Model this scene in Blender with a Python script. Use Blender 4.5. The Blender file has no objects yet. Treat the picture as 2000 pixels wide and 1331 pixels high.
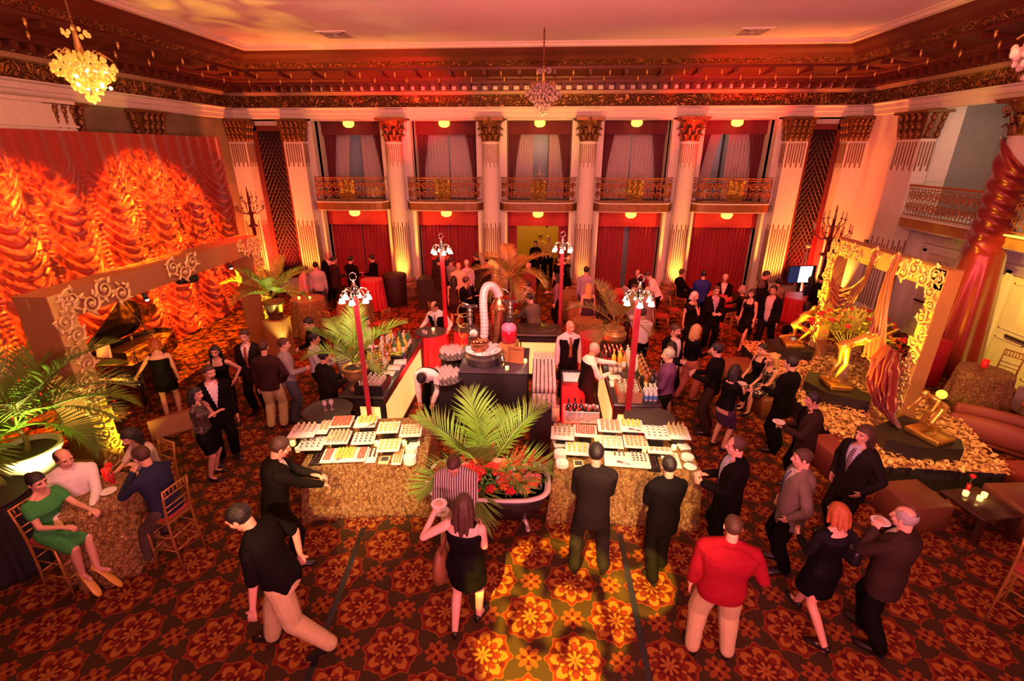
import bpy, math, random
import numpy as np
from mathutils import Vector, Matrix
R = math.radians
PI = math.pi
random.seed(7)
RNG = np.random.default_rng(11)
SC = bpy.context.scene
COL = SC.collection

# ------------------------------------------------------------------ camera, world, exposure
cam = bpy.data.cameras.new('camera')
cam.sensor_width = 36.0
cam.lens = 945.0 / 2000.0 * 36.0
cam.clip_end = 200
camo = bpy.data.objects.new('camera', cam)
camo.location = (0, 0, 4.95)
camo.rotation_euler = (R(90 - 21.4), 0, R(3.5))
COL.objects.link(camo)
SC.camera = camo
W = bpy.data.worlds.new('world')
SC.world = W
W.use_nodes = True
W.node_tree.nodes['Background'].inputs[0].default_value = (1.0, 0.42, 0.22, 1)
W.node_tree.nodes['Background'].inputs[1].default_value = 0.02
vs = SC.view_settings
vs.view_transform = 'Standard'
vs.look = 'None'
vs.gamma = 1
vs.use_curve_mapping = False
vs.exposure = -0.5
SC.cycles.max_bounces = 6
SC.cycles.diffuse_bounces = 2
SC.cycles.glossy_bounces = 2
SC.cycles.transmission_bounces = 4
SC.cycles.transparent_max_bounces = 8
SC.cycles.adaptive_threshold = 0.06
SC.cycles.sample_clamp_indirect = 3.0
SC.cycles.caustics_reflective = False
SC.cycles.caustics_refractive = False
SC.cycles.blur_glossy = 1.0

AMBER = (1.0, 0.36, 0.04)
ORANGE = (1.0, 0.25, 0.03)
RED = (1.0, 0.02, 0.015)
YELLOW = (1.0, 0.62, 0.03)
WARM = (1.0, 0.62, 0.30)
SALMON = (1.0, 0.40, 0.22)


def lamp(name, kind, loc, color, power, target=None, size=0.1, angle=60, blend=0.5, sy=None):
    L = bpy.data.lights.new(name, kind)
    L.color = color
    L.energy = power
    if kind == 'AREA':
        L.shape = 'RECTANGLE'
        L.size = size
        L.size_y = sy or size
    else:
        L.shadow_soft_size = size
    if kind == 'SPOT':
        L.spot_size = R(angle)
        L.spot_blend = blend
    o = bpy.data.objects.new(name, L)
    o.location = loc
    if target is not None:
        d = Vector(target) - Vector(loc)
        o.rotation_euler = d.to_track_quat('-Z', 'Y').to_euler()
    COL.objects.link(o)
    return o


def gobo(o, scale, lo, hi, detail=3.0, distort=1.0, stretch=(1, 1, 1)):
    """a patterned metal disc in the lantern: breaks the beam into patches"""
    L = o.data
    L.use_nodes = True
    nt = L.node_tree
    em = nt.nodes['Emission']
    tc = nt.nodes.new('ShaderNodeTexCoord')
    mp = nt.nodes.new('ShaderNodeMapping')
    mp.inputs['Scale'].default_value = stretch
    mp.inputs['Location'].default_value = (3.3, 1.7, 5.1)
    no = nt.nodes.new('ShaderNodeTexNoise')
    no.inputs['Scale'].default_value = scale
    no.inputs['Detail'].default_value = detail
    no.inputs['Distortion'].default_value = distort
    cr = nt.nodes.new('ShaderNodeMapRange')
    cr.inputs['From Min'].default_value = lo
    cr.inputs['From Max'].default_value = hi
    nt.links.new(tc.outputs['Normal'], mp.inputs[0])
    nt.links.new(mp.outputs[0], no.inputs[0])
    nt.links.new(no.outputs[0], cr.inputs[0])
    nt.links.new(cr.outputs[0], em.inputs['Strength'])


# --- house lights: warm floods on the camera-side balcony; an area light added to wash the ceiling
lamp('balcony_flood', 'AREA', (0, -2.2, 6.8), (1.0, 0.30, 0.045), 270, (0, 9, 1), 7, sy=1.2)
lamp('ceiling_wash', 'AREA', (1.0, -1.0, 3.2), (1.0, 0.23, 0.33), 1500, (1.0, 9, 9.5), 5, sy=1.0)
lamp('ceiling_wash_red', 'SPOT', (7.5, 2.0, 3.5), (1.0, 0.05, 0.05), 2200, (4.5, 10.5, 7.7), .3, 80, .9)
o = lamp('ceiling_gobo_amber', 'SPOT', (-9.2, 6.5, 3.6), (1.0, 0.50, 0.02), 2600, (-6.6, 12.2, 7.7), .05, 34, .6)
gobo(o, 9, .42, .62)
# red floods washing the cornice of the far wall
for x in (-3.6, 4.6):
    lamp('cornice_red_wash', 'SPOT', (x, 14.6, 3.4), RED, 3600, (x * 1.25, 17.4, 7.0), .1, 62, .9)
lamp('frieze_amber', 'SPOT', (0, 9.5, 3.4), (1.0, .5, .06), 2600, (-.1, 17.4, 6.4), .1, 34, .9)
for x in (-9.4, 9.0):
    lamp('corner_red_uplight', 'SPOT', (x, 16.4, .25), (1.0, .05, .02), 3000, (x, 17.5, 4.2), .08, 85, .8)
# amber uplights at the feet of the columns
for x, p in ((-8.45, 240), (-5.0, 420), (-1.76, 100), (1.43, 100), (4.69, 420), (8.0, 380), (-10.0, 380), (9.75, 420)):
    lamp('column_uplight', 'SPOT', (x, 16.35, .18), AMBER, p * 3, (x, 17.25, 4.0), .05, 75, .7)
# light coming down on the far wall
lamp('far_wall_wash', 'AREA', (-.3, 6.0, 6.6), (1.0, 0.26, 0.19), 680, (-.3, 17.5, 4.2), 6, sy=.6)
lamp('left_balcony_wash', 'AREA', (-8.5, 4.5, 5.6), (1.0, .36, .10), 120, (-10.6, 10, 6.2), 1, sy=.5)
# stage curtain: patterned orange lanterns rigged high in front of it
CG = (1.0, .22, .009)
for y0, y1, p, sc in ((11.6, 12.6, 24000, 46), (8.0, 8.9, 28000, 42)):
    o = lamp('curtain_gobo_wash', 'SPOT', (-6.7, y0, 7.0), CG, p, (-10.0, y1, 2.1), .02, 54, .5)
    gobo(o, sc * .8, .43, .61, 1.5, 1.4, (1, 1, .6))
o = lamp('curtain_gobo_circle', 'SPOT', (-6.9, 10.6, 2.2), CG, 5000, (-10.0, 12.7, 1.5), .01, 38, .1)
gobo(o, 34, .46, .53, 1, .6)
# gilded portals: yellow lamps at their feet
lamp('portal_lamp', 'SPOT', (-6.1, 11.95, .15), YELLOW, 520, (-7.06, 11.55, 1.5), .05, 70, .8)
lamp('portal_lamp', 'SPOT', (-6.3, 6.35, .3), YELLOW, 260, (-7.2, 6.9, .8), .05, 80, .9)
for y, ty in ((8.3, 8.5), (10.6, 10.5)):
    lamp('portal_lamp', 'SPOT', (5.2, y, .7), YELLOW, 1300, (6.5, ty, 1.75), .05, 74, .8)
# right-hand wall
lamp('door_amber_gobo', 'SPOT', (7.6, 8.6, 5.0), (1.0, .62, .06), 2600, (10.65, 11.0, 1.5), .03, 36, .4)
lamp('right_column_red', 'SPOT', (8.6, 10.4, .3), RED, 110, (9.6, 11.4, 2.2), .05, 80, .8)
lamp('right_wall_wash', 'AREA', (5.0, 6.0, 6.4), (1.0, .34, .12), 110, (10.0, 14, 4), 2, sy=.6)
# carpet: yellow gobo lanterns behind the camera
o = lamp('carpet_gobo', 'SPOT', (-1.5, -1.8, 6.9), (1.0, .60, .03), 34000, (.2, 4.05, 0), .02, 11.5, .25)
gobo(o, 26, .36, .50, 1, .6)
o = lamp('carpet_gobo', 'SPOT', (0, -1.5, 6.9), (1.0, .60, .03), 26000, (1.35, 4.55, 0), .02, 5, .3)
gobo(o, 40, .38, .50, 1, .6, (.4, 1, 1))
# pin spots from the ceiling
for loc, tgt, p, a, c in (((-1.6, 1.2, 7.3), (-2.45, 6.0, .7), 5600, 17, (1.0, .70, .38)), ((0.6, 1.2, 7.3), (1.25, 6.0, .7), 5600, 17, (1.0, .70, .38)),
                          ((-.65, 3.0, 7.3), (-.7, 6.1, 1.0), 5200, 14, (1.0, .75, .32)),
                          ((-.65, 4.5, 7.3), (-.8, 8.8, 1.5), 2000, 15, (1.0, .55, .40)),
                          ((-2.0, 4.4, 7.3), (-2.9, 8.5, 1.1), 2000, 17, WARM), ((.8, 4.4, 7.3), (1.6, 8.2, 1.1), 2600, 17, (1.0, .66, .25)),
                          ((5.2, 3.4, 7.3), (6.0, 8.2, .5), 3000, 34, (1.0, .48, .10))):
    lamp('pin_spot', 'SPOT', loc, c, p, tgt, .05, a, .6)
# red glow inside the bar
for x, y in ((-1.9, 8.1), (.55, 8.6), (.9, 7.3), (-1.9, 9.6)):
    lamp('bar_red_glow', 'POINT', (x, y, .5), RED, 260, size=.15)
# palm uplights
for loc, tgt, p in (((-6.2, 10.7, .15), (-6.4, 11.1, 2.0), 160), ((-6.5, 5.0, .3), (-7.5, 5.7, 1.6), 400)):
    lamp('palm_uplight', 'SPOT', loc, (1.0, .82, .25), p * 2.2, tgt, .04, 70, .7)
lamp('urn_palm_lamp', 'SPOT', (-2.2, 7.6, 3.4), (1.0, .85, .3), 160, (-3.1, 7.6, 1.8), .04, 50, .7)
# foyer beyond the middle doorway
lamp('foyer_lamp', 'POINT', (-.2, 21.0, 2.6), (1.0, .50, .04), 260, size=.2)
for x in (-6.6, -3.35, -.17, 3.1, 6.4):
    lamp('balcony_room_lamp', 'POINT', (x, 19.4, 5.2), (1.0, .50, .42), 12, size=.3)
lamp('right_balcony_room_lamp', 'POINT', (11.4, 12.6, 5.4), (1.0, .70, .50), 60, size=.4)
# red wash over the far half of the carpet
for x in (-6.0, -1.0, 4.5):
    lamp('far_floor_red_wash', 'SPOT', (x, 9.6, 7.2), (1.0, .03, .015), 4200, (x, 13.6, 0), .3, 62, .9)
lamp('guest_table_fill', 'SPOT', (-3.2, 2.0, 7.2), (1.0, .50, .16), 900, (-5.6, 4.8, .8), .05, 16, .8)  # fill spot added to lighten the seated guests' gold cloth
for x in (-2.45, 1.25):
    lamp('table_front_fill', 'SPOT', (x * .5, -1.8, 6.4), (1.0, .52, .16), 6500, (x, 5.5, .5), .05, 15, .7)  # added from behind the camera to brighten the dessert cloth fronts
lamp('glass_fill', 'SPOT', (-1.9, 5.2, 7.2), (1.0, .50, .38), 3000, (-1.75, 8.5, 1.0), .05, 15, .6)  # added fill so the wine glasses on the trays show up
lamp('glass_fill', 'SPOT', (.3, 5.2, 7.2), (1.0, .40, .34), 3000, (.1, 8.2, 1.0), .05, 14, .6)  # added fill for the rows of flutes
lamp('flower_fill', 'SPOT', (4.8, 5.0, 7.3), (1.0, .68, .16), 2600, (6.45, 9.75, 1.5), .05, 13, .6)  # extra spot added to brighten the flower spray


# ------------------------------------------------------------------ shader helpers
class E_:
    """a scalar expression built from Math nodes"""
    def __init__(s, nt, sock):
        s.nt, s.k = nt, sock

    def op(s, o, b=None, c=None):
        n = s.nt.nodes.new('ShaderNodeMath')
        n.operation = o
        for i, x in enumerate((s, b, c)):
            if x is None:
                continue
            if isinstance(x, E_):
                s.nt.links.new(x.k, n.inputs[i])
            else:
                n.inputs[i].default_value = x
        return E_(s.nt, n.outputs[0])
    def __add__(s, b): return s.op('ADD', b)
    def __sub__(s, b): return s.op('SUBTRACT', b)
    def __mul__(s, b): return s.op('MULTIPLY', b)
    def __truediv__(s, b): return s.op('DIVIDE', b)
    def lt(s, b): return s.op('LESS_THAN', b)
    def gt(s, b): return s.op('GREATER_THAN', b)
    def sin(s): return s.op('SINE')
    def cos(s): return s.op('COSINE')
    def abs(s): return s.op('ABSOLUTE')
    def rnd(s): return s.op('ROUND')


def srgb(h):
    h = h.lstrip('#')
    c = [int(h[i:i + 2], 16) / 255 for i in (0, 2, 4)]
    return tuple(x / 12.92 if x <= .04045 else ((x + .055) / 1.055) ** 2.4 for x in c)


MATS = {}


def mat(name, col, rough=0.6, metal=0.0, emit=None, estr=0.0, var=0.12, vscale=8.0, bump=0.0, bscale=40.0,
        trans=0.0, sheen=0.0, spec=0.5, alpha=1.0, aniso=None, coat=0.0):
    if name in MATS:
        return MATS[name]
    m = bpy.data.materials.new(name)
    m.use_nodes = True
    nt = m.node_tree
    b = nt.nodes['Principled BSDF']
    b.inputs['Base Color'].default_value = (*col, 1)
    b.inputs['Roughness'].default_value = rough
    b.inputs['Metallic'].default_value = metal
    b.inputs['Specular IOR Level'].default_value = spec
    b.inputs['Transmission Weight'].default_value = trans
    b.inputs['Sheen Weight'].default_value = sheen
    b.inputs['Coat Weight'].default_value = coat
    b.inputs['Alpha'].default_value = alpha
    if emit is not None:
        b.inputs['Emission Color'].default_value = (*emit, 1)
        b.inputs['Emission Strength'].default_value = estr
    if var > 0 or bump > 0:
        tc = nt.nodes.new('ShaderNodeTexCoord')
    if var > 0:
        no = nt.nodes.new('ShaderNodeTexNoise')
        no.inputs['Scale'].default_value = vscale
        no.inputs['Detail'].default_value = 2
        mx = nt.nodes.new('ShaderNodeMix')
        mx.data_type = 'RGBA'
        mx.inputs[6].default_value = (*[max(0, c * (1 - var)) for c in col], 1)
        mx.inputs[7].default_value = (*[min(1, c * (1 + var)) for c in col], 1)
        nt.links.new(tc.outputs['Object'], no.inputs[0])
        nt.links.new(no.outputs[0], mx.inputs[0])
        nt.links.new(mx.outputs[2], b.inputs['Base Color'])
    if bump > 0:
        n2 = nt.nodes.new('ShaderNodeTexNoise')
        n2.inputs['Scale'].default_value = bscale
        n2.inputs['Detail'].default_value = 3
        bp = nt.nodes.new('ShaderNodeBump')
        bp.inputs['Strength'].default_value = bump
        bp.inputs['Distance'].default_value = 0.02
        nt.links.new(tc.outputs['Object'], n2.inputs[0])
        nt.links.new(n2.outputs[0], bp.inputs['Height'])
        nt.links.new(bp.outputs[0], b.inputs['Normal'])
    MATS[name] = m
    return m


# ------------------------------------------------------------------ mesh builder
class MB:
    def __init__(s):
        s.v, s.f, s.m, s.sm, s.n = [], [], [], [], 0
        s.mi = 0
        s.T = None
        s.smooth = True

    def add(s, V, F, smooth=None):
        V = np.asarray(V, float).reshape(-1, 3)
        if s.T is not None:
            V = V @ s.T[:3, :3].T + s.T[:3, 3]
        s.v.append(V)
        o = s.n
        s.f += [tuple(i + o for i in f) for f in F]
        s.m += [s.mi] * len(F)
        s.sm += [s.smooth if smooth is None else smooth] * len(F)
        s.n += len(V)
        return s

    def box(s, c, d, rz=0.0, taper=1.0, M=None):
        x, y, z = [k / 2 for k in d]
        V = np.array([[-x, -y, -z], [x, -y, -z], [x, y, -z], [-x, y, -z],
                      [-x * taper, -y * taper, z], [x * taper, -y * taper, z], [x * taper, y * taper, z], [-x * taper, y * taper, z]])
        if rz:
            k, q = math.cos(rz), math.sin(rz)
            V = V @ np.array([[k, q, 0], [-q, k, 0], [0, 0, 1]])
        if M is not None:
            V = V @ np.asarray(M).T
        return s.add(V + np.array(c), [(3, 2, 1, 0), (4, 5, 6, 7), (0, 1, 5, 4), (1, 2, 6, 5), (2, 3, 7, 6), (3, 0, 4, 7)], False)

    def bx(s, a, b):
        a, b = np.array(a, float), np.array(b, float)
        return s.box((a + b) / 2, np.abs(b - a))

    def rbox(s, c, d, r=0.02, rz=0.0):
        """box with rounded vertical edges and eased top"""
        x, y, z = [k / 2 for k in d]
        r = min(r, x * .9, y * .9)
        P = []
        for cx, cy, a0 in ((x - r, y - r, 0), (-x + r, y - r, 90), (-x + r, -y + r, 180), (x - r, -y + r, 270)):
            for k in range(4):
                a = R(a0 + 30 * k)
                P.append((cx, cy, math.cos(a), math.sin(a)))
        e = min(r, z) * .6
        rings = []
        for zz, rr in ((-z, r - e), (-z + e, r), (z - e, r), (z, r - e)):
            rings.append([(cx + rr * ca, cy + rr * sa, zz) for cx, cy, ca, sa in P])
        k, q = math.cos(rz), math.sin(rz)
        rings = [[(px * k - py * q + c[0], px * q + py * k + c[1], pz + c[2]) for px, py, pz in g] for g in rings]
        return s.loft(rings, caps=True)

    def loft(s, rings, caps=True, closed=True):
        n = len(rings[0])
        V = np.array(rings, float).reshape(-1, 3)
        F = []
        for i in range(len(rings) - 1):
            for j in range(n if closed else n - 1):
                k = (j + 1) % n
                F.append((i * n + j, i * n + k, (i + 1) * n + k, (i + 1) * n + j))
        if caps:
            F.append(tuple(range(n - 1, -1, -1)))
            F.append(tuple((len(rings) - 1) * n + j for j in range(n)))
        return s.add(V, F)

    def lathe(s, prof, n=20, c=(0, 0, 0), caps=True, wave=None):
        rings = []
        for r, z in prof:
            a = np.arange(n) * 2 * PI / n
            rr = r * (wave(a) if wave else 1.0)
            rings.append(np.stack([c[0] + rr * np.cos(a), c[1] + rr * np.sin(a), np.full(n, c[2] + z)], 1))
        return s.loft(rings, caps)

    def cyl(s, p0, p1, r0, r1=None, n=10, caps=True):
        return s.tube([p0, p1], [r0, r0 if r1 is None else r1], n, caps)

    def tube(s, P, r, n=8, caps=True, flat=None):
        P = np.array(P, float)
        m = len(P)
        r = np.broadcast_to(np.asarray(r, float), (m,))
        T = np.gradient(P, axis=0)
        T /= np.linalg.norm(T, axis=1, keepdims=True) + 1e-9
        up = np.array([0, 0, 1.0]) if abs(T[0][2]) < .9 else np.array([1.0, 0, 0])
        a = np.arange(n) * 2 * PI / n
        rings = []
        N = None
        for i in range(m):
            if N is None:
                N = np.cross(up, T[i])
            else:
                N = N - T[i] * (N @ T[i])
            N /= np.linalg.norm(N) + 1e-9
            B = np.cross(T[i], N)
            f = 1.0 if flat is None else flat
            rings.append(P[i] + r[i] * (np.cos(a)[:, None] * N + f * np.sin(a)[:, None] * B))
        return s.loft(rings, caps)

    def capsule(s, a, b, ra, rb, n=10, k=3):
        a, b = np.array(a, float), np.array(b, float)
        d = b - a
        L = np.linalg.norm(d)
        d = d / L if L > 1e-6 else np.array([0, 0, 1.0])
        P, r = [], []
        for i in range(k + 1):
            t = PI / 2 * i / k
            P.append(a - d * ra * math.cos(t)); r.append(max(ra * math.sin(t), ra * .05))
        for i in range(k, -1, -1):
            t = PI / 2 * i / k
            P.append(b + d * rb * math.cos(t)); r.append(max(rb * math.sin(t), rb * .05))
        return s.tube(P, r, n)

    def ball(s, c, r, nu=12, nv=8, M=None):
        r = np.broadcast_to(np.asarray(r, float), (3,))
        th = np.linspace(0.02, PI - .02, nv + 1)
        a = np.arange(nu) * 2 * PI / nu
        rings = []
        for t in th[::-1]:
            V = np.stack([math.sin(t) * np.cos(a) * r[0], math.sin(t) * np.sin(a) * r[1], np.full(nu, math.cos(t) * r[2])], 1)
            if M is not None:
                V = V @ np.asarray(M).T
            rings.append(V + np.array(c))
        return s.loft(rings)

    def grid(s, fn, nu, nv, wrap=False):
        """fn(u,v arrays)->(N,3); open sheet"""
        u = np.linspace(0, 1, nu + 1)
        v = np.linspace(0, 1, nv + 1)
        U, Vv = np.meshgrid(u, v)
        X = fn(U.ravel(), Vv.ravel())
        w = nu + 1
        F = [(j * w + i, j * w + i + 1, (j + 1) * w + i + 1, (j + 1) * w + i) for j in range(nv) for i in range(nu)]
        return s.add(X, F)

    def prism(s, poly, z0, z1):
        n = len(poly)
        V = [(x, y, z0) for x, y in poly] + [(x, y, z1) for x, y in poly]
        F = [tuple(range(n - 1, -1, -1)), tuple(range(n, 2 * n))] + [(i, (i + 1) % n, n + (i + 1) % n, n + i) for i in range(n)]
        return s.add(V, F, False)

    def plate(s, P, nrm, t):
        """flat polygon given 3d, thickened by t along nrm"""
        P = np.array(P, float)
        nrm = np.array(nrm, float)
        n = len(P)
        V = np.vstack([P, P + nrm * t])
        F = [tuple(range(n - 1, -1, -1)), tuple(range(n, 2 * n))] + [(i, (i + 1) % n, n + (i + 1) % n, n + i) for i in range(n)]
        return s.add(V, F, False)

    def mesh(s, name, mats):
        me = bpy.data.meshes.new(name)
        V = np.vstack(s.v) if s.v else np.zeros((0, 3))
        me.from_pydata(V.tolist(), [], s.f)
        for m in (mats if isinstance(mats, (list, tuple)) else [mats]):
            me.materials.append(m)
        me.polygons.foreach_set('material_index', s.m)
        me.polygons.foreach_set('use_smooth', s.sm)
        me.update()
        return me

    def build(s, name, mats, parent=None, loc=None, label=None, cat=None, group=None, kind=None):
        o = bpy.data.objects.new(name, s.mesh(name, mats))
        COL.objects.link(o)
        if parent is not None:
            o.parent = parent
        if loc is not None:
            o.location = loc
        tag(o, label, cat, group, kind)
        return o


def tag(o, label=None, cat=None, group=None, kind=None):
    for k, x in (('label', label), ('category', cat), ('group', group), ('kind', kind)):
        if x:
            o[k] = x
    return o


def thing(name, label, cat, loc=(0, 0, 0), rz=0.0, group=None):
    o = bpy.data.objects.new(name, None)
    o.empty_display_size = .1
    COL.objects.link(o)
    o.location = loc
    o.rotation_euler = (0, 0, rz)
    return tag(o, label, cat, group)


KIDS = {}


def dup(root, loc, rz=0.0, label=None, group=None, scale=None):
    r = root.copy()
    COL.objects.link(r)
    r.location = loc
    r.rotation_euler = (0, 0, rz)
    if scale:
        r.scale = (scale,) * 3
    if label:
        r['label'] = label
    if group:
        r['group'] = group
    if root.name not in KIDS:
        KIDS[root.name] = [(ch, list(ch.children)) for ch in root.children]
    for ch, gs in KIDS[root.name]:
        c = ch.copy()
        COL.objects.link(c)
        c.parent = r
        for g in gs:
            d = g.copy()
            COL.objects.link(d)
            d.parent = c
    return r


def place(proto, used, loc, rz=0.0, label=None, group=None, scale=None):
    """first call moves the prototype itself, later calls copy it"""
    if proto.name not in used:
        used.add(proto.name)
        _ = KIDS.setdefault(proto.name, [(ch, list(ch.children)) for ch in proto.children])
        proto.location = loc
        proto.rotation_euler = (0, 0, rz)
        if scale:
            proto.scale = (scale,) * 3
        if label:
            proto['label'] = label
        if group:
            proto['group'] = group
        return proto
    return dup(proto, loc, rz, label, group, scale)


USED = set()


def TM(loc=(0, 0, 0), rz=0.0, rx=0.0, ry=0.0, s=1.0):
    return np.array(Matrix.Translation(loc) @ Matrix.Rotation(rz, 4, 'Z') @ Matrix.Rotation(ry, 4, 'Y') @ Matrix.Rotation(rx, 4, 'X') @ Matrix.Scale(s, 4))


# pixel of the photograph (2000x1331) -> world point at height z
_c, _s = math.cos(R(21.4)), math.sin(R(21.4))
_cy, _sy = math.cos(R(3.5)), math.sin(R(3.5))
_M = np.array([[1, 0, 0], [0, -_s, -_c], [0, _c, -_s]]) @ np.array([[_cy, _sy, 0], [-_sy, _cy, 0], [0, 0, 1]])
CAMP = np.array([0, 0, 4.95])


def ray(x, y):
    return _M.T @ np.array([(x - 1000) / 945, (y - 665.5) / 945, 1.0])


def G(x, y, z=0.0):
    r = ray(x, y)
    return CAMP + r * ((z - 4.95) / r[2])


# ------------------------------------------------------------------ shared materials
WHITE_PLASTER = mat('cream_plaster', (0.74, 0.66, 0.55), .7, bump=.05)
GILT = mat('gilt', (0.62, 0.40, 0.10), .38, .75, bump=.3, bscale=30)
BRONZE = mat('dark_bronze_gilding', (0.20, 0.085, 0.03), .42, .55, bump=.6, bscale=18)
BLACK = mat('black_paint', (0.012, 0.011, 0.011), .45)
BLACKCLOTH = mat('black_cloth', (0.012, 0.010, 0.011), .85, bump=.1)
GOLD = mat('gold_metal', (0.85, 0.52, 0.10), .28, .9)
CHROME = mat('chrome', (0.75, 0.74, 0.72), .12, 1.0, var=0)
GLASS = mat('clear_glass', (1, 1, 1), .03, trans=1.0, var=0)
WHITE = mat('white_china', (0.82, 0.80, 0.76), .25, var=.03)
VELVET = mat('maroon_velvet', (0.13, 0.006, 0.012), .75, sheen=.4, bump=.08)
REDCLOTH = mat('red_cloth', (0.50, 0.012, 0.02), .55, sheen=.2)

# ================================================================== THE ROOM
YW = 17.5
XL, XR = -10.6, 10.1


def struct(name, mb, m, parent=None, label=None):
    return mb.build(name, m, parent, kind=None if parent else 'structure', label=label)


# ---- carpet: rosettes on a diagonal lattice
def carpet():
    m = bpy.data.materials.new('rosette_carpet')
    m.use_nodes = True
    nt = m.node_tree
    b = nt.nodes['Principled BSDF']
    b.inputs['Roughness'].default_value = .95
    b.inputs['Specular IOR Level'].default_value = .1
    tc = nt.nodes.new('ShaderNodeTexCoord')
    wob = nt.nodes.new('ShaderNodeTexNoise'); wob.inputs['Scale'].default_value = 9
    sp = nt.nodes.new('ShaderNodeSeparateXYZ')
    nt.links.new(tc.outputs['Object'], sp.inputs[0])
    nt.links.new(tc.outputs['Object'], wob.inputs[0])
    x, y = E_(nt, sp.outputs[0]), E_(nt, sp.outputs[1])
    P = .97
    u = (x + .04) * (1 / P)
    v = (y - 4.0) * (1 / P)
    a, bb = u + v, u - v

    def cell(off):
        ca = a + off; cb = bb + off
        da = ca - ca.rnd(); db = cb - cb.rnd()
        du = (da + db) * .5; dv = (da - db) * .5
        r = (du * du + dv * dv).op('SQRT')
        th = dv.op('ARCTAN2', du)
        return r, th
    r1, t1 = cell(0.0)
    r2, t2 = cell(.5)
    n8 = (t1 * 8).cos()
    n16 = (t1 * 16).cos()
    n4 = (t1 * 4 + .3).cos()
    w2 = nt.nodes.new('ShaderNodeTexNoise'); w2.inputs['Scale'].default_value = 45
    nt.links.new(tc.outputs['Object'], w2.inputs[0])
    w = E_(nt, wob.outputs[0]) * .03 + E_(nt, w2.outputs[0]) * .03 - .03
    r1 = r1 + w
    r2 = r2 + w
    # big rosette
    big = r1.lt(n8 * .02 + n16 * .012 + .305)
    rim = big - r1.lt(n8 * .02 + n16 * .012 + .292)
    ringa = (r1 - (n8 * .035 + .22)).abs().lt(.008)
    ringb = (r1 - (n8 * -.04 + .15)).abs().lt(.010)
    pet_o = ((t1 * 4).cos().abs() * .10 + .14)
    gold1 = (r1 - pet_o).abs().lt(.034)
    spot = ((t1 * 8 + PI).cos().gt(.55)) * ((r1 - .235).abs().lt(.028))
    pet_i = r1.lt((t1 * 4).cos().abs() * .085 + .02)
    spoke = ((t1 * 8 + PI).cos().gt(.4)) * ((r1 - .085).abs().lt(.035))
    eye = r1.lt(.022)
    # small flower
    n6 = (t2 * 4).cos().abs()
    sm = r2.lt(n6 * .055 + .085)
    smd = ((t2 * 4 + PI / 2).sin().gt(.35)) * ((r2 - .06).abs().lt(.028))
    sme = r2.lt(.022)

    def mix(fac, c1, c2):
        n = nt.nodes.new('ShaderNodeMix')
        n.data_type = 'RGBA'
        nt.links.new(fac.k, n.inputs[0])
        if isinstance(c1, tuple):
            n.inputs[6].default_value = (*c1, 1)
        else:
            nt.links.new(c1, n.inputs[6])
        n.inputs[7].default_value = (*c2, 1)
        return n.outputs[2]
    OL, RU, GO, OR, DK = (.044, .024, .009), (.13, .018, .007), (.27, .105, .018), (.20, .052, .011), (.065, .007, .005)
    c = mix(big, OL, RU)
    c = mix(rim, c, OR)
    c = mix(ringa, c, OR)
    c = mix(gold1 * big, c, GO)
    c = mix(ringb, c, DK)
    c = mix(spot, c, DK)
    c = mix(pet_i, c, GO)
    c = mix(spoke, c, DK)
    c = mix(eye, c, OR)
    c = mix(sm, c, OR)
    c = mix(smd, c, DK)
    c = mix(sme, c, GO)
    fz = nt.nodes.new('ShaderNodeTexNoise'); fz.inputs['Scale'].default_value = 160
    nt.links.new(tc.outputs['Object'], fz.inputs[0])
    hs = nt.nodes.new('ShaderNodeHueSaturation')
    nt.links.new(c, hs.inputs['Color'])
    k = E_(nt, fz.outputs[0]) * 1.2 + .4
    nt.links.new(k.k, hs.inputs['Value'])
    nt.links.new(hs.outputs[0], b.inputs['Base Color'])
    return m


struct('floor', MB().bx((XL - 1, -4, -.1), (XR + 3, 26, 0)), carpet())
tape = mat('black_floor_tape', (.012, .011, .010), .35)
for (x0, y0), (x1, y1) in (((-2.42, 5.25), (-2.2, 2.6)), ((1.17, 5.35), (1.18, 2.6))):
    mb = MB(); mb.plate([(x0 - .035, y0, .002), (x1 - .035, y1, .002), (x1 + .035, y1, .002), (x0 + .035, y0, .002)], (0, 0, 1), .004)
    side = 'below the left dessert table' if x0 < 0 else 'below the right dessert table'
    mb.build('floor_tape', tape, label='strip of black tape on the carpet running toward the viewer ' + side, cat='tape', group='black floor tapes')

# ---- ceiling
ceil = mat('ceiling_paint', (.80, .75, .73), .85, var=.04, vscale=.6)
struct('ceiling', MB().bx((XL - .5, -4, 7.78), (XR + .5, YW + .5, 7.95)), ceil)

# ---- cornice that runs round three walls: profile (distance from the wall, height)
DRED = mat('dark_stained_cornice', (.105, .022, .012), .5, .2, bump=.3, bscale=14)
TAN = mat('tan_moulding', (.36, .22, .12), .5)


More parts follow.
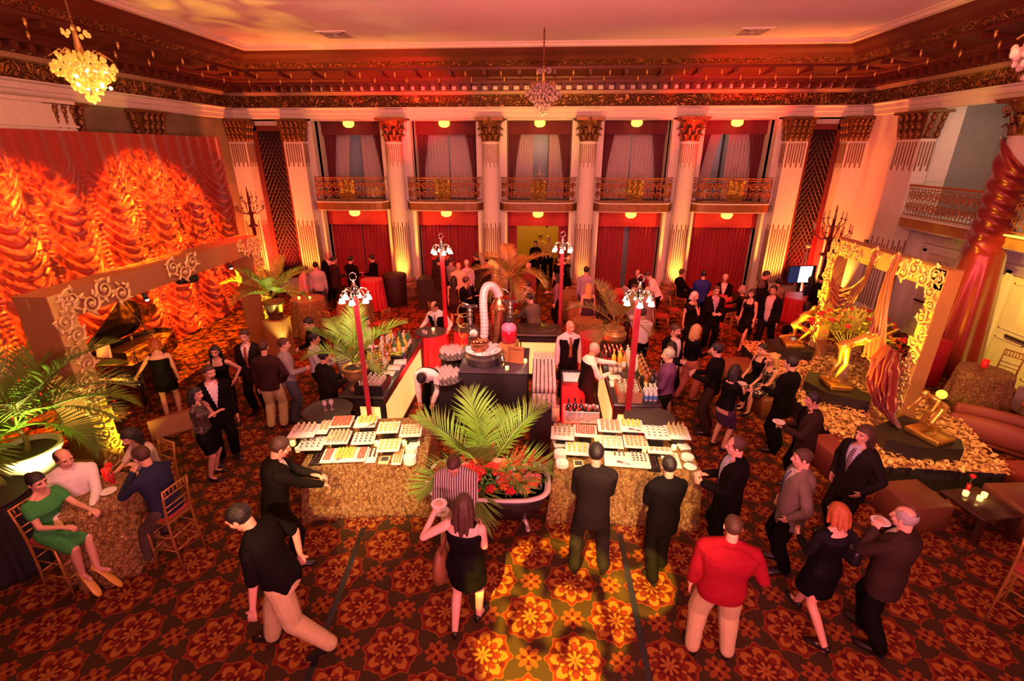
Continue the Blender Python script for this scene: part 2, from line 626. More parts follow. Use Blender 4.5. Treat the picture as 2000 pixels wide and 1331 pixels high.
def ornament(name, base, gold, scale):
    """gilded scroll relief: swirls of metal over a dark ground"""
    m = bpy.data.materials.new(name)
    m.use_nodes = True
    nt = m.node_tree
    b = nt.nodes['Principled BSDF']
    b.inputs['Metallic'].default_value = .6
    b.inputs['Roughness'].default_value = .36
    tc = nt.nodes.new('ShaderNodeTexCoord')
    no = nt.nodes.new('ShaderNodeTexNoise'); no.inputs['Scale'].default_value = scale; no.inputs['Detail'].default_value = 1.5
    no.inputs['Distortion'].default_value = 2.2
    nt.links.new(tc.outputs['Object'], no.inputs[0])
    k = ((E_(nt, no.outputs[0]) * 42).sin() * .5 + .5)
    mx = nt.nodes.new('ShaderNodeMix'); mx.data_type = 'RGBA'
    mx.inputs[6].default_value = (*base, 1); mx.inputs[7].default_value = (*gold, 1)
    nt.links.new(k.k, mx.inputs[0])
    nt.links.new(mx.outputs[2], b.inputs['Base Color'])
    bp = nt.nodes.new('ShaderNodeBump'); bp.inputs['Strength'].default_value = .9; bp.inputs['Distance'].default_value = .04
    nt.links.new(k.k, bp.inputs['Height'])
    nt.links.new(bp.outputs[0], b.inputs['Normal'])
    return m


FRIEZE = ornament('frieze_scrollwork', (.07, .026, .012), (.50, .26, .06), 2.6)
CROWN = ornament('crown_scrollwork', (.07, .020, .012), (.34, .15, .045), 3.4)


def ring(prof, m, name, d0=0.0):
    """sweep a profile along left wall, far wall, right wall with mitred corners"""
    mb = MB(); mb.smooth = False
    path = lambda d: [(XL + d, -3.5), (XL + d, YW - d), (XR - d, YW - d), (XR - d, -3.5)]
    rows = []
    for d, z in prof:
        rows.append([(x, y, z) for x, y in path(d)])
    n = len(prof)
    V = [p for r in rows for p in r]
    F = []
    for i in range(n - 1):
        for j in range(3):
            F.append((i * 4 + j, i * 4 + j + 1, (i + 1) * 4 + j + 1, (i + 1) * 4 + j))
    mb.add(V, F, False)
    return struct(name, mb, m)


ring([(.05, 5.95), (.10, 5.97), (.10, 6.10), (.13, 6.115), (.13, 6.23), (.20, 6.26), (.20, 6.29), (.06, 6.30)], WHITE_PLASTER, 'trim_1')
ring([(.06, 6.30), (.06, 6.64)], FRIEZE, 'trim_2')
ring([(.06, 6.64), (.17, 6.655), (.19, 6.73), (.20, 6.745)], TAN, 'trim_3')
ring([(.20, 6.745), (.22, 6.91), (.52, 6.92), (.52, 7.01), (.58, 7.04), (.60, 7.10)], DRED, 'trim_4')
ring([(.60, 7.10), (1.30, 7.20), (1.30, 7.27), (1.36, 7.29)], DRED, 'trim_5')
ring([(1.36, 7.29), (1.44, 7.36), (1.52, 7.40)], CROWN, 'trim_6')
ring([(1.52, 7.40), (1.60, 7.50), (1.80, 7.58), (1.86, 7.66)], DRED, 'trim_7')
ring([(1.86, 7.66), (1.98, 7.67), (1.98, 7.74), (2.05, 7.745), (2.05, 7.785)], WHITE_PLASTER, 'trim_8')


def round_walls(fn, step, d, mb):
    """call fn(mb, x, y, rz) every step metres along the three walls at distance d"""
    n = int((YW - d + 0) / step)
    L = YW - 2 * d
    for i in range(int((XR - XL - 2 * d) / step)):
        nx = int((XR - XL - 2 * d) / step)
        fn(mb, XL + d + (i + .5) * (XR - XL - 2 * d) / nx, YW - d, 0)
    ny = int((YW - d - 2) / step)
    for i in range(ny):
        y = YW - d - (i + .5) * step
        fn(mb, XL + d, y, PI / 2)
        fn(mb, XR - d, y, -PI / 2)


mb = MB()
round_walls(lambda m, x, y, a: m.box((x, y, 6.835), (.30 if a else .13, .13 if a else .30, .15)), .33, .37, mb)
struct('trim_9', mb, DRED)
mb = MB()
round_walls(lambda m, x, y, a: m.box((x, y, 6.83), (.01 if a else .17, .17 if a else .01, .11)), .33, .215, mb)
struct('trim_10', mb, WHITE_PLASTER)
mb = MB()


def coffer(m, x, y, a):
    # ribs of the coffered soffit with a pointed drop at each end
    dx, dy = (0, 1) if a == 0 else ((-1, 0) if a > 0 else (1, 0))
    m.box((x, y, 7.13), (.72 if a else .10, .10 if a else .72, .12))


round_walls(coffer, 1.02, .95, mb)
struct('trim_11', mb, DRED)
mb = MB()
drop = lambda m, x, y, a: (m.lathe([(.012, .02), (.034, -.015), (.028, -.05), (.036, -.075), (.022, -.11), (.004, -.15)], 8, (x, y, 7.09)))
round_walls(drop, 1.02, .66, mb)
drop2 = lambda m, x, y, a: (m.lathe([(.012, .02), (.034, -.015), (.028, -.05), (.036, -.075), (.022, -.11), (.004, -.15)], 8, (x, y, 7.17)))
round_walls(drop2, 1.02, 1.24, mb)
struct('trim_12', mb, mat('gilt_drops', (.70, .42, .12), .35, .7))

# ---- back wall: piers between the five bays
BAYC = [-6.45, -3.38, -.17, 3.07, 6.30]
BAYC = [-6.75, -3.42, -.16, 3.08, 6.36]
COLX = [-5.02, -1.76, 1.45, 4.70]
ENDX = [-8.45, 8.05]
mb = MB()
edges = [XL]
OPW = 2.42
spans = [(XL, ENDX[0] + .55)]
for i, x in enumerate(COLX):
    spans.append((x - .52, x + .52))
spans.append((ENDX[1] - .55, XR))
for a, b in spans:
    mb.bx((a, YW, 0), (b, YW + .5, 6.3))
mb.bx((XL, YW, 5.9), (XR, YW + .5, 6.5))
# returns of the openings are deeper piers
for a, b in spans[1:-1]:
    mb.bx((a, YW + .3, 0), (b, YW + 1.0, 6.3))
mb.bx((XL, YW + .3, 0), (ENDX[0] + .55, YW + 1.0, 6.3))
mb.bx((ENDX[1] - .55, YW + .3, 0), (XR, YW + 1.0, 6.3))
struct('wall_back', mb, WHITE_PLASTER)
# walls that close the balcony rooms and the recesses below
mb = MB()
mb.bx((XL, YW + 2.6, 3.1), (XR, YW + 2.7, 6.5))
mb.bx((XL, YW + 1.2, 0), (-1.45, YW + 1.3, 3.2))
mb.bx((1.1, YW + 1.2, 0), (XR, YW + 1.3, 3.2))
struct('wall_rear', mb, mat('grey_blue_paint', (.42, .44, .46), .7))
struct('ceiling_rear', MB().bx((XL, YW + .4, 6.3), (XR, YW + 2.7, 6.4)), WHITE_PLASTER)
# foyer behind the middle doorway
OCHRE = mat('foyer_ochre', (.55, .36, .10), .6)
mb = MB()
mb.bx((-1.9, YW + 6.4, 0), (1.9, YW + 6.5, 3.2))
mb.bx((-1.9, YW + 1.2, 0), (-1.8, YW + 6.4, 3.2))
mb.bx((1.8, YW + 1.2, 0), (1.9, YW + 6.4, 3.2))
mb.bx((-1.9, YW + 1.0, 3.0), (1.9, YW + 6.4, 3.1))
struct('wall_foyer', mb, OCHRE)

REED = mat('reeding_brown', (.24, .105, .045), .5, .2)


def leaf_ring(mb, r, z, n, h, w, a0=0.0, out=.10):
    for k in range(n):
        a = a0 + 2 * PI * k / n
        ca, sa = math.cos(a), math.sin(a)
        rings = []
        for t in np.linspace(0, 1, 6):
            rr = r + out * (t ** 2) * 1.1 + (.0 if t < .9 else .02)
            zz = z + h * (t if t < .82 else .82 - (t - .82) * 1.6)
            ww = w * (1 - .55 * t ** 2) * .5
            rings.append([(rr * ca - ww * sa, rr * sa + ww * ca, zz), ((rr + .03) * ca, (rr + .03) * sa, zz), (rr * ca + ww * sa, rr * sa - ww * ca, zz), ((rr - .012) * ca, (rr - .012) * sa, zz)])
        mb.loft(rings)


def capital_mesh():
    mb = MB()
    mb.lathe([(.27, 0), (.30, .02), (.27, .05), (.275, .3), (.30, .45), (.40, .60), (.42, .62)], 20)
    leaf_ring(mb, .27, .03, 8, .26, .20, 0, .10)
    leaf_ring(mb, .28, .20, 8, .28, .20, PI / 8, .13)
    for k in range(4):
        a = PI / 4 + k * PI / 2
        ca, sa = math.cos(a), math.sin(a)
        t = np.linspace(0, 3.4 * PI, 26)
        rr = .10 * (1 - t / (3.9 * PI))
        P = np.stack([(.40 + rr * np.cos(t + 2.2)) * ca, (.40 + rr * np.cos(t + 2.2)) * sa, .52 + rr * np.sin(t + 2.2)], 1)
        mb.tube(P, .026, 6)
    mb.box((0, 0, .65), (.86, .86, .06))
    mb.box((0, 0, .69), (.92, .92, .04))
    for k in range(4):
        a = k * PI / 2
        mb.ball((.43 * math.cos(a), .43 * math.sin(a), .66), .055, 8, 6)
    return mb.mesh('capital', BRONZE)


CAPM = capital_mesh()
BASEW = mat('painted_stone_base', (.34, .16, .09), .5)


def flute_inlay(n, rad, mb, a0, a1, z0, z1, step):
    for k in range(n):
        a = a0 + (a1 - a0) * k / (n - 1)
        d = step if k % 2 else 0
        zz0, zz1 = (z0 + max(-d, 0) if d > 0 else z0), z1
        mb.cyl((rad * math.cos(a), rad * math.sin(a), z0 + (d if d > 0 else 0)), (rad * math.cos(a), rad * math.sin(a), z1 + (d if d < 0 else 0)), .017, n=6)


def column(x, y):
    r = bpy.data.objects.new('column', None); COL.objects.link(r); r.location = (x, y, 0); r['kind'] = 'structure'
    mb = MB()
    n = 96
    ang = np.arange(n) * 2 * PI / n
    fl = 1 - .045 * np.clip(np.cos(ang * 24), -.2, 1)
    rings = []
    for z, rr in ((.62, .315), (.66, .30), (2.5, .292), (5.15, .262), (5.22, .275), (5.24, .275)):
        k = fl if .64 < z < 5.2 else np.ones(n)
        rings.append(np.stack([rr * k * np.cos(ang), rr * k * np.sin(ang), np.full(n, z)], 1))
    mb.loft(rings)
    mb.build('shaft', WHITE_PLASTER, r)
    mb = MB()
    flute_inlay(24, .288, mb, 0, 2 * PI * 23 / 24, .66, 2.62, -.16)
    flute_inlay(24, .256, mb, 0, 2 * PI * 23 / 24, 4.45, 5.16, .13)
    mb.build('reeding', REED, r)
    o = bpy.data.objects.new('capital', CAPM); COL.objects.link(o); o.parent = r; o.location = (0, 0, 5.24)
    mb = MB()
    mb.lathe([(.40, .34), (.43, .38), (.40, .42), (.37, .44), (.35, .50), (.39, .53), (.39, .57), (.34, .60), (.33, .62)], 28)
    mb.box((0, 0, .17), (.92, .92, .34)); mb.box((0, 0, .33), (.98, .98, .04)); mb.box((0, 0, .03), (.98, .98, .06))
    mb.build('pedestal', BASEW, r)
    return r


for x in COLX:
    column(x, 17.22)


def pilaster(x, y, w, d, rz=0.0):
    """square fluted pier standing against a wall; local -y is its front"""
    r = bpy.data.objects.new('pilaster_column', None); COL.objects.link(r); r.location = (x, y, 0); r.rotation_euler = (0, 0, rz); r['kind'] = 'structure'
    mb = MB()
    mb.bx((-w / 2, -d, .5), (w / 2, 0, 5.25))
    mb.bx((-w / 2 - .06, -d - .06, 0), (w / 2 + .06, 0, .5))
    for k in range(8):
        xx = -w / 2 + (k + .5) * w / 8
        mb.bx((xx - .008, -d - .008, .6), (xx + .008, -d, 5.1))
    mb.build('shaft', WHITE_PLASTER, r)
    mb = MB()
    for z0, z1, s in ((.62, 2.62, -.16), (4.45, 5.18, .13)):
        for k in range(7):
            xx = -w / 2 + (k + 1) * w / 8
            a, b = (z0 + (s if k % 2 and s > 0 else 0)), (z1 + (s if k % 2 and s < 0 else 0))
            mb.bx((xx - .018, -d - .014, a), (xx + .018, -d - .001, b))
        nn = max(2, int(d / .07))
        for sgn in (-1, 1):
            for k in range(nn):
                yy = -d + (k + .5) * d / nn
                a, b = (z0 + (s if k % 2 and s > 0 else 0)), (z1 + (s if k % 2 and s < 0 else 0))
                mb.bx((sgn * w / 2 + (0 if sgn > 0 else -.014), yy - .016, a), (sgn * w / 2 + (.014 if sgn > 0 else 0), yy + .016, b))
    mb.build('reeding', REED, r)
    mb = MB()
    mb.box((0, -d / 2, 5.55), (w * .98, d, .62), taper=1.25)
    for row, (zz, e) in enumerate(((5.27, .02), (5.47, .05), (5.68, .09))):
        nx = 4
        for k in range(nx):
            xx = -w / 2 + (k + .5) * w / nx
            for face in range(3):
                if face == 0:
                    c = (xx, -d - e, zz)
                else:
                    if k * w / nx > d: continue
                    c = ((w / 2 + e) * (1 if face == 1 else -1), -d + (k + .5) * w / nx, zz)
                mb.ball((c[0], c[1], c[2] + .08), (.065, .065, .10), 8, 6)
                mb.ball((c[0] * (1.04 if face else 1), c[1] - (.05 if not face else 0), c[2] + .16), .045, 8, 6)
    mb.box((0, -d / 2, 5.90), (w * 1.36, d + .26, .07))
    mb.build('capital', BRONZE, r)
    return r


for x in ENDX:
    pilaster(x, YW, .66, .35)
pilaster(XL + .30, YW, .60, .50)
pilaster(XR - .30, YW, .60, .50)
pilaster(XR + .1, 14.75, .95, .40, -PI / 2)
# left wall pilasters behind the stage curtain
pilaster(XL, 13.4, .8, .25, PI / 2)
pilaster(XL, 10.9, .8, .25, PI / 2)

# ---- lattice grilles beside the end pilasters
LAT = mat('lattice_red_wood', (.11, .012, .010), .6)
LATS = mat('lattice_strip_wood', (.06, .012, .010), .7)


def lattice(x0, x1):
    r = thing('lattice_grille', 'tall dark red diamond lattice panel in the far wall ' + ('near the stage curtain' if x0 < 0 else 'behind the bright screen'), 'grille', ((x0 + x1) / 2, YW - .02, 0))
    w = x1 - x0
    z0, z1 = .5, 5.75
    mb = MB()
    mb.bx((-w / 2, -.02, z0), (w / 2, 0.015, z1))
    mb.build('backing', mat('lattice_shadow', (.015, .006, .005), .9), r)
    mb = MB()
    f = .16
    for a, b in (((-w / 2, z0), (-w / 2 + f, z1)), ((w / 2 - f, z0), (w / 2, z1)), ((-w / 2, z1 - f), (w / 2, z1)), ((-w / 2, z0), (w / 2, z0 + f))):
        mb.bx((a[0], -.08, a[1]), (b[0], -.02, b[1]))
    mb.build('frame', LAT, r)
    mb = MB()
    iw = w / 2 - f
    st, sl = .135, 1.75
    zc = z0 - 3
    while zc < z1 + 3:
        for sg in (1, -1):
            # clip the strip to the frame
            pts = []
            za, zb = zc - sg * sl * iw, zc + sg * sl * iw
            xa, xb = -iw, iw
            lo, hi = z0 + f, z1 - f
            t = [0.0, 1.0]
            dz = zb - za
            ta, tb = sorted(((lo - za) / dz, (hi - za) / dz))
            t0, t1 = max(0, ta), min(1, tb)
            if t1 - t0 > .02:
                p = (xa + (xb - xa) * t0, -.04, za + dz * t0)
                q = (xa + (xb - xa) * t1, -.04, za + dz * t1)
                mb.cyl(p, q, .016, n=4)
        zc += st * sl
    mb.build('lattice_strip', LATS, r)


lattice(-9.95, -8.82)
lattice(8.42, 9.48)

# ---- balconies of the far wall
RAILM = mat('railing_bronze', (.42, .14, .035), .42, .5, bump=.3)
PANELG = ornament('panel_scrollwork', (.30, .15, .03), (.80, .50, .12), 6)


def balcony(xc, w, label):
    r = thing('balcony', label, 'balcony', (xc, YW, 0), group=None)
    r['kind'] = 'structure'
    d = .42
    n = 14
    # plan outline: shallow bow front with rounded ends
    def outline(e):
        P = []
        for i in range(n + 1):
            t = -1 + 2 * i / n
            x = t * (w / 2 + e)
            y = -(d + e) * (1 - abs(t) ** 7) ** .5 * (.9 + .1 * (1 - t * t))
            P.append((x, y))
        return P
    def slab(e, z0, z1):
        P = outline(e)
        return MB().prism([(x, y) for x, y in P] + [(w / 2 + e, .6), (-w / 2 - e, .6)], z0, z1)
    m1 = slab(.06, 3.275, 3.31)
    for q in ((.0, 3.0, 3.03),):
        P = outline(q[0]); m1.prism(P + [(w / 2, .6), (-w / 2, .6)], q[1], q[2])
    m1.build('slab_moulding', WHITE_PLASTER, r)
    slab(.04, 3.03, 3.275).build('fascia', mat('stencilled_fascia', (.24, .09, .03), .5, .2, var=.5, vscale=5), r)
    # railing
    P = outline(-.02)
    P3 = lambda z: [(x, y, z) for x, y in P]
    mb = MB()
    mb.tube(P3(4.10), .028, 6, flat=.7); mb.tube(P3(4.03), .012, 5); mb.tube(P3(3.36), .018, 5)
    # resample outline by length for balusters and scrolls
    Q = np.array(P); seg = np.r_[0, np.cumsum(np.linalg.norm(np.diff(Q, axis=0), axis=1))]
    at = lambda s: (np.interp(s, seg, Q[:, 0]), np.interp(s, seg, Q[:, 1]))
    L = seg[-1]
    mid = L / 2
    for s in np.arange(.05, L, .125):
        if abs(s - mid) < .22: continue
        x, y = at(s)
        mb.cyl((x, y, 3.34), (x, y, 4.04), .009, n=5)
    for s in np.arange(.14, L, .235):
        if abs(s - mid) < .3: continue
        for zc, sg in ((3.56, 1), (3.84, -1)):
            t = np.linspace(0, 3.2 * PI, 20)
            rr = .12 * (1 - t / (3.8 * PI))
            pts = []
            for tt, q in zip(t, rr):
                x, y = at(min(max(s + q * math.cos(tt * sg), 0), L))
                pts.append((x, y, zc + q * math.sin(tt)))
            mb.tube(pts, .020, 4)
    mb.build('railing', RAILM, r)
    mb = MB()
    x0, y0 = at(mid - .25); x1, y1 = at(mid + .25)
    mb.bx((x0, y0 - .02, 3.36), (x1, y0 + .02, 4.04))
    for sx in (-1, 1):
        for zc in (3.5, 3.7, 3.9):
            t = np.linspace(0, 3 * PI, 18); rr = .075 * (1 - t / (3.6 * PI))
            mb.tube(np.stack([(x0 + x1) / 2 + sx * (.09 + rr * np.cos(t)), np.full(18, y0 - .03), zc + rr * np.sin(t)], 1), .013, 5)
    mb.build('gilded_panel', PANELG, r)
    return r


for i, x in enumerate(BAYC):
    balcony(x, 2.62, ['first', 'second', 'third', 'fourth', 'fifth'][i] + ' curved balcony from the stage curtain, bronze scroll railing and gilded middle panel')

# ---- curtains of the bays
def pleats(mb, x0, x1, z0, z1, y, nf, amp, tie=None, n=None):
    """hanging cloth with nf folds; tie=(side) gathers the foot toward one edge"""
    nu, nv = nf * 6, 10

    def fn(u, v):
        a = x0 + (x1 - x0) * u
        if tie is not None:
            g = .55 + .45 * v ** 1.6 if tie == 0 else .55 + .45 * v ** 1.6
            a = (x0 + (x1 - x0) * u * g) if tie == 0 else (x1 - (x1 - x0) * (1 - u) * g)
        ph = u * nf * 2 * PI + .6 * np.sin(u * 17) + .35 * np.sin(v * 3 + u * 9)
        return np.stack([a, y + amp * np.sin(ph) * (1 - .25 * v), z0 + (z1 - z0) * v], 1)
    mb.grid(fn, nu, nv)
    return mb


SHEER = mat('mauve_sheer', (.50, .40, .40), .8, sheen=.3)
ORD = ['first', 'second', 'third', 'fourth', 'fifth']
for i, x in enumerate(BAYC):
    w = 2.5
    o = MB(); pleats(o, x - w / 2, x + w / 2, 5.48, 6.1, YW + .75, 5, .02)
    o.build('curtain_valance', VELVET, label='dark maroon flat valance at the head of the %s balcony opening from the stage curtain' % ORD[i], cat='valance', group=None)
    for sd in (0, 1):
        o = MB()
        if sd == 0: pleats(o, x - w / 2, x - w / 2 + .62, 3.35, 5.6, YW + .9, 6, .05, 0)
        else: pleats(o, x + w / 2 - .62, x + w / 2, 3.35, 5.6, YW + .9, 6, .05, 1)
        o.build('velvet_curtain', VELVET, label='maroon side curtain gathered at the %s edge of the %s balcony opening' % (('near-stage', 'far-from-stage')[sd], ORD[i]), cat='curtain')
    for sd in (0, 1):
        o = MB()
        gap = (.10, .02, .22, .02, .05)[i]
        if sd == 0: pleats(o, x - .98, x - gap, 3.32, 6.32, YW + 1.15, 8, .03, 0 if i in (0, 4) else None)
        else: pleats(o, x + gap + (.12 if i == 2 else 0), x + .98, 3.32, 6.32, YW + 1.15, 8, .03, None)
        o.build('sheer_curtain', SHEER, label='pale mauve sheer hanging %s behind the %s balcony from the stage curtain' % (('on the stage side', 'on the far side')[sd], ORD[i]), cat='curtain')
    o = MB()
    for dx in (-.35, .35):
        o.bx((x + dx - .03, YW + 2.52, 3.7), (x + dx + .03, YW + 2.6, 5.7))
    o.bx((x - .35, YW + 2.52, 3.7), (x + .35, YW + 2.6, 3.76))
    struct('trim_%d' % (20 + i), o, mat('dark_panel_moulding', (.05, .035, .03), .5))

# lower storey
REDV = mat('red_velvet', (.42, .010, .018), .7, sheen=.3, bump=.08)
for i, x in enumerate(BAYC):
    w = 2.42
    o = MB(); pleats(o, x - w / 2, x + w / 2, 2.42, 3.02, YW + .35, 4, .015)
    o.build('red_valance', REDV, label='bright red flat valance under the %s balcony from the stage curtain' % ORD[i], cat='valance')
    if i == 2:
        for sd in (0, 1):
            o = MB()
            xa = x - w / 2 if sd == 0 else x + w / 2 - .45
            pleats(o, xa, xa + .45, .02, 2.6, YW + .6, 5, .06)
            o.build('red_velvet_curtain', REDV, label='narrow red curtain drawn back at the %s of the middle doorway' % ('palm side' if sd == 0 else 'far side'), cat='curtain')
    else:
        gap = .10 if i == 3 else .005
        for sd in (0, 1):
            o = MB()
            if sd == 0: pleats(o, x - w / 2, x - gap, .02, 2.6, YW + .6, 9, .085)
            else: pleats(o, x + gap, x + w / 2, .02, 2.6, YW + .6, 9, .085)
            o.build('red_velvet_curtain', REDV, label='full length red curtain, %s leaf, under the %s balcony from the stage curtain' % (('stage-side', 'other')[sd], ORD[i]), cat='curtain')

# little crystal ceiling lanterns
LANT = mat('lantern_glass', (1.0, .75, .35), .3, emit=(1.0, .48, .06), estr=3.5, var=.3, vscale=30)
lan = thing('ceiling_lantern', 'small', 'lantern')
mb = MB(); mb.lathe([(.02, .10), (.17, .08), (.19, .02), (.17, -.06), (.10, -.11), (.02, -.12)], 14, wave=lambda a: 1 + .05 * np.cos(a * 7)); mb.build('shade', LANT, lan)
mb = MB(); mb.cyl((0, 0, .1), (0, 0, .16), .06, n=8); mb.build('mount', GILT, lan)
for i, x in enumerate(BAYC):
    place(lan, USED, (x, YW + .42, 5.82), label='glowing amber crystal lantern over the %s balcony from the stage curtain' % ORD[i], group='lanterns of the far wall')
    lamp('lantern_light', 'POINT', (x, YW + .35, 5.62), (1.0, .55, .15), 2.2, size=.08)
for i, x in enumerate(BAYC):
    place(lan, USED, (x, YW + .05, 2.88), label='glowing amber crystal lantern on the underside of the %s balcony from the stage curtain' % ORD[i], group='lanterns of the far wall')
    lamp('lantern_light', 'POINT', (x, YW - .02, 2.68), (1.0, .5, .12), 4, size=.08)

# ---- left wall
mural = mat('painted_mural', (.20, .16, .09), .8, var=.6, vscale=1.2)
mb = MB(); mb.bx((XL - .3, -4, 0), (XL, YW + .5, 6.3)); mb.bx((XL - .3, -4, 6.2), (XL, YW + .5, 8)); struct('wall_left', mb, mural)
mb = MB(); mb.bx((XL, 4.0, 5.32), (XL + .35, 11.0, 5.95)); mb.bx((XL, 4, 5.42), (XL + .4, 11.02, 5.46)); mb.bx((XL, 4, 5.88), (XL + .42, 11.05, 5.95)); struct('trim_30', mb, WHITE_PLASTER)

# ---- right wall: lower wall with doors, balcony, upper wall with panels
mb = MB()
mb.bx((XR, 15.2, 0), (XR + .3, YW + .5, 6.3))
mb.bx((XR + .55, -2, 0), (XR + .7, 15.3, 3.1))
mb.bx((XR + .2, 14.4, 0), (XR + .7, 15.3, 6.3))
struct('wall_right', mb, WHITE_PLASTER)
mb = MB(); mb.bx((XR + 2.4, -2, 3.0), (XR + 2.5, 16, 6.5)); mb.bx((XR, 15.2, 3.0), (XR + 2.5, 15.3, 6.5)); struct('wall_right_rear', mb, mat('grey_upper_paint', (.40, .38, .34), .7))
struct('ceiling_right', MB().bx((XR, -2, 6.3), (XR + 2.5, 15.3, 6.4)), WHITE_PLASTER)
mb = MB()
PM = MATS['dark_panel_moulding']
for y0, y1 in ((14.3, 13.75), (13.45, 12.9), (12.75, 12.1), (11.6, 10.7), (10.5, 9.6)):
    for a, b in (((y0, 3.9), (y0 - .05, 6.0)), ((y1, 3.9), (y1 + .05, 6.0)), ((y0, 3.9), (y1, 3.96)), ((y0, 5.95), (y1, 6.0))):
        mb.bx((XR + 2.36, a[0], a[1]), (XR + 2.41, b[0], b[1]))
struct('trim_31', mb, PM)
# side balcony
r = thing('balcony', 'long side balcony with bronze scroll railing crossed by the red draped column', 'balcony', (XR, 0, 0))
r['kind'] = 'structure'
mb = MB()
mb.bx((-.32, 2, 3.27), (2.5, 14.25, 3.31)); mb.bx((-.24, 2, 3.0), (2.5, 14.25, 3.03))
mb.build('slab_moulding', WHITE_PLASTER, r)
mb = MB(); mb.bx((-.28, 2, 3.03), (.5, 14.24, 3.27)); mb.build('fascia', mat('stencilled_fascia_side', (.34, .17, .05), .5, .2, var=.55, vscale=3.2), r)
mb = MB()
mb.bx((-.27, 2, 4.07), (-.19, 14.25, 4.12)); mb.bx((-.25, 2, 3.34), (-.21, 14.25, 3.37)); mb.bx((-.24, 2, 4.0), (-.22, 14.25, 4.02))
for y in np.arange(5.0, 14.25, .11):
    mb.cyl((-.23, y, 3.34), (-.23, y, 4.05), .009, n=5)
for y in np.arange(5.1, 14.2, .20):
    for zc, sg in ((3.54, 1), (3.84, -1)):
        t = np.linspace(0, 3.2 * PI, 20); rr = .13 * (1 - t / (3.8 * PI))
        mb.tube(np.stack([np.full(20, -.235), y + rr * np.cos(t * sg), zc + rr * np.sin(t)], 1), .016, 4)
mb.build('railing', RAILM, r)

# doors under the side balcony
DOORM = mat('cream_door', (.66, .56, .40), .5)


def wall_door(n, y0, y1):
    r = bpy.data.objects.new('door_%d' % n, None); COL.objects.link(r); r.location = (XR + .55, (y0 + y1) / 2, 0); r['kind'] = 'structure'
    w = abs(y1 - y0)
    mb = MB()
    for s in (-1, 1):
        mb.bx((-.10, s * w / 2 - .07, 0), (0, s * w / 2 + .07, 2.45))
    mb.bx((-.10, -w / 2 - .07, 2.38), (0, w / 2 + .07, 2.52)); mb.bx((-.14, -w / 2 - .12, 2.52), (0, w / 2 + .12, 2.58))
    mb.build('door_frame', WHITE_PLASTER, r)
    for s in (-1, 1):
        mb = MB()
        a, b = (s * .01, s * (w / 2 - .07))
        mb.bx((-.04, a, .02), (-.005, b, 2.38))
        for z0, z1 in ((.25, .95), (1.15, 2.2)):
            lo, hi = sorted((a, b))
            for e in ((lo + .10, z0, lo + .13, z1), (hi - .13, z0, hi - .10, z1), (lo + .1, z0, hi - .1, z0 + .03), (lo + .1, z1 - .03, hi - .1, z1)):
                mb.bx((-.055, e[0], e[1]), (-.04, e[2], e[3]))
        lf = mb.build('door_leaf', DOORM, r)
        h = MB(); h.bx((-.10, a + s * .04, 1.02), (-.055, a + s * .55, 1.07)); h.build('push_bar', mat('dark_push_bar', (.06, .04, .03), .4, .5), lf)


wall_door(1, 14.0, 12.6)
wall_door(2, 11.4, 9.4)
mb = MB(); mb.bx((XR + .5, 13.2, 2.75), (XR + .55, 13.5, 2.93))
o = mb.build('exit_sign', mat('sign_cream', (.72, .66, .52), .5), label='small pale exit sign above the cream doors', cat='sign')
cu = bpy.data.curves.new('exit_lettering', 'FONT'); cu.body = 'EXIT'; cu.size = .11; cu.align_x = 'CENTER'; cu.extrude = .002
t = bpy.data.objects.new('w', cu); COL.objects.link(t)
me = bpy.data.meshes.new_from_object(t.evaluated_get(bpy.context.evaluated_depsgraph_get()))
bpy.data.objects.remove(t); me.materials.clear(); me.materials.append(mat('sign_red', (.5, .06, .03), .5))
t = bpy.data.objects.new('exit_lettering', me); COL.objects.link(t); t.parent = o; t.location = (XR + .495, 13.35, 2.80); t.rotation_euler = (PI / 2, 0, -PI / 2)
# small pictures and plates on the right wall
mb = MB()
mb.bx((9.99, 15.55, 2.2), (10.09, 15.75, 2.4)); struct('trim_33', mb, PM)

# ---- ceiling vents
for x, y in ((-5.45, 14.3), (5.2, 14.6)):
    r = thing('ceiling_vent', 'square white pierced ceiling vent ' + ('nearer the amber patch of ceiling' if x < 0 else 'in the red-lit end of the ceiling'), 'vent', (x, y, 7.78))
    mb = MB(); mb.bx((-.40, -.40, -.025), (.40, .40, 0)); mb.build('plate', mat('vent_white', (.82, .74, .68), .6), r)
    mb = MB()
    for k in range(3):
        e = .12 + .09 * k
        for a, b in (((-e, -e), (e, -e + .03)), ((-e, e - .03), (e, e)), ((-e, -e), (-e + .03, e)), ((e - .03, -e), (e, e))):
            mb.bx((a[0], a[1], -.04), (b[0], b[1], -.02))
    mb.build('grille', mat('vent_grey', (.35, .30, .28), .6), r)

# ================================================================== PEOPLE
TMP = bpy.data.scenes.new('workbench')
_tm = bpy.data.meshes.new('w')
_to = bpy.data.objects.new('w', _tm)
TMP.collection.objects.link(_to)
_rm = _to.modifiers.new('r', 'REMESH'); _rm.mode = 'VOXEL'
_sm = _to.modifiers.new('s', 'SMOOTH'); _sm.factor = .5


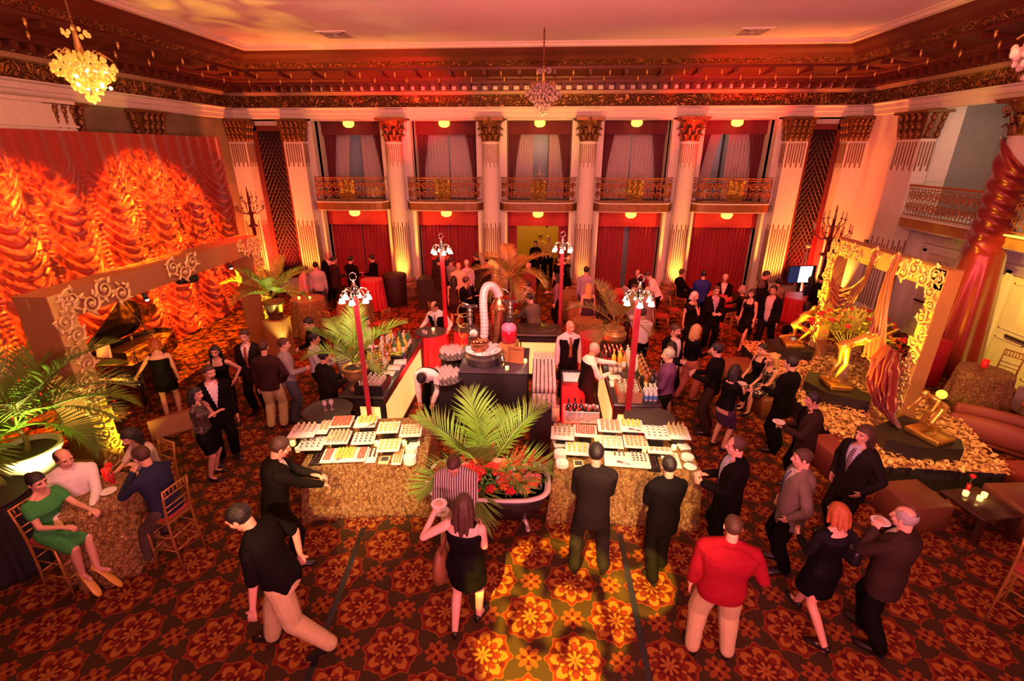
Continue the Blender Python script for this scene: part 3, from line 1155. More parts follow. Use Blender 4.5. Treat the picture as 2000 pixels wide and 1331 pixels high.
def fuse(mb, vox, it=2):
    """one continuous skin over everything in the builder -> (V, F)"""
    me = mb.mesh('f', [])
    _to.data = me
    _rm.voxel_size = vox
    _sm.iterations = it
    vl = TMP.view_layers[0]
    vl.update()
    dg = vl.depsgraph
    ev = _to.evaluated_get(dg)
    m2 = ev.to_mesh()
    n = len(m2.vertices)
    V = np.empty(n * 3, np.float32); m2.vertices.foreach_get('co', V)
    nf = len(m2.polygons)
    L = np.empty(len(m2.loops), np.int32); m2.loops.foreach_get('vertex_index', L)
    F = L.reshape(nf, 4)
    ev.to_mesh_clear()
    _to.data = _tm
    bpy.data.meshes.remove(me)
    return V.reshape(n, 3).astype(float), F


def normals(V, F):
    a = V[F[:, 2]] - V[F[:, 0]]
    b = V[F[:, 3]] - V[F[:, 1]]
    fn = np.cross(a, b)
    N = np.zeros_like(V)
    for k in range(4):
        np.add.at(N, F[:, k], fn)
    return N / (np.linalg.norm(N, axis=1, keepdims=True) + 1e-12)


def raw(name, V, F, mats, mi=None, parent=None, keep=None):
    if keep is not None:
        F = F[keep]
        if mi is not None: mi = mi[keep]
    used = np.unique(F)
    mp = np.zeros(len(V), np.int64); mp[used] = np.arange(len(used))
    V = V[used]; F = mp[F]
    me = bpy.data.meshes.new(name)
    me.vertices.add(len(V)); me.vertices.foreach_set('co', V.astype(np.float32).ravel())
    me.loops.add(F.size); me.loops.foreach_set('vertex_index', F.astype(np.int32).ravel())
    me.polygons.add(len(F))
    me.polygons.foreach_set('loop_start', np.arange(0, F.size, 4, dtype=np.int32))
    me.polygons.foreach_set('use_smooth', np.ones(len(F), bool))
    for m in mats: me.materials.append(m)
    if mi is not None: me.polygons.foreach_set('material_index', mi.astype(np.int32))
    me.update(calc_edges=True)
    me.validate()
    o = bpy.data.objects.new(name, me)
    COL.objects.link(o)
    if parent is not None: o.parent = parent
    return o


def wrinkle(V, F, amp, freq=22, seed=0):
    g = np.random.default_rng(seed)
    N = normals(V, F)
    d = np.zeros(len(V))
    for k in range(5):
        w = g.normal(size=3) * np.array([1, 1, 1.5])
        w = w / np.linalg.norm(w) * freq * g.uniform(.5, 1.6)
        d += np.sin(V @ w + g.uniform(0, 6) + 1.2 * np.sin(V @ (w[[1, 2, 0]] * .5)))
    return V + N * (d / 5 * amp)[:, None]


def ik(a, t, l1, l2, pole):
    a, t, pole = np.array(a, float), np.array(t, float), np.array(pole, float)
    d = t - a
    L = np.linalg.norm(d)
    if L > (l1 + l2) * .995:
        t = a + d / L * (l1 + l2) * .995; d = t - a; L = np.linalg.norm(d)
    u = d / L
    x = (l1 * l1 - l2 * l2 + L * L) / (2 * L)
    h = math.sqrt(max(l1 * l1 - x * x, 0))
    p = pole - u * (pole @ u)
    p /= np.linalg.norm(p) + 1e-9
    return a + u * x + p * h, t


SKIN = [mat('skin_light', (.62, .34, .22), .5, var=.06), mat('skin_tan', (.48, .25, .15), .5, var=.06), mat('skin_brown', (.26, .12, .065), .5, var=.06), mat('skin_pale', (.68, .42, .31), .5, var=.06)]
LIP = mat('lip', (.38, .10, .08), .45)
EYE = mat('eye_dark', (.03, .02, .015), .25)
HAIR = {'black': mat('hair_black', (.010, .008, .007), .45, bump=.5, bscale=90), 'brown': mat('hair_brown', (.055, .024, .012), .45, bump=.5, bscale=90),
        'grey': mat('hair_grey', (.30, .28, .25), .5, bump=.5, bscale=90), 'blond': mat('hair_blond', (.55, .34, .12), .45, bump=.5, bscale=90),
        'red': mat('hair_auburn', (.34, .085, .018), .45, bump=.5, bscale=90), 'white': mat('hair_white', (.62, .56, .48), .5, bump=.5, bscale=90)}
CLO = {}


def cl(name, col, rough=.8, bump=.12, metal=0.0, bs=60):
    return mat('cloth_' + name, col, rough, metal, var=.15, vscale=14, bump=bump, bscale=bs, spec=.06)


BLK = cl('black_suit', (.0055, .0045, .0045))
CHAR = cl('charcoal_suit', (.014, .011, .010))
BRN = cl('brown_suit', (.030, .017, .011))
SHOE = mat('black_shoe_leather', (.012, .010, .010), .3, var=0)
WSH = cl('white_shirt', (.74, .70, .66))
NAVY = cl('navy_shirt', (.022, .026, .055))


def stripes(name, c1, c2, n, axis=0):
    if name in MATS: return MATS[name]
    m = mat(name, c1, .8, var=0, sheen=.05)
    nt = m.node_tree; b = nt.nodes['Principled BSDF']
    tc = nt.nodes.new('ShaderNodeTexCoord'); sp = nt.nodes.new('ShaderNodeSeparateXYZ')
    nt.links.new(tc.outputs['Object'], sp.inputs[0])
    k = (E_(nt, sp.outputs[axis]) * n).sin().gt(.1)
    mx = nt.nodes.new('ShaderNodeMix'); mx.data_type = 'RGBA'
    mx.inputs[6].default_value = (*c1, 1); mx.inputs[7].default_value = (*c2, 1)
    nt.links.new(k.k, mx.inputs[0]); nt.links.new(mx.outputs[2], b.inputs['Base Color'])
    return m


def specks(name, c1, c2, scale, th, metal=0.0, rough=.7):
    if name in MATS: return MATS[name]
    m = mat(name, c1, rough, metal, var=0)
    nt = m.node_tree; b = nt.nodes['Principled BSDF']
    tc = nt.nodes.new('ShaderNodeTexCoord'); vo = nt.nodes.new('ShaderNodeTexVoronoi'); vo.inputs['Scale'].default_value = scale
    nt.links.new(tc.outputs['Object'], vo.inputs[0])
    k = E_(nt, vo.outputs['Distance']).lt(th)
    mx = nt.nodes.new('ShaderNodeMix'); mx.data_type = 'RGBA'
    mx.inputs[6].default_value = (*c1, 1); mx.inputs[7].default_value = (*c2, 1)
    nt.links.new(k.k, mx.inputs[0]); nt.links.new(mx.outputs[2], b.inputs['Base Color'])
    return m


def rot(axis, a):
    return np.array(Matrix.Rotation(a, 3, axis))


TOR_M = [(-.12, .150, .105, 0), (-.03, .165, .118, 0), (.06, .158, .112, 0), (.16, .152, .108, .005), (.26, .168, .118, .005), (.36, .188, .124, .0), (.44, .190, .112, -.008), (.49, .150, .090, -.012), (.525, .085, .070, -.01)]
TOR_F = [(-.14, .160, .108, -.005), (-.05, .172, .120, -.01), (.05, .150, .108, 0), (.15, .124, .090, .005), (.24, .138, .104, .012), (.32, .156, .128, .022), (.40, .158, .104, .002), (.46, .135, .082, -.008), (.51, .068, .060, -.01)]

HANDS = {'down': (.27, .03, -.60), 'front': (.10, .30, -.34), 'plate': (.13, .33, -.27), 'mouth': (.07, .20, -.06), 'pocket': (.225, .06, -.50), 'hip': (.235, .04, -.44),
         'cross': (-.10, .19, -.24), 'clasp': (.03, .22, -.45), 'chin': (.03, .15, -.07), 'lap': (.10, .30, -.46), 'table': (.16, .40, -.36), 'back': (.10, -.14, -.45), 'phone': (.12, .02, .12)}


def person(label, xy, face, h=1.75, w=1.0, sex='m', vox=.012, skin=0, hair='short', hcol='brown', top=None, low=None, hL='down', hR='down', headyaw=0, headpitch=8,
           lean=0, side=0, stance='stand', seat=None, group=None, tie=None, collar=None, vest=None, hem=None, legs=None, bare=False, neck=.0, cross=False, z0=0.0,
           vopen=None, under=None, shoe=None, sleeve=1.0, twist=0, facial=None, hips=None, statue=None, head=None):
    s = h / 1.75
    root = thing('person' if statue is None else 'gold_statue', label, 'person' if statue is None else 'statue', (xy[0], xy[1], z0), -R(face), group)
    rs = np.random.default_rng(abs(hash(label)) % 1000 if False else sum(map(ord, label)))
    fem = sex == 'f'
    TOR = TOR_F if fem else TOR_M
    bw = w
    # ---- skeleton (in metres of a 1.75 m body, scaled at the end)
    hz = .93 if seat is None else (seat + .10) / s
    P = np.array([0, 0 if seat is None else -.02, hz])
    if hips is not None: P = P + np.array(hips)
    Rt = rot('Z', -R(twist)) @ rot('Y', R(side)) @ rot('X', -R(lean))
    u, rt, fw = Rt @ [0, 0, 1], Rt @ [1, 0, 0], Rt @ [0, 1, 0]
    N = P + u * .50
    shw = (.160 if fem else .180) * (1 + (bw - 1) * .5)
    sh = {sd: N - u * .062 + rt * (sd * shw) for sd in (-1, 1)}
    fwd0 = np.array([0, 1.0, 0])
    # legs
    if legs is None:
        if seat is not None:
            legs = ((-.10, .42, 0), (.10, .44, 0))
            if cross: legs = ((-.02, .50, .0), (.10, .42, .10))
        else:
            legs = {'stand': ((-.11, .0, 0), (.11, .03, 0)), 'wide': ((-.17, .0, 0), (.17, .03, 0)), 'walk': ((-.08, -.28, .06), (.09, .30, 0)), 'walk2': ((-.08, .28, 0), (.09, -.28, .06)), 'close': ((-.07, 0, 0), (.07, .04, 0)),
                    'step': ((-.10, -.12, 0), (.10, .12, 0))}[stance]
    hipj = {sd: P + np.array([sd * .088 * (1.05 if fem else 1), 0, -.02]) for sd in (-1, 1)}
    kn, an = {}, {}
    l1, l2 = (.44, .42)
    for sd, f in zip((-1, 1), legs):
        t = np.array([f[0], f[1] - .04, f[2] + .085])
        kn[sd], an[sd] = ik(hipj[sd], t, l1, l2, (sd * .12, 1, .25 if seat is None else .9))
    # arms
    el, wr = {}, {}
    spec = {-1: hL, 1: hR}
    kind = {}
    for sd in (-1, 1):
        q = spec[sd]
        kind[sd] = q if isinstance(q, str) else 'free'
        t = HANDS[q] if isinstance(q, str) else q
        # targets are given from the neck base: x outward, y forward, z up
        tgt = N + rt * (sd * t[0]) + fwd0 * t[1] + np.array([0, 0, t[2]])
        if kind[sd] == 'down': tgt = sh[sd] + np.array([sd * .06, .04, -.54])
        pole = rt * sd * (.9 if kind[sd] in ('mouth', 'chin', 'hip', 'pocket', 'phone') else .35) + np.array([0, -.7, -.6])
        el[sd], wr[sd] = ik(sh[sd], tgt, .285, .245, pole)
    # head
    Rh = Rt @ rot('Z', -R(headyaw)) @ rot('X', -R(headpitch))
    Hc = N + u * .05 + (Rh @ np.array([0, .012, .135]))

    if head is not None:
        # stand the figure where its head-top is seen
        tp = (Hc + Rh @ np.array([0, -.02, .118])) * s
        g = G(head[0], head[1], tp[2] + z0)
        ca, sa = math.cos(-R(face)), math.sin(-R(face))
        xy = (g[0] - (ca * tp[0] - sa * tp[1]), g[1] - (sa * tp[0] + ca * tp[1]))
        root.location = (xy[0], xy[1], z0)

    def hp(p):
        return Hc + Rh @ np.array(p, float)

    # ---------------- body: one skin
    mb = MB()

    def torso(mb, infl, t0=-.2, t1=.6, sc=1.0, n=20, flare=0.0):
        rings = []
        for t, a, d, oy in TOR:
            if t < t0 or t > t1: continue
            belly = (bw - 1) * .10 * max(0, 1 - abs(t - .10) / .25)
            a2 = a * (1 + (bw - 1) * .8) * sc + infl; d2 = d * (1 + (bw - 1) * .9) * sc + infl + belly * .5
            if t > .47: a2 = a * sc + infl; d2 = d * sc + infl
            ang = np.arange(n) * 2 * PI / n
            ca, sa = np.cos(ang), np.sin(ang)
            e = .88
            px = np.sign(ca) * np.abs(ca) ** e * a2; py = np.sign(sa) * np.abs(sa) ** e * d2 + oy + belly * .6
            rings.append(P + u * t + px[:, None] * rt + py[:, None] * fw)
        mb.loft(rings)
    torso(mb, -.006, sc=.97)
    cap = mb.capsule
    cap(N - u * .03, N + u * .06 + fw * .01, .056 if not fem else .046, .052 if not fem else .042, 12)
    ra = (.046, .038, .026) if not fem else (.042, .034, .024)
    if bw > 1.15: ra = tuple(k * 1.2 for k in ra)
    for sd in (-1, 1):
        cap(N - u * .02 + rt * sd * .04, sh[sd], .045, .050 if not fem else .043); cap(N + u * .035 + rt * sd * .02, sh[sd] - rt * sd * .03, .035, .04)
        cap(sh[sd], el[sd], ra[0] * 1.12, ra[1]); cap(el[sd], wr[sd], ra[1], ra[2])
        k1, k2, k3 = (.082, .052, .036)
        if bw > 1.2: k1, k2, k3 = .09, .06, .042
        cap(hipj[sd], kn[sd], k1, k2)
        mid = kn[sd] * .68 + an[sd] * .32 + (0, -.012, 0)
        cap(kn[sd], mid, k2, .052); cap(mid, an[sd], .052, k3)
        # foot
        td = an[sd] - kn[sd]
        fd = np.array([sd * .22, 1, 0]); fd /= np.linalg.norm(fd)
        if seat is None and an[sd][2] > .12: fdz = -.5
        else: fdz = -.12
        cap(an[sd] + (0, 0, -.035) - fd * .03, an[sd] + fd * .13 + (0, 0, -.045 + fdz * .1), .034, .026)
    # head
    ball = mb.ball
    for c, r in (((0, -.012, .030), (.074, .093, .088)), ((0, .014, -.030), (.060, .072, .082)), ((0, .060, -.092), (.024, .024, .022)), ((0, .078, -.052), (.026, .018, .020)),
                 ((.036, .056, -.022), (.026, .026, .026)), ((-.036, .056, -.022), (.026, .026, .026)), ((.077, -.008, -.005), (.010, .020, .032)), ((-.077, -.008, -.005), (.010, .020, .032))):
        ball(hp(c), r, 14, 10, M=Rh)
    cap(hp((0, .084, .022)), hp((0, .107, -.022)), .010, .015); cap(hp((-.016, .092, -.026)), hp((.016, .092, -.026)), .010, .010)
    cap(hp((-.042, .068, .030)), hp((.042, .068, .030)), .018, .018)
    cap(hp((-.020, .090, -.058)), hp((.020, .090, -.058)), .008, .008)
    cap(hp((0, -.03, -.06)), N + u * .02, .052 if not fem else .044, .056 if not fem else .047)
    # hands
    palmc = {}
    fr = max(.0088, vox * .62)
    for sd in (-1, 1):
        d = wr[sd] - el[sd]; d /= np.linalg.norm(d)
        kd = kind[sd]
        hold = kd in ('plate', 'front', 'mouth', 'table', 'free')
        inward = -rt * sd
        nrm = inward if kd in ('down', 'hip', 'pocket', 'front', 'mouth', 'chin', 'phone', 'clasp') else np.array([0, 0, -1.0])
        if kd == 'plate': nrm = np.array([0, 0, 1.0])
        nrm = nrm - d * (nrm @ d); nrm /= np.linalg.norm(nrm) + 1e-9
        sdv = np.cross(d, nrm)          # across the palm
        if sdv @ (np.array([0, 0, 1.0]) if abs(nrm[2]) < .7 else -rt * sd) < 0: sdv = -sdv   # toward the thumb
        w0 = wr[sd]
        for k in (-.028, -.009, .010, .029):
            cap(w0 + sdv * k * .6 + d * .015, w0 + d * .085 + sdv * k, .015, .0125, 8)
        curl = .9 if hold else .35
        for k, L in ((-.030, .056), (-.010, .070), (.011, .076), (.032, .068)):
            b0 = w0 + d * .088 + sdv * k
            d1 = d * math.cos(curl * .6) + nrm * math.sin(curl * .6)
            d2 = d * math.cos(curl * 1.6) + nrm * math.sin(curl * 1.6)
            j = b0 + d1 * L * .55
            cap(b0, j, fr, fr * .95, 8); cap(j, j + d2 * L * .5, fr * .95, fr * .85, 8)
        tb = w0 + d * .03 + sdv * .03
        j = tb + (sdv * .7 + d * .6 + nrm * .3) * .036
        cap(tb, j, fr * 1.25, fr * 1.1, 8); cap(j, j + (d * .8 + nrm * .5 + sdv * .1) * .032, fr * 1.1, fr * .9, 8)
        palmc[sd] = (w0 + d * .10 + nrm * .035)
    V, F = fuse(mb, vox / s, 2 if vox < .011 else 1)
    V = V.astype(float)
    skm = SKIN[skin]
    hm = HAIR[hcol]
    fc = V[F].mean(1)
    q = (fc - Hc) @ Rh
    mi = np.zeros(len(F), np.int64)
    if statue is None:
        inh = (np.abs(q) < .14).all(1)
        mi[inh & (q[:, 1] > .07) & (((q - [0, .09, -.058]) / [.025, .03, .009]) ** 2).sum(1).__lt__(1)] = 1
        for sx in (-1, 1):
            mi[inh & ((((q - [sx * .032, .08, .008]) / [.013, .03, .007]) ** 2).sum(1) < 1)] = 2
            mi[inh & (q[:, 1] > .05) & (np.abs(q[:, 2] - .031) < .0055) & (np.abs(q[:, 0] - sx * .034) < .019)] = 3
        if facial:
            mi[inh & (q[:, 1] > .045) & (np.abs(q[:, 0]) < .034) & (((np.abs(q[:, 2] + .046) < .006)) | ((q[:, 2] < -.068) & (q[:, 2] > -.11)))] = 3
    raw('body', V * s, F, [skm, LIP, EYE, hm] if statue is None else [statue], mi if statue is None else None, root)
    # ---------------- hair
    vh = max(vox, .009)
    if statue is None and hair != 'bald':
        mb = MB(); ball = mb.ball
        th = .004 if hair == 'buzz' else .010
        ball(hp((0, -.016, .032)), (.076 + th, .094 + th, .090 + th), 18, 12, M=Rh)
        long_ = {'bob': -.12, 'long': -.34, 'mid': -.20, 'curly': -.10}.get(hair)
        if long_ is not None:
            for a in np.linspace(35, 325, 9):
                x, y = .082 * math.sin(R(a)), .088 * math.cos(R(a)) - .018
                back = (1 - math.cos(R(a))) / 2
                zl = long_ * (.55 + .45 * back)
                a0 = hp((x * .85, y * .85, .04)); a1 = hp((x, y, -.05))
                e1 = a1 + np.array([0, 0, zl + .05]) + (Rh @ np.array([x * .2, y * .1 - .01, 0]))
                mb.capsule(a0, a1, .034, .032, 8); mb.capsule(a1, e1, .032, .020, 8)
        if hair == 'updo': ball(hp((0, -.105, .05)), (.045, .04, .045), 12, 8)
        Vh, Fh = fuse(mb, vh / s, 1)
        qv = (Vh[Fh].mean(1) - Hc) @ Rh
        line = np.interp(qv[:, 1], [-.12, -.05, -.015, .012, .03, .05, .075], [-.062, -.060, -.03, -.028, .02, .058, .070])
        if long_ is not None: line = np.where(qv[:, 1] < .025, -9, np.interp(qv[:, 1], [.025, .045, .08], [-.02 if hair != 'curly' else .0, .055, .066]))
        keep = qv[:, 2] > line
        if hair == 'balding': keep &= ~((qv[:, 2] > .066) & (np.abs(qv[:, 0]) < .064))
        if hair == 'receding': keep &= ~((qv[:, 2] > .055) & (qv[:, 1] > .022))
        Vh = wrinkle(Vh, Fh, .012 if hair == 'curly' else .004, 60 if hair == 'curly' else 45, 3)
        raw('hair', Vh * s, Fh, [hm], None, root, keep)
    if statue is not None:
        return root, None, palmc
    # ---------------- lower garment
    def leg_tubes(mb, rA, rB, rC, down=1.0):
        for sd in (-1, 1):
            e = an[sd] + (0, -.01, .015)
            mb.capsule(hipj[sd], kn[sd], rA, rB, 12)
            if down >= 1: mb.capsule(kn[sd], e, rB, rC, 12)
            elif down > 0: mb.capsule(kn[sd], kn[sd] + (e - kn[sd]) * down, rB, rC, 12)

    vc = max(vox * 1.15, .010)
    wl = 1 + (bw - 1) * .5
    if low is not None and low[0] == 'trousers':
        mb = MB()
        torso(mb, .012, -.2, .08)
        leg_tubes(mb, .106 * wl, .086 * wl, .074)
        mb.capsule(hipj[-1], hipj[1], .10 * wl, .10 * wl)
        V, F = fuse(mb, vc / s, 3)
        V = wrinkle(V, F, .007, 20, int(rs.integers(999)))
        raw('trousers', V * s, F, [low[1]], None, root)
    if low is not None and low[0] in ('skirt', 'dress'):
        mb = MB()
        hemz = hem if hem is not None else .52
        n = 24
        ang = np.arange(n) * 2 * PI / n
        if seat is None:
            rings = []
            for k, zz in enumerate(np.linspace(P[2] + .12, hemz, 7)):
                tt = (P[2] + .12 - zz) / (P[2] + .12 - hemz)
                f = min(max((hipj[1][2] - zz) / .44, 0), 1)
                c = (kn[-1] + kn[1]) / 2 * f + (P + u * .12 * (1 - tt * 2 if tt < .5 else 0)) * (1 - f)
                spread = max(abs(kn[1][0] - kn[-1][0]) / 2, .09) * f
                spy = abs(kn[1][1] - kn[-1][1]) / 2 * f
                a = np.interp(tt, [0, .28, .5, 1], [.135, .18, .182, .13]) * wl + spread * .75
                d = np.interp(tt, [0, .28, .5, 1], [.098, .13, .125, .10]) * wl + spy * .8
                rings.append(np.stack([c[0] + a * np.cos(ang), c[1] + d * np.sin(ang), np.full(n, zz)], 1))
            mb.loft(rings)
        else:
            for sd in (-1, 1):
                mb.capsule(hipj[sd], hipj[sd] * .12 + kn[sd] * .88, .108 * wl, .085 * wl, 12)
            mb.capsule((hipj[-1] + hipj[1]) / 2, (kn[-1] + kn[1]) / 2 * .85 + (hipj[-1] + hipj[1]) / 2 * .15, .10, .075)
            torso(mb, .014, -.2, .10)
        if low[0] == 'dress':
            torso(mb, .012, -.2, .42)
            if sleeve > 0 and sleeve < .9:
                for sd in (-1, 1):
                    mb.capsule(N - u * .04 + rt * sd * .09, sh[sd], .05, .058); mb.capsule(sh[sd], sh[sd] + (el[sd] - sh[sd]) * sleeve, .060, .056)
                torso(mb, .010, -.2, .47)
            elif not bare:
                for sd in (-1, 1):
                    mb.capsule(N - u * .14 + rt * sd * .095 + fw * .045, N - u * .022 + rt * sd * .095, .045, .047); mb.capsule(N - u * .022 + rt * sd * .095, N - u * .16 + rt * sd * .085 - fw * .045, .047, .05)
        V, F = fuse(mb, vc / s, 5)
        V = wrinkle(V, F, .006, 16, int(rs.integers(999)))
        raw(low[0], V * s, F, [low[1]], None, root)
    # ---------------- upper garment
    if top is not None:
        kd, tm = top
        mb = MB()
        inf = {'jacket': .030, 'shirt': .014, 'sweater': .020, 'top': .010}[kd]
        if kd == 'jacket':
            torso(mb, inf, -.2, .53)
            if seat is None:
                n = 20; ang = np.arange(n) * 2 * PI / n
                mb.loft([P + u * t + (np.cos(ang) * (a * wl))[:, None] * rt + (np.sin(ang) * (b * wl))[:, None] * fw for t, a, b in ((-.22, .196, .150), (-.10, .196, .150), (.05, .188, .142))])
        else:
            torso(mb, inf, -.2 if kd != 'top' else -.08, .50 if kd == 'top' else .53)
        ar = {'jacket': (.070, .060, .048), 'shirt': (.062, .056, .042), 'sweater': (.066, .060, .046), 'top': (.056, .050, .040)}[kd]
        if bw > 1.15: ar = tuple(k * 1.15 for k in ar)
        if fem: ar = tuple(k * .9 for k in ar)
        if kd != 'top': mb.capsule(N - u * .04 - fw * .008, N + u * .022 - fw * .004, .076, .068, 14)
        for sd in (-1, 1):
            mb.capsule(N - u * .03 + rt * sd * .045, sh[sd], .058, ar[0]); mb.capsule(N + u * (.03 if kd != 'top' else .0) + rt * sd * .03, sh[sd] - rt * sd * .01, .050 if kd != 'top' else .040, ar[0] * .92)
            if sleeve > .5:
                mb.capsule(sh[sd], el[sd], ar[0], ar[1], 12)
                f = (sleeve - .5) * 2
                mb.capsule(el[sd], el[sd] + (wr[sd] - el[sd]) * f, ar[1], ar[1] * (1 - f) + ar[2] * f, 12)
            elif sleeve > 0:
                mb.capsule(sh[sd], sh[sd] + (el[sd] - sh[sd]) * sleeve * 2, ar[0], ar[0], 12)
        V, F = fuse(mb, vc / s, 5)
        keep = None
        V = wrinkle(V, F, .008 if kd != 'top' else .004, 19, int(rs.integers(999)))
        if vopen is not None:
            c = V[F].mean(1) - P
            t, x, y = c @ u, c @ rt, c @ fw
            t0, w0, w1 = vopen
            keep = ~((y > .02) & (t > t0) & (np.abs(x) < np.interp(t, [t0, .50], [w0, w1])))
        nm = {'jacket': 'jacket', 'shirt': 'shirt', 'sweater': 'sweater', 'top': 'blouse'}[kd]
        raw(nm, V * s, F, [tm], None, root, keep)
    if under is not None:
        mb = MB()
        torso(mb, .016, .0 if vopen is None or vopen[0] > 0 else -.2, .50, n=28)
        cu = N - u * .02
        mb.tube([cu, N + u * .035 + fw * .01], [.072, .062], 16)
        mb.v = [v * s for v in mb.v]
        mb.build('shirt_front', under, root)
    elif collar is not None:
        mb = MB(); mb.tube([N - u * .035, N + u * .03 + fw * .008], [.086, .064], 16); mb.v = [v * s for v in mb.v]; mb.build('collar', collar, root)
    if tie is not None:
        mb = MB()
        pts = []
        for t in np.linspace(.49, .08, 8):
            d = np.interp(t, [k[0] for k in TOR], [k[2] * (1 + (bw - 1) * .9) + k[3] for k in TOR]) + .022 + (.012 if vest is not None else 0) + max(0, bw - 1) * .1 * max(0, 1 - abs(t - .1) / .25)
            ww = np.interp(t, [.08, .44, .49], [.040, .024, .022])
            c = P + u * t + fw * d
            pts.append([c - rt * ww, c + fw * .008, c + rt * ww, c - fw * .010])
        mb.loft(pts); mb.v = [v * s for v in mb.v]
        mb.build('tie', tie, root)
    if vest is not None:
        mb = MB(); torso(mb, .026, -.14, .47)
        for sd in (-1, 1): mb.capsule(N - u * .10 + rt * sd * .10, N - u * .04 + rt * sd * .09, .066, .062)
        V, F = fuse(mb, vc / s, 1)
        c = V[F].mean(1) - P
        t, x, y = c @ u, c @ rt, c @ fw
        keep = ~((y > .02) & (t > .22) & (np.abs(x) < np.interp(t, [.22, .50], [.0, .085])))
        raw('waistcoat', V * s, F, [vest], None, root, keep)
    # ---------------- shoes
    shm = shoe if shoe is not None else SHOE
    for sd in (-1, 1):
        mb = MB()
        a = an[sd]
        fd = np.array([sd * .22, 1, 0]); fd /= np.linalg.norm(fd)
        sx = np.array([fd[1], -fd[0], 0])
        lift = a[2] - .085
        rings = []
        hb = .055 if fem else 0
        for y, ww, hh in ((-.085, .022, .05), (-.07, .036, .085), (-.02, .038, .09 if not fem else .055), (.05, .042, .07 if not fem else .042), (.11, .047, .052), (.16, .042, .042), (.19, .022, .030)):
            c = a * [1, 1, 0] + fd * (y + .02)
            slope = -lift * .9 * max(0, y) / .19
            zb = max(0.004, lift + slope + .004)
            zt = hb * max(0, 1 - (y + .085) / .16) if fem else 0
            ang = np.arange(10) * 2 * PI / 10
            rings.append(np.stack([c[0] + sx[0] * ww * np.cos(ang), c[1] + sx[1] * ww * np.cos(ang), zb + zt * .6 + np.clip(.5 + .62 * np.sin(ang), 0, 1) * hh], 1))
        mb.loft(rings)
        if fem: mb.cyl((a * [1, 1, 0] - fd * .045) + (0, 0, lift + .004), (a * [1, 1, 0] - fd * .05) + (0, 0, lift + .05), .008, .02, n=6)
        mb.v = [v * s for v in mb.v]
        mb.build('shoe', shm, root)
    info = dict(N=N * s, u=u, rt=rt, fw=fw, P=P * s, s=s, sh={k: v * s for k, v in sh.items()}, el={k: v * s for k, v in el.items()}, Hc=Hc * s, Rh=Rh, root=root)
    cf, sf = math.cos(-R(face)), math.sin(-R(face))

    def world(p):
        p = np.array(p) * 1.0
        return np.array([xy[0] + cf * p[0] - sf * p[1], xy[1] + sf * p[0] + cf * p[1], z0 + p[2]])
    info['world'] = world
    return root, info, {k: world(v * s) for k, v in palmc.items()}

# ================================================================== CHAIRS, TABLES, CLOTHS
CHAIRM = mat('chair_gilt', (.42, .20, .05), .35, .45)
CUSH = mat('chair_cushion', (.28, .03, .02), .8)
CUSHP = mat('chair_cushion_pale', (.62, .50, .40), .8)


def make_chair(z=.45, nm='ballroom_chair'):
    """chiavari ballroom chair: turned legs, slim rungs, spindle back; local +y is the way it faces"""
    r = thing(nm, 'x', 'chair')
    w, d = .19, .19; k_ = z - .45
    mb = MB(); mb.prism([(-w, d), (-w + .02, -d), (w - .02, -d), (w, d)], z - .035, z); mb.build('seat', CHAIRM, r)
    mb = MB(); mb.rbox((0, 0, z + .022), (.36, .36, .045), .05); mb.build('cushion', CUSH, r)
    prof = lambda x0, y0, x1, y1, zt: [(x0, y0, 0), (x0 + (x1 - x0) * .5, y0 + (y1 - y0) * .5, zt / 2), (x1, y1, zt)]
    for sx in (-1, 1):
        mb = MB(); mb.tube(prof(sx * .185, .19, sx * .175, .175, z), [.011, .017, .017], 8)
        for zz in (z * .36, z * .64): mb.ball((sx * .18, .185 - zz * .02, zz), (.021, .021, .012), 8, 5)
        mb.build('leg', CHAIRM, r)
        mb = MB(); mb.tube([(sx * .175, -.215, 0), (sx * .17, -.175, z * .55), (sx * .165, -.175, z), (sx * .165, -.205, z + .25), (sx * .17, -.245, z + .47)], [.011, .016, .017, .015, .012], 8)
        mb.build('leg', CHAIRM, r)
    mb = MB()
    for zz in (z * .40, z * .67):
        for sx in (-1, 1): mb.cyl((sx * .18, .185, zz), (sx * .168, -.19, zz), .008, n=6)
        mb.cyl((-.18, .185, zz - .03), (.18, .185, zz - .03), .008, n=6); mb.cyl((-.168, -.185, zz + .02), (.168, -.185, zz + .02), .008, n=6)
    mb.build('stretcher', CHAIRM, r)
    mb = MB()
    yb = lambda zz: np.interp(zz - k_, [.45, .70, .92], [-.175, -.205, -.245])
    for zz, rr in ((.905, .014), (.80, .010), (.66, .009), (.58, .009)): mb.cyl((-.168, yb(zz + k_), zz + k_), (.168, yb(zz + k_), zz + k_), rr, n=7)
    for k in range(6):
        x = -.13 + k * .052
        mb.cyl((x, yb(.80 + k_), .80 + k_), (x, yb(.905 + k_), .905 + k_), .007, n=6)
        mb.ball((x, yb(.85 + k_), .85 + k_), (.011, .011, .02), 6, 5)
    mb.build('backrest', CHAIRM, r)
    return r


CHAIR = make_chair()
STOOL = make_chair(.76, 'bar_chair')


def chair(xy, face, label, group=None, st=False):
    return place(STOOL if st else CHAIR, USED, (xy[0], xy[1], 0), -R(face), label, group)


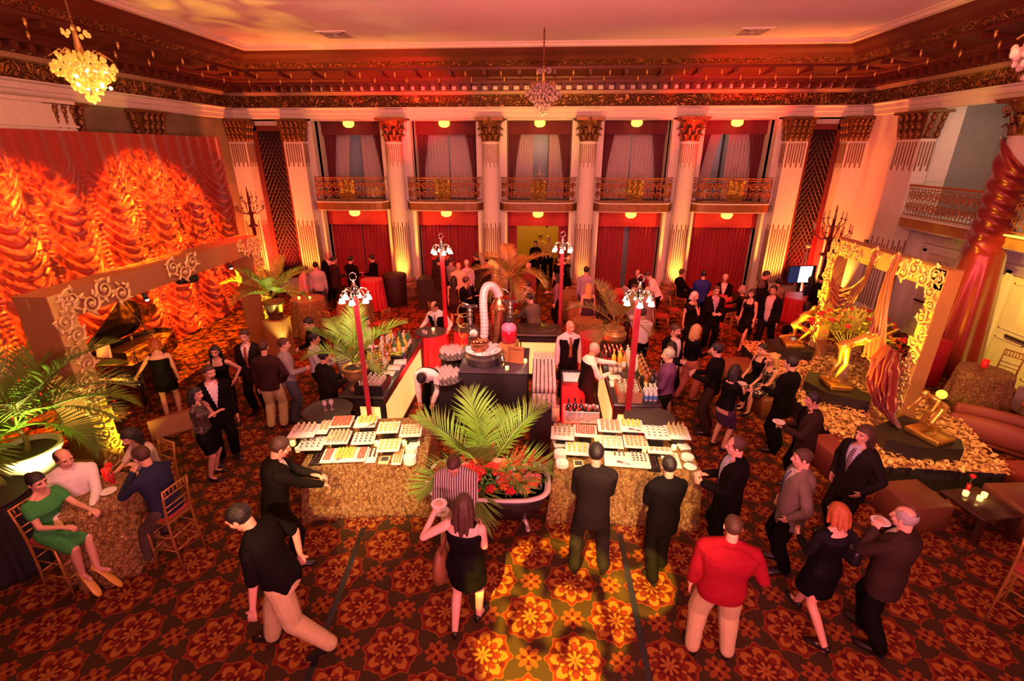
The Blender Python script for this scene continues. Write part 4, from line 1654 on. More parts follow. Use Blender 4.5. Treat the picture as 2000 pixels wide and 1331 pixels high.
# cloth covered with gold fabric petals
def petalcloth(name='gold_petal_cloth', c1=(.24, .085, .02), c2=(1.0, .64, .25), sc=21):
    m = bpy.data.materials.new(name); m.use_nodes = True
    nt = m.node_tree; b = nt.nodes['Principled BSDF']
    b.inputs['Roughness'].default_value = .38; b.inputs['Metallic'].default_value = .15
    tc = nt.nodes.new('ShaderNodeTexCoord')
    no = nt.nodes.new('ShaderNodeTexNoise'); no.inputs['Scale'].default_value = sc * .5; no.inputs['Detail'].default_value = 2
    vo = nt.nodes.new('ShaderNodeTexVoronoi'); vo.inputs['Scale'].default_value = sc
    mx = nt.nodes.new('ShaderNodeMix'); mx.data_type = 'VECTOR'; mx.inputs[0].default_value = .08
    nt.links.new(tc.outputs['Object'], no.inputs[0]); nt.links.new(tc.outputs['Object'], mx.inputs[4]); nt.links.new(no.outputs['Color'], mx.inputs[5])
    nt.links.new(mx.outputs[1], vo.inputs[0])
    d = E_(nt, vo.outputs['Distance'])
    k = ((d * 34).sin() * .5 + .5) * .6 + (d * -.9 + .55)
    cm = nt.nodes.new('ShaderNodeMix'); cm.data_type = 'RGBA'; cm.inputs[6].default_value = (*c1, 1); cm.inputs[7].default_value = (*c2, 1)
    nt.links.new(k.k, cm.inputs[0]); nt.links.new(cm.outputs[2], b.inputs['Base Color'])
    bp = nt.nodes.new('ShaderNodeBump'); bp.inputs['Strength'].default_value = 1.0; bp.inputs['Distance'].default_value = .03
    nt.links.new(k.k, bp.inputs['Height']); nt.links.new(bp.outputs[0], b.inputs['Normal'])
    return m


PETAL = petalcloth()


def rough(V, amp, f, seed=1):
    g = np.random.default_rng(seed)
    d = np.zeros(len(V))
    for k in range(6):
        w = g.normal(size=3); w *= f * g.uniform(.6, 1.5) / np.linalg.norm(w)
        d += np.sin(V @ w + g.uniform(0, 6))
    return d / 6 * amp


def cloth_round(mb, rt, zt, rb, folds, amp, zb=.01, n=120, k=16, dome=0.0):
    ang = np.arange(n) * 2 * PI / n
    rings = []
    for rr in (.02, rt * .5, rt * .92, rt):
        rings.append(np.stack([rr * np.cos(ang), rr * np.sin(ang), np.full(n, zt)], 1))
    for t in np.linspace(.03, 1, k):
        q = rt + (rb - rt) * t ** .8 + amp * t ** .7 * (np.cos(ang * folds + .7 * np.sin(ang * 3)) - .2)
        rings.append(np.stack([q * np.cos(ang), q * np.sin(ang), np.full(n, zt + (zb - zt) * t)], 1))
    V0 = np.array(rings).reshape(-1, 3)
    return mb.loft(rings, caps=True)


def cloth_rect(mb, x0, x1, y0, y1, zt, flare, folds=14, amp=.02, n=160, k=20, zb=.01):
    """floor length cloth over a rectangular table, corners hanging in cones"""
    per = []
    c = ((x0 + x1) / 2, (y0 + y1) / 2)
    for i in range(n):
        s = i / n * 4
        e, f = int(s), s % 1
        P = [(x0, y0), (x1, y0), (x1, y1), (x0, y1), (x0, y0)]
        a, b = P[e], P[e + 1]
        per.append((a[0] + (b[0] - a[0]) * f, a[1] + (b[1] - a[1]) * f, abs(f - .5) * 2, e))
    per = np.array(per)
    rings = []
    for q in (.02, .5, .97, 1.0):
        rings.append(np.stack([c[0] + (per[:, 0] - c[0]) * q, c[1] + (per[:, 1] - c[1]) * q, np.full(n, zt)], 1))
    dx, dy = per[:, 0] - c[0], per[:, 1] - c[1]
    nx, ny = dx / ((x1 - x0) / 2), dy / ((y1 - y0) / 2)
    nx = np.sign(nx) * np.abs(nx) ** 6; ny = np.sign(ny) * np.abs(ny) ** 6
    ln = np.sqrt(nx ** 2 + ny ** 2); nx /= ln; ny /= ln
    cor = per[:, 2] ** 5
    u = np.arange(n) / n
    for t in np.linspace(.02, 1, k):
        off = flare * t ** 1.1 * (.35 + .9 * cor) + amp * t * (np.sin(u * folds * 2 * PI * 2 + 2 * np.sin(u * 21))) * (.5 + cor)
        z = zt + (zb - zt) * t + 0 * u
        rings.append(np.stack([per[:, 0] + nx * off, per[:, 1] + ny * off, z], 1))
    return mb.loft(rings, caps=True)


CANDLE_RED = mat('red_candle_glass', (.45, .005, .008), .15, emit=(1.0, .03, .01), estr=.5, var=0)
FLAME = mat('flame', (1, .7, .3), .5, emit=(1.0, .55, .12), estr=22, var=0)
WAX = mat('votive_glass_warm', (.95, .80, .5), .2, emit=(1.0, .60, .15), estr=2.2, var=0)


def make_votive(name, glassm, r=.035, h=.07):
    o = thing(name, 'x', 'candle')
    mb = MB(); mb.lathe([(r * .8, 0), (r, .01), (r * 1.05, h), (r * .92, h), (r * .88, .02), (.002, .018)], 12, caps=False); mb.build('glass_cup', glassm, o)
    mb = MB(); mb.ball((0, 0, h * .62), (.012, .012, .02), 8, 6); mb.build('flame', FLAME, o)
    return o


VOT = make_votive('tea_light', WAX)
REDV_ = make_votive('red_goblet_candle', CANDLE_RED, .055, .16)
ROSEM = mat('red_petals', (.55, .012, .02), .6, var=.3, vscale=30)
GREENM = mat('leaf_green', (.07, .16, .03), .5, var=.4, vscale=12)


def votive(p, label, red=False, power=.35, group=None):
    o = place(REDV_ if red else VOT, USED, p, random.random() * 6, label, group)
    if power: lamp('candle_light', 'POINT', (p[0], p[1], p[2] + .13), (1.0, .5, .12), power, size=.02)
    return o


def rose_vase(p, label):
    r = thing('rose_in_vase', label, 'flower', p)
    mb = MB(); mb.lathe([(.03, 0), (.035, .02), (.022, .09), (.028, .14), (.024, .14), (.01, .03)], 12, caps=False); mb.build('vase', mat('ruby_vase', (.4, .01, .02), .15, spec=.8), r)
    mb = MB(); mb.cyl((0, 0, .03), (.01, .01, .26), .004, n=5); mb.plate([(0, 0, .17), (.05, .02, .2), (.07, .05, .19), (.03, .04, .18)], (0, 0, 1), .002); mb.build('stem', GREENM, r)
    mb = MB()
    for k in range(9):
        a = k * 2.4; q = .006 + .003 * k
        mb.ball((.01 + q * math.cos(a), .01 + q * math.sin(a), .275 - .002 * k), (.018, .018, .024), 8, 6)
    mb.build('bloom', ROSEM, r)


def table_round(name, label, p, rt, zt, rb, clothm, folds=12, amp=.04, top=None):
    """round table with its legs under a floor-length cloth (the cloth is a thing of its own)"""
    r = thing(name, label + ' (bare board)' if False else label, 'table', (p[0], p[1], 0))
    mb = MB(); mb.lathe([(rt - .01, zt - .045), (rt - .01, zt - .012)], 40); mb.build('table_top', mat('plywood_top', (.25, .15, .08), .6), r)
    mb = MB(); mb.cyl((0, 0, 0.02), (0, 0, zt - .04), .04, n=10); mb.lathe([(.25, .0), (.24, .03), (.04, .05)], 16); mb.build('pedestal_foot', BLACK, r)
    mb = MB(); cloth_round(mb, rt, zt, rb, folds, amp)
    V = mb.v[0]; mb.v[0] = V + np.stack([rough(V, .012, 60, 1), rough(V, .012, 60, 2), np.where(V[:, 2] > .05, rough(V, .010, 60, 3), 0)], 1) if clothm is PETAL else V
    return r, mb


GOLDT = []


def gold_table(p, rt, zt, rb, where):
    r, mb = table_round('cocktail_table', 'round table hidden under the gold petal cloth ' + where, p, rt, zt, rb, PETAL)
    o = mb.build('gold_tablecloth', PETAL, None, (p[0], p[1], 0), 'floor-length gold petal tablecloth ' + where, 'tablecloth')
    return r


def red_table(p, rt, zt, rb, where, m=REDCLOTH):
    r, mb = table_round('round_table', 'round table hidden under the red satin cloth ' + where, p, rt, zt, rb, m, 18, .035)
    mb.build('red_tablecloth', m, None, (p[0], p[1], 0), 'floor-length red satin tablecloth ' + where, 'tablecloth')
    return r


TRAYM = mat('tray_rubber', (.045, .036, .030), .55, spec=.4)
tr = thing('waiter_tray', 'x', 'tray')
mb = MB(); mb.lathe([(.002, .012), (.30, .012), (.335, .030), (.345, .034), (.352, .030), (.34, .008), (.30, 0.0), (.002, 0.0)], 40, caps=False); mb.build('tray_dish', TRAYM, tr)
TRAY = tr


def tray(p, label, s=1.0):
    return place(TRAY, USED, p, 0, label, None, s)

# ================================================================== THE CROWD
NEAR, MID, FAR = .0085, .0125, .018
CREAM = cl('cream_jacket', (.72, .58, .40)); KHAKI = cl('khaki_trousers', (.52, .42, .20)); JEANS = cl('blue_jeans', (.07, .07, .10)); GREYSW = cl('grey_sweater', (.26, .22, .22))
DARKSW = cl('dark_maroon_sweater', (.034, .013, .011)); REDSW = cl('red_sweater', (.24, .008, .016)); PURP = cl('purple_shirt', (.11, .035, .10)); GREYSUIT = cl('grey_jacket', (.17, .13, .10))
GREEND = cl('green_dress', (.045, .26, .06)); BLKD = cl('black_dress', (.0045, .004, .0045), .6); BLUEJ = cl('blue_sweatshirt', (.02, .03, .22)); TANJ = cl('tan_jacket', (.24, .14, .09)); OLIVE = cl('olive_grey_jacket', (.10, .09, .065))
LBLUE = cl('pale_blue_shirt', (.30, .28, .38)); PINKT = cl('pink_red_trousers', (.45, .14, .09)); BRSUIT2 = cl('brown_tweed', (.085, .045, .030)); SILVERS = cl('silver_shirt', (.42, .38, .38)); MAROONSH = cl('maroon_shirt', (.18, .035, .03))
PLAID = stripes('pale_plaid_shirt', (.62, .56, .62), (.45, .40, .52), 150)
STRIPESW = stripes('striped_sweater', (.36, .30, .26), (.08, .06, .05), 130, 2)
STRIPESH = stripes('black_white_striped_shirt', (.70, .62, .56), (.03, .022, .02), 230)
SEQ = specks('sequin_top', (.05, .035, .03), (.55, .42, .34), 70, .28, .4, .35)
SEQP = specks('sequin_skirt', (.05, .03, .08), (.42, .22, .50), 55, .30, .4, .35)
FLORAL = specks('floral_dress', (.012, .010, .012), (.75, .66, .5), 22, .34)
PATT = specks('patterned_blouse', (.07, .03, .02), (.35, .20, .12), 30, .35)
BLUETIE = cl('blue_tie', (.10, .11, .20)); REDTIE = cl('rust_tie', (.30, .10, .05)); STRTIE = stripes('striped_tie', (.05, .035, .04), (.30, .22, .22), 200, 2)
YSHOE = mat('yellow_pumps', (.70, .42, .06), .35)
PBL = cl('blue_pale_shirt', (.42, .45, .58))
S_ = lambda m: ('shirt', m)
J_ = lambda m: ('jacket', m)
T_ = lambda m: ('trousers', m)
HANDS_AT = {}


def pp(key, label, px, py, face, **k):
    k.setdefault('vox', FAR if py < 600 else MID if py < 740 else NEAR)
    r, info, pal = person(label, (0, 0), face, head=(px, py), **k)
    HANDS_AT[key] = (pal, info)
    return r, info


def suit(jm=BLK, tm=None, under=WSH, tie=None, open_=False):
    d = dict(top=J_(jm), low=T_(tm or jm), under=under, vopen=(-.25, .035, .10) if open_ else (.12, .0, .085))
    if tie: d['tie'] = tie
    return d


def seated(key, label, px, py, face, chairlabel, group=None, **k):
    st = k.get('seat', .46)
    r, info = pp(key, label, px, py, face, **{**k, 'seat': st})
    chair((r.location.x, r.location.y), face, chairlabel, group, st > .6)
    return r, info


# --- people seated at the near left gold table
seated('green', 'seated woman in a green dress and yellow pumps with crossed legs', 66, 926, 96, 'gilt bar chair under the woman in the green dress', seat=.77, legs=((.02, .50, .30), (.10, .36, .26)), sex='f', h=1.66, hair='updo', hcol='black', low=('dress', GREEND), sleeve=.45, hL=(.16, .42, -.30), hR=(.12, .34, -.34), shoe=YSHOE, lean=4, hem=.5)
seated('whiteman', 'seated balding man in a white shirt looking over his shoulder at the gold table', 118, 880, 140, 'gilt bar chair under the balding man in white', seat=.77, legs=((-.10, .32, .26), (.10, .32, .26)), h=1.78, hair='balding', hcol='brown', top=S_(WSH), low=T_(CHAR), hL='table', hR='table', headyaw=-30, w=1.12, lean=8, collar=WSH)
seated('hidden', 'seated dark haired person in a pale short sleeved top behind the navy shirt man', 243, 842, 200, 'gilt bar chair by the gilded portal foot', seat=.77, legs=((-.10, .32, .26), (.10, .32, .26)), sex='f', h=1.68, hair='mid', hcol='black', top=('top', cl('pale_top', (.62, .50, .42))), low=T_(BLK), sleeve=.4, hL='table', hR='table', headpitch=18, lean=10)
seated('navy', 'seated man in a navy shirt drinking at the gold petal table', 268, 874, 280, 'gilt bar chair under the man in the navy shirt', seat=.77, legs=((-.14, .40, 0), (.10, .32, .26)), h=1.8, hair='short', hcol='brown', top=S_(NAVY), low=T_(cl('grey_brown_trousers', (.085, .060, .045))), hL='mouth', hR=(.10, .30, -.10), lean=10, headpitch=8)

# --- standing group at the left
pp('sequin', 'woman in a sequinned top and black skirt holding her hands to her face', 378, 757, 82, sex='f', h=1.64, hair='mid', hcol='black', top=('top', SEQ), low=('skirt', BLKD), sleeve=.25, hL='chin', hR='cross', hem=.55)
pp('blacksuit', 'man with a moustache in a black suit and open white collar', 405, 714, 140, h=1.8, hair='short', facial=1, hcol='brown', **suit(BLK), hL='down', hR='pocket', w=1.05, headyaw=-25)
pp('pearl', 'woman in a black dress with a pearl necklace facing the room', 417, 676, 160, sex='f', h=1.66, hair='mid', hcol='black', low=('dress', BLKD), sleeve=0, hL='hip', hR='down', hem=.5)
pp('tiegroup', 'man in a dark suit and patterned rust tie facing the balcony', 475, 645, 172, h=1.8, hair='short', hcol='brown', **suit(CHAR, BLK, tie=REDTIE))
pp('khaki', 'man seen from behind in a dark sweater and khaki trousers', 513, 667, 350, h=1.78, hair='buzz', hcol='brown', top=('sweater', DARKSW), low=T_(KHAKI), hR='pocket', w=1.08)
pp('greysweater', 'man in a grey sweater and jeans looking toward the bar', 552, 661, 60, h=1.76, hair='short', hcol='brown', top=('sweater', GREYSW), low=T_(JEANS), hR='front', headyaw=10)
pp('blackshirt', 'young man in a black shirt bending his head to listen', 598, 622, 215, h=1.8, hair='short', hcol='black', top=S_(BLK), low=T_(BLK), hR='front', lean=12, headpitch=12)
pp('plaid', 'man in a pale plaid shirt turned toward the bar', 612, 651, 70, h=1.72, hair='short', hcol='black', top=S_(PLAID), low=T_(BLK), hR='front', hL='front')
pp('darksuitback', 'man in a dark suit with his back turned beside the left bar', 632, 684, 40, h=1.76, hair='short', hcol='black', **suit(CHAR, BLK), hR='front', hL='front')
pp('greywoman', 'grey haired woman in glasses and a striped sweater at the left bar', 667, 663, 95, sex='f', h=1.66, hair='bob', hcol='white', top=('sweater', STRIPESW), low=T_(cl('maroon_trousers', (.14, .02, .03))), hL='front', hR='front')
pp('whiteblouse', 'person in a white shirt behind the palm on the left bar', 712, 618, 100, h=1.72, hair='mid', hcol='black', sex='f', top=S_(WSH), low=T_(BLK), hR='front')
pp('dress_piano', 'woman in a black slip dress standing at the grand piano', 300, 662, 330, sex='f', h=1.68, hair='curly', hcol='red', low=('dress', BLKD), hL=(.46, .16, -.45), hR='down', hem=.62, w=1.15, lean=6)

# --- bartenders
BART = dict(top=S_(WSH), low=T_(BLK), vest=BLK)
pp('bend', 'bartender in a black waistcoat bending down inside the bar', 820, 742, 185, h=1.76, hair='short', hcol='black', lean=62, headpitch=25, hL=(.14, .10, -.50), hR=(.10, .12, -.50), stance='wide', **BART)
pp('lean', 'bartender in a black waistcoat leaning with both hands on a round tray', 846, 590, 190, h=1.76, hair='balding', hcol='black', skin=1, lean=14, headpitch=12, headyaw=20, hL=(.34, .16, -.36), hR=(.34, .16, -.36), tie=cl('grey_tie', (.3, .3, .32)), **BART)
pp('bald', 'bald bartender in a black waistcoat and white shirt facing the buffet', 1114, 627, 165, h=1.8, hair='bald', hL='down', hR='down', tie=REDTIE, w=1.05, headyaw=-20, **BART)
pp('pour', 'grey haired bartender in a waistcoat pouring at the right bar', 1164, 671, 75, h=1.74, hair='short', hcol='grey', skin=1, hL=(.05, .52, -.16), hR=(.10, .34, -.30), lean=8, headpitch=10, collar=WSH, **BART)

# --- round the right bar
pp('purple', 'man in a purple shirt holding a drink at the right bar', 1307, 681, 285, h=1.8, hair='short', hcol='grey', top=S_(PURP), low=T_(BLK), hL='front', hR=(.14, .36, -.34), w=1.1)
pp('goatee', 'smiling man with a goatee in a dark jacket and white shirt', 1321, 634, 150, h=1.8, hair='short', hcol='brown', facial=1, headyaw=-10, hL='down', hR='front', **suit(BLK, open_=True))
pp('darkhair', 'woman with long dark hair standing before the man with the goatee', 1313, 668, 230, sex='f', h=1.60, hair='long', hcol='black', low=('dress', BLKD), sleeve=.3, hL='front', hem=.5)
pp('blondblur', 'blonde woman in a dark top and rosy trousers stepping past', 1362, 634, 70, sex='f', h=1.72, hair='mid', hcol='blond', top=('top', BLKD), low=T_(PINKT), stance='step', hR='front', hL='down')
pp('blacksweater', 'man in a black sweater holding a glass, seen from the side by the ottoman', 1402, 671, 300, h=1.82, hair='short', hcol='black', top=('sweater', BLK), low=T_(BRN), hL='front', hR='front')
pp('sequinskirt', 'woman in a black top and purple sequinned skirt with a plate', 1440, 713, 60, sex='f', h=1.64, hair='mid', hcol='black', top=('top', BLKD), low=('skirt', SEQP), hR='plate', hL='plate', hem=.5, lean=6)
pp('blondseat', 'seated blonde woman in a floral dress on the stage edge', 1512, 690, 262, sex='f', h=1.66, hair='long', hcol='blond', low=('dress', FLORAL), sleeve=0, seat=.44, hL='lap', hR='lap', hem=.5)
pp('browseat', 'seated dark haired woman in a black dress raising a hand to her brow', 1491, 672, 250, sex='f', h=1.68, hair='updo', hcol='black', low=('dress', BLKD), sleeve=0, seat=.44, hL='phone', hR='lap', hem=.5)
pp('stagesuit', 'man in a black suit and dark glasses seen from behind by the petal stage', 1548, 696, 318, h=1.83, hair='short', hcol='black', **suit(BLK), hL='front', hR='down', collar=WSH)
pp('plateman', 'man in a grey-brown blazer eating from a white plate', 1592, 767, 285, h=1.76, hair='short', hcol='black', skin=1, hL='plate', hR='front', **suit(BRN, BLK, under=BLK, open_=True))
pp('stripetie', 'grey haired man in a dark suit and striped tie with hands in pockets', 1694, 832, 255, h=1.8, hair='mid', hcol='brown', hL='pocket', hR='pocket', **suit(CHAR, tie=STRTIE, under=PBL))
pp('greysuit', 'man in a light grey jacket and black trousers looking toward the buffet', 1572, 878, 285, h=1.78, hair='buzz', hcol='brown', hL='pocket', hR='pocket', w=1.08, **suit(GREYSUIT, BLK, tie=BLUETIE))
pp('blazer', 'man in a dark blazer holding a drink to the right of the buffet', 1441, 854, 285, h=1.82, hair='receding', hcol='brown', hL='front', hR='front', w=1.06, **suit(BLK, under=PBL, open_=True))
pp('redsweater', 'heavy man in a red sweater and khaki trousers seen from behind', 1436, 1010, 12, h=1.78, hair='buzz', hcol='brown', top=('sweater', REDSW), low=T_(KHAKI), hL='down', hR=(.30, .22, -.30), w=1.38, sleeve=.85, stance='wide')
pp('redhair', 'red haired woman in a black dress and stockings walking away with a handbag', 1642, 985, 345, sex='f', h=1.7, hair='bob', hcol='red', low=('dress', BLKD), sleeve=.95, top=('top', cl('black_fur', (.010, .009, .010), .9, .6)), stance='walk', hL='front', hR='hip', hem=.56, w=1.08)
pp('balding', 'balding grey haired man in a dark suit eating from a small dish', 1772, 992, 325, h=1.76, hair='balding', hcol='grey', hL='mouth', hR='mouth', w=1.1, stance='step', headpitch=10, collar=WSH, **suit(BRN, BLK))
pp('longhair', 'woman with long auburn hair in a black sleeveless dress holding up a plate', 905, 968, 8, sex='f', h=1.78, hair='long', hcol='brown', low=('dress', BLKD), sleeve=0, hL=(.36, .12, -.06), hR='front', hem=.58, w=1.18, stance='step', skin=3)
pp('striped', 'man in a black and white striped shirt looking down at his cup', 884, 899, 178, h=1.82, hair='buzz', hcol='brown', skin=1, top=S_(STRIPESH), low=T_(KHAKI), hL='front', hR='plate', headpitch=30, lean=6, w=1.1, collar=STRIPESH)
pp('buffetleft', 'man in a black suit serving himself at the left dessert table', 550, 855, 55, h=1.88, hair='short', hcol='brown', hL=(.05, .40, -.36), hR=(.10, .42, -.40), lean=10, headpitch=14, stance='step', **suit(cl('black_green_suit', (.009, .008, .006))))
pp('walker', 'man in a black polo shirt and khaki trousers striding past in front', 452, 990, 262, h=1.98, hair='short', hcol='black', top=S_(BLK), low=T_(KHAKI), sleeve=.42, stance='walk', lean=16, headpitch=12, hL='down', hR=(.24, -.22, -.50), w=1.1)
pp('buffetright', 'man in a charcoal suit with his back turned at the right dessert table', 1166, 867, 2, h=1.86, hair='short', hcol='black', hL='front', hR='front', headpitch=12, stance='wide', **suit(CHAR))
pp('buffetright2', 'slim man in a black suit reaching toward the right dessert table', 1308, 893, 352, h=1.72, hair='short', hcol='black', hL='front', hR='front', headpitch=12, stance='step', **suit(BLK))

# --- far end of the room
pp('f1', 'old man in a dark suit looking down by the first red curtain', 640, 494, 120, h=1.78, hair='balding', hcol='grey', **suit(BLK), headpitch=25)
pp('f2', 'man in a brown jacket standing right of the old man by the curtain', 651, 501, 50, h=1.76, hair='short', hcol='black', **suit(BRN), hR='front')
pp('f3', 'broad man in black with his back to us before the first red curtain', 684, 500, 20, h=1.78, hair='short', hcol='black', top=S_(BLK), low=T_(BLK), hL='front', hR='front', w=1.15)
pp('f4', 'dark haired person facing left beside the small red cocktail table', 725, 498, 275, h=1.74, hair='short', hcol='black', top=('sweater', BLK), low=T_(KHAKI), hL='front')
pp('f5', 'person in a pinkish shirt leaning behind the palm on the pedestal', 596, 520, 60, h=1.74, hair='short', hcol='brown', top=S_(cl('pink_shirt', (.50, .34, .34))), low=T_(BLK), lean=12)
pp('f6', 'person in a silver shirt and jeans behind the palm on the pedestal', 615, 512, 330, h=1.76, hair='short', hcol='black', top=S_(SILVERS), low=T_(JEANS))
pp('f7', 'man in a long dark jacket beside the black podium', 857, 502, 20, h=1.8, hair='short', hcol='black', **suit(BRN))
pp('f8', 'man in a grey checked shirt behind the red lamp post', 881, 503, 30, h=1.76, hair='short', hcol='brown', top=S_(GREYSW), low=T_(BLK))
pp('f9', 'bald man in a cream jacket seen from behind', 895, 513, 10, h=1.78, hair='bald', top=J_(CREAM), low=T_(KHAKI), w=1.1)
pp('f10', 'white haired man in a pale striped shirt right of the cream jacket', 911, 508, 345, h=1.76, hair='short', hcol='white', top=S_(PLAID), low=T_(BLK))
pp('f11', 'man with a shaved head in a black jacket by the second fluted column', 929, 494, 300, h=1.8, hair='buzz', hcol='brown', **suit(BLK))
pp('f12', 'grey haired man in a dark suit with his back turned near the tall palm', 943, 508, 350, h=1.76, hair='short', hcol='grey', **suit(BRN))
pp('f13', 'dark haired woman in a pink top half hidden by the grey haired man', 950, 502, 350, h=1.70, hair='short', hcol='black', top=('top', cl('rose_top', (.45, .26, .24))), low=T_(BLK))
pp('f14', 'woman with long black hair in a strappy dark top seen from behind', 886, 539, 8, sex='f', h=1.62, hair='long', hcol='black', low=('dress', cl('brown_dress', (.05, .025, .02))), sleeve=0, hem=.5)
pp('f15', 'man in a dark blazer and blue shirt with folded arms behind the copper still', 911, 541, 120, h=1.78, hair='short', hcol='brown', **suit(BLK, under=NAVY), hL='cross', hR='cross', headyaw=-40)
pp('f16', 'older man in a maroon shirt walking beyond the tall palm', 1032, 513, 200, h=1.74, hair='balding', hcol='white', top=S_(MAROONSH), low=T_(KHAKI))
pp('f17', 'man with a beard in a tan jacket facing left at the back counter', 1030, 548, 245, h=1.8, hair='short', hcol='brown', facial=1, **suit(TANJ, BRN), headyaw=30)
pp('f18', 'man in an olive grey jacket leaning on the back counter', 1032, 574, 320, h=1.74, hair='short', hcol='black', top=J_(OLIVE), low=T_(BLK), lean=18, hL='table', hR='down', headyaw=-30)
pp('f19', 'person in black standing in the glowing doorway by the palm', 1046, 470, 200, h=1.76, hair='short', hcol='black', top=S_(BLK), low=T_(BLK))
pp('f20', 'person in a yellow shirt farthest back in the doorway', 1056, 458, 170, h=1.76, hair='short', hcol='brown', top=S_(cl('yellow_shirt', (.55, .42, .10))), low=T_(BLK))
pp('f21', 'person in a pale coat with dark trousers in the doorway', 1072, 461, 190, h=1.78, hair='short', hcol='blond', top=S_(cl('ochre_coat', (.62, .42, .08))), low=T_(BLK))  # pale coat with the orange doorway light put into its colour
pp('f22', 'woman in black beside the far right lamp post', 1093, 500, 200, sex='f', h=1.66, hair='long', hcol='brown', low=('dress', BLKD), sleeve=.8, hL='front')
pp('f23', 'woman in a black sleeveless dress with one hand behind her head', 1109, 494, 120, sex='f', h=1.68, hair='mid', hcol='brown', low=('dress', BLKD), sleeve=0, hL='phone', hR='phone')
pp('f24', 'dark haired person in a mauve top and white sleeve facing left by the gold seat', 1089, 535, 285, sex='f', h=1.66, hair='mid', hcol='black', top=('top', cl('mauve_top', (.22, .12, .16))), low=T_(BLK), hR='front')
pp('f25', 'man in a pale blue shirt with his back to us before the third column', 1146, 521, 15, h=1.78, hair='short', hcol='black', top=S_(LBLUE), low=T_(JEANS))
pp('f26', 'blonde woman in a strapless dark dress seen from behind', 1150, 554, 350, sex='f', h=1.68, hair='long', hcol='blond', low=('dress', cl('plum_dress', (.045, .02, .04))), sleeve=0, bare=True, hem=.52)
pp('f27', 'man in a dark jacket bending toward the blonde woman', 1172, 552, 300, h=1.8, hair='short', hcol='black', **suit(BRN), lean=16)
pp('f28', 'man in a white dress shirt seen from behind at the right bar', 1256, 602, 352, h=1.78, hair='short', hcol='brown', top=S_(WSH), low=T_(BLK), hL='phone', hR='front')
pp('f29', 'person in a grey shirt raising a hand behind the white shirt man', 1240, 556, 200, h=1.76, hair='short', hcol='brown', top=S_(GREYSW), low=T_(BRN), hR='phone')
pp('f30', 'person in a loose grey outfit behind the near lamp cluster', 1266, 560, 160, h=1.72, hair='bald', top=S_(GREYSW), low=T_(GREYSW))
pp('f31', 'round faced man in a dark shirt at the far table under the fourth balcony', 1246, 527, 200, h=1.76, hair='balding', hcol='black', skin=1, top=S_(CHAR), low=T_(BLK))
pp('f32', 'man in a white shirt bending over the far table under the fourth balcony', 1262, 531, 280, h=1.78, hair='short', hcol='brown', top=S_(WSH), low=T_(BLK), lean=28)
seated('f33', 'man in a dark shirt seated sideways against the glowing column', 1333, 526, 80, 'ballroom chair under the man by the glowing column', None, h=1.8, hair='short', hcol='brown', top=S_(BLK), low=T_(BLK), hR='table', hL='table', w=1.1)
pp('f34', 'man in a blue sweatshirt with white stripes seen from behind', 1375, 529, 5, h=1.76, hair='short', hcol='black', top=('sweater', BLUEJ), low=T_(BLK), hL='front', hR='front', w=1.1)
seated('f35', 'grey haired man in a dark jacket seated facing us at the red table', 1418, 536, 200, 'ballroom chair under the grey haired man at the red table', None, h=1.8, hair='short', hcol='white', **suit(BLK), hL='table', hR='table')
seated('f36', 'grey haired woman in black seated in profile at the red table', 1451, 558, 285, 'ballroom chair under the woman in profile at the red table', None, sex='f', h=1.68, hair='bob', hcol='grey', top=('top', BLKD), low=T_(BLK), hR='table')
pp('f37', 'dark haired man in a black shirt standing by the last pilaster', 1500, 530, 120, h=1.78, hair='short', hcol='black', top=S_(BLK), low=T_(BLK), headpitch=15)
pp('f38', 'person in a brown cap standing before the last pilaster', 1489, 546, 20, h=1.72, hair='bob', hcol='brown', top=('sweater', BLK), low=T_(BLK))
seated('f39', 'dark haired man in a khaki shirt seated with his back to us near the screen', 1522, 544, 25, 'ballroom chair under the man near the glowing screen', None, h=1.76, hair='short', hcol='black', top=S_(cl('khaki_shirt', (.30, .22, .15))), low=T_(BLK), hR='table')
pp('f40', 'grey haired woman in a black dress touching her face', 1358, 570, 165, sex='f', h=1.68, hair='bob', hcol='white', low=('dress', BLKD), sleeve=.2, hL='chin', hem=.4, headyaw=-25, w=1.1)
pp('f41', 'man in a dark suit and pale tie beside the woman touching her face', 1401, 559, 185, h=1.78, hair='short', hcol='brown', hL='front', hR='front', w=1.06, **suit(BLK, under=LBLUE, tie=cl('silver_tie', (.35, .32, .36))))
pp('f42', 'man in glasses and an open dark jacket walking past the petal stage', 1513, 558, 225, h=1.8, hair='short', hcol='black', stance='walk', w=1.05, **suit(BLK, under=SILVERS, open_=True))
pp('f43', 'woman in a black coat walking beside the man in the open jacket', 1470, 565, 235, sex='f', h=1.68, hair='mid', hcol='black', low=('dress', BLKD), sleeve=.9, stance='walk2', hem=.52)
seated('f44', 'person in dark blue seated before the bright screen', 1586, 540, 330, 'ballroom chair under the person at the bright screen', None, h=1.7, hair='mid', hcol='black', top=('sweater', NAVY), low=T_(BLK), hR='table')
pp('f45', 'dark suited man standing behind the gilded frame leg', 1606, 535, 350, h=1.78, hair='short', hcol='black', **suit(BLK))
seated('f46', 'woman in a patterned brown blouse seated behind the kneeling gold statue', 1578, 590, 340, 'ballroom chair under the woman in the patterned blouse', None, sex='f', h=1.66, hair='mid', hcol='black', top=('top', PATT), low=T_(BLK))

# ================================================================== THE BAR
GLOW = mat('backlit_panel', (1.0, .80, .5), .5, emit=(1.0, .46, .12), estr=1.5, var=.05, vscale=1.5)
BARTOP = mat('bar_top_black', (.030, .026, .022), .22, var=.2)


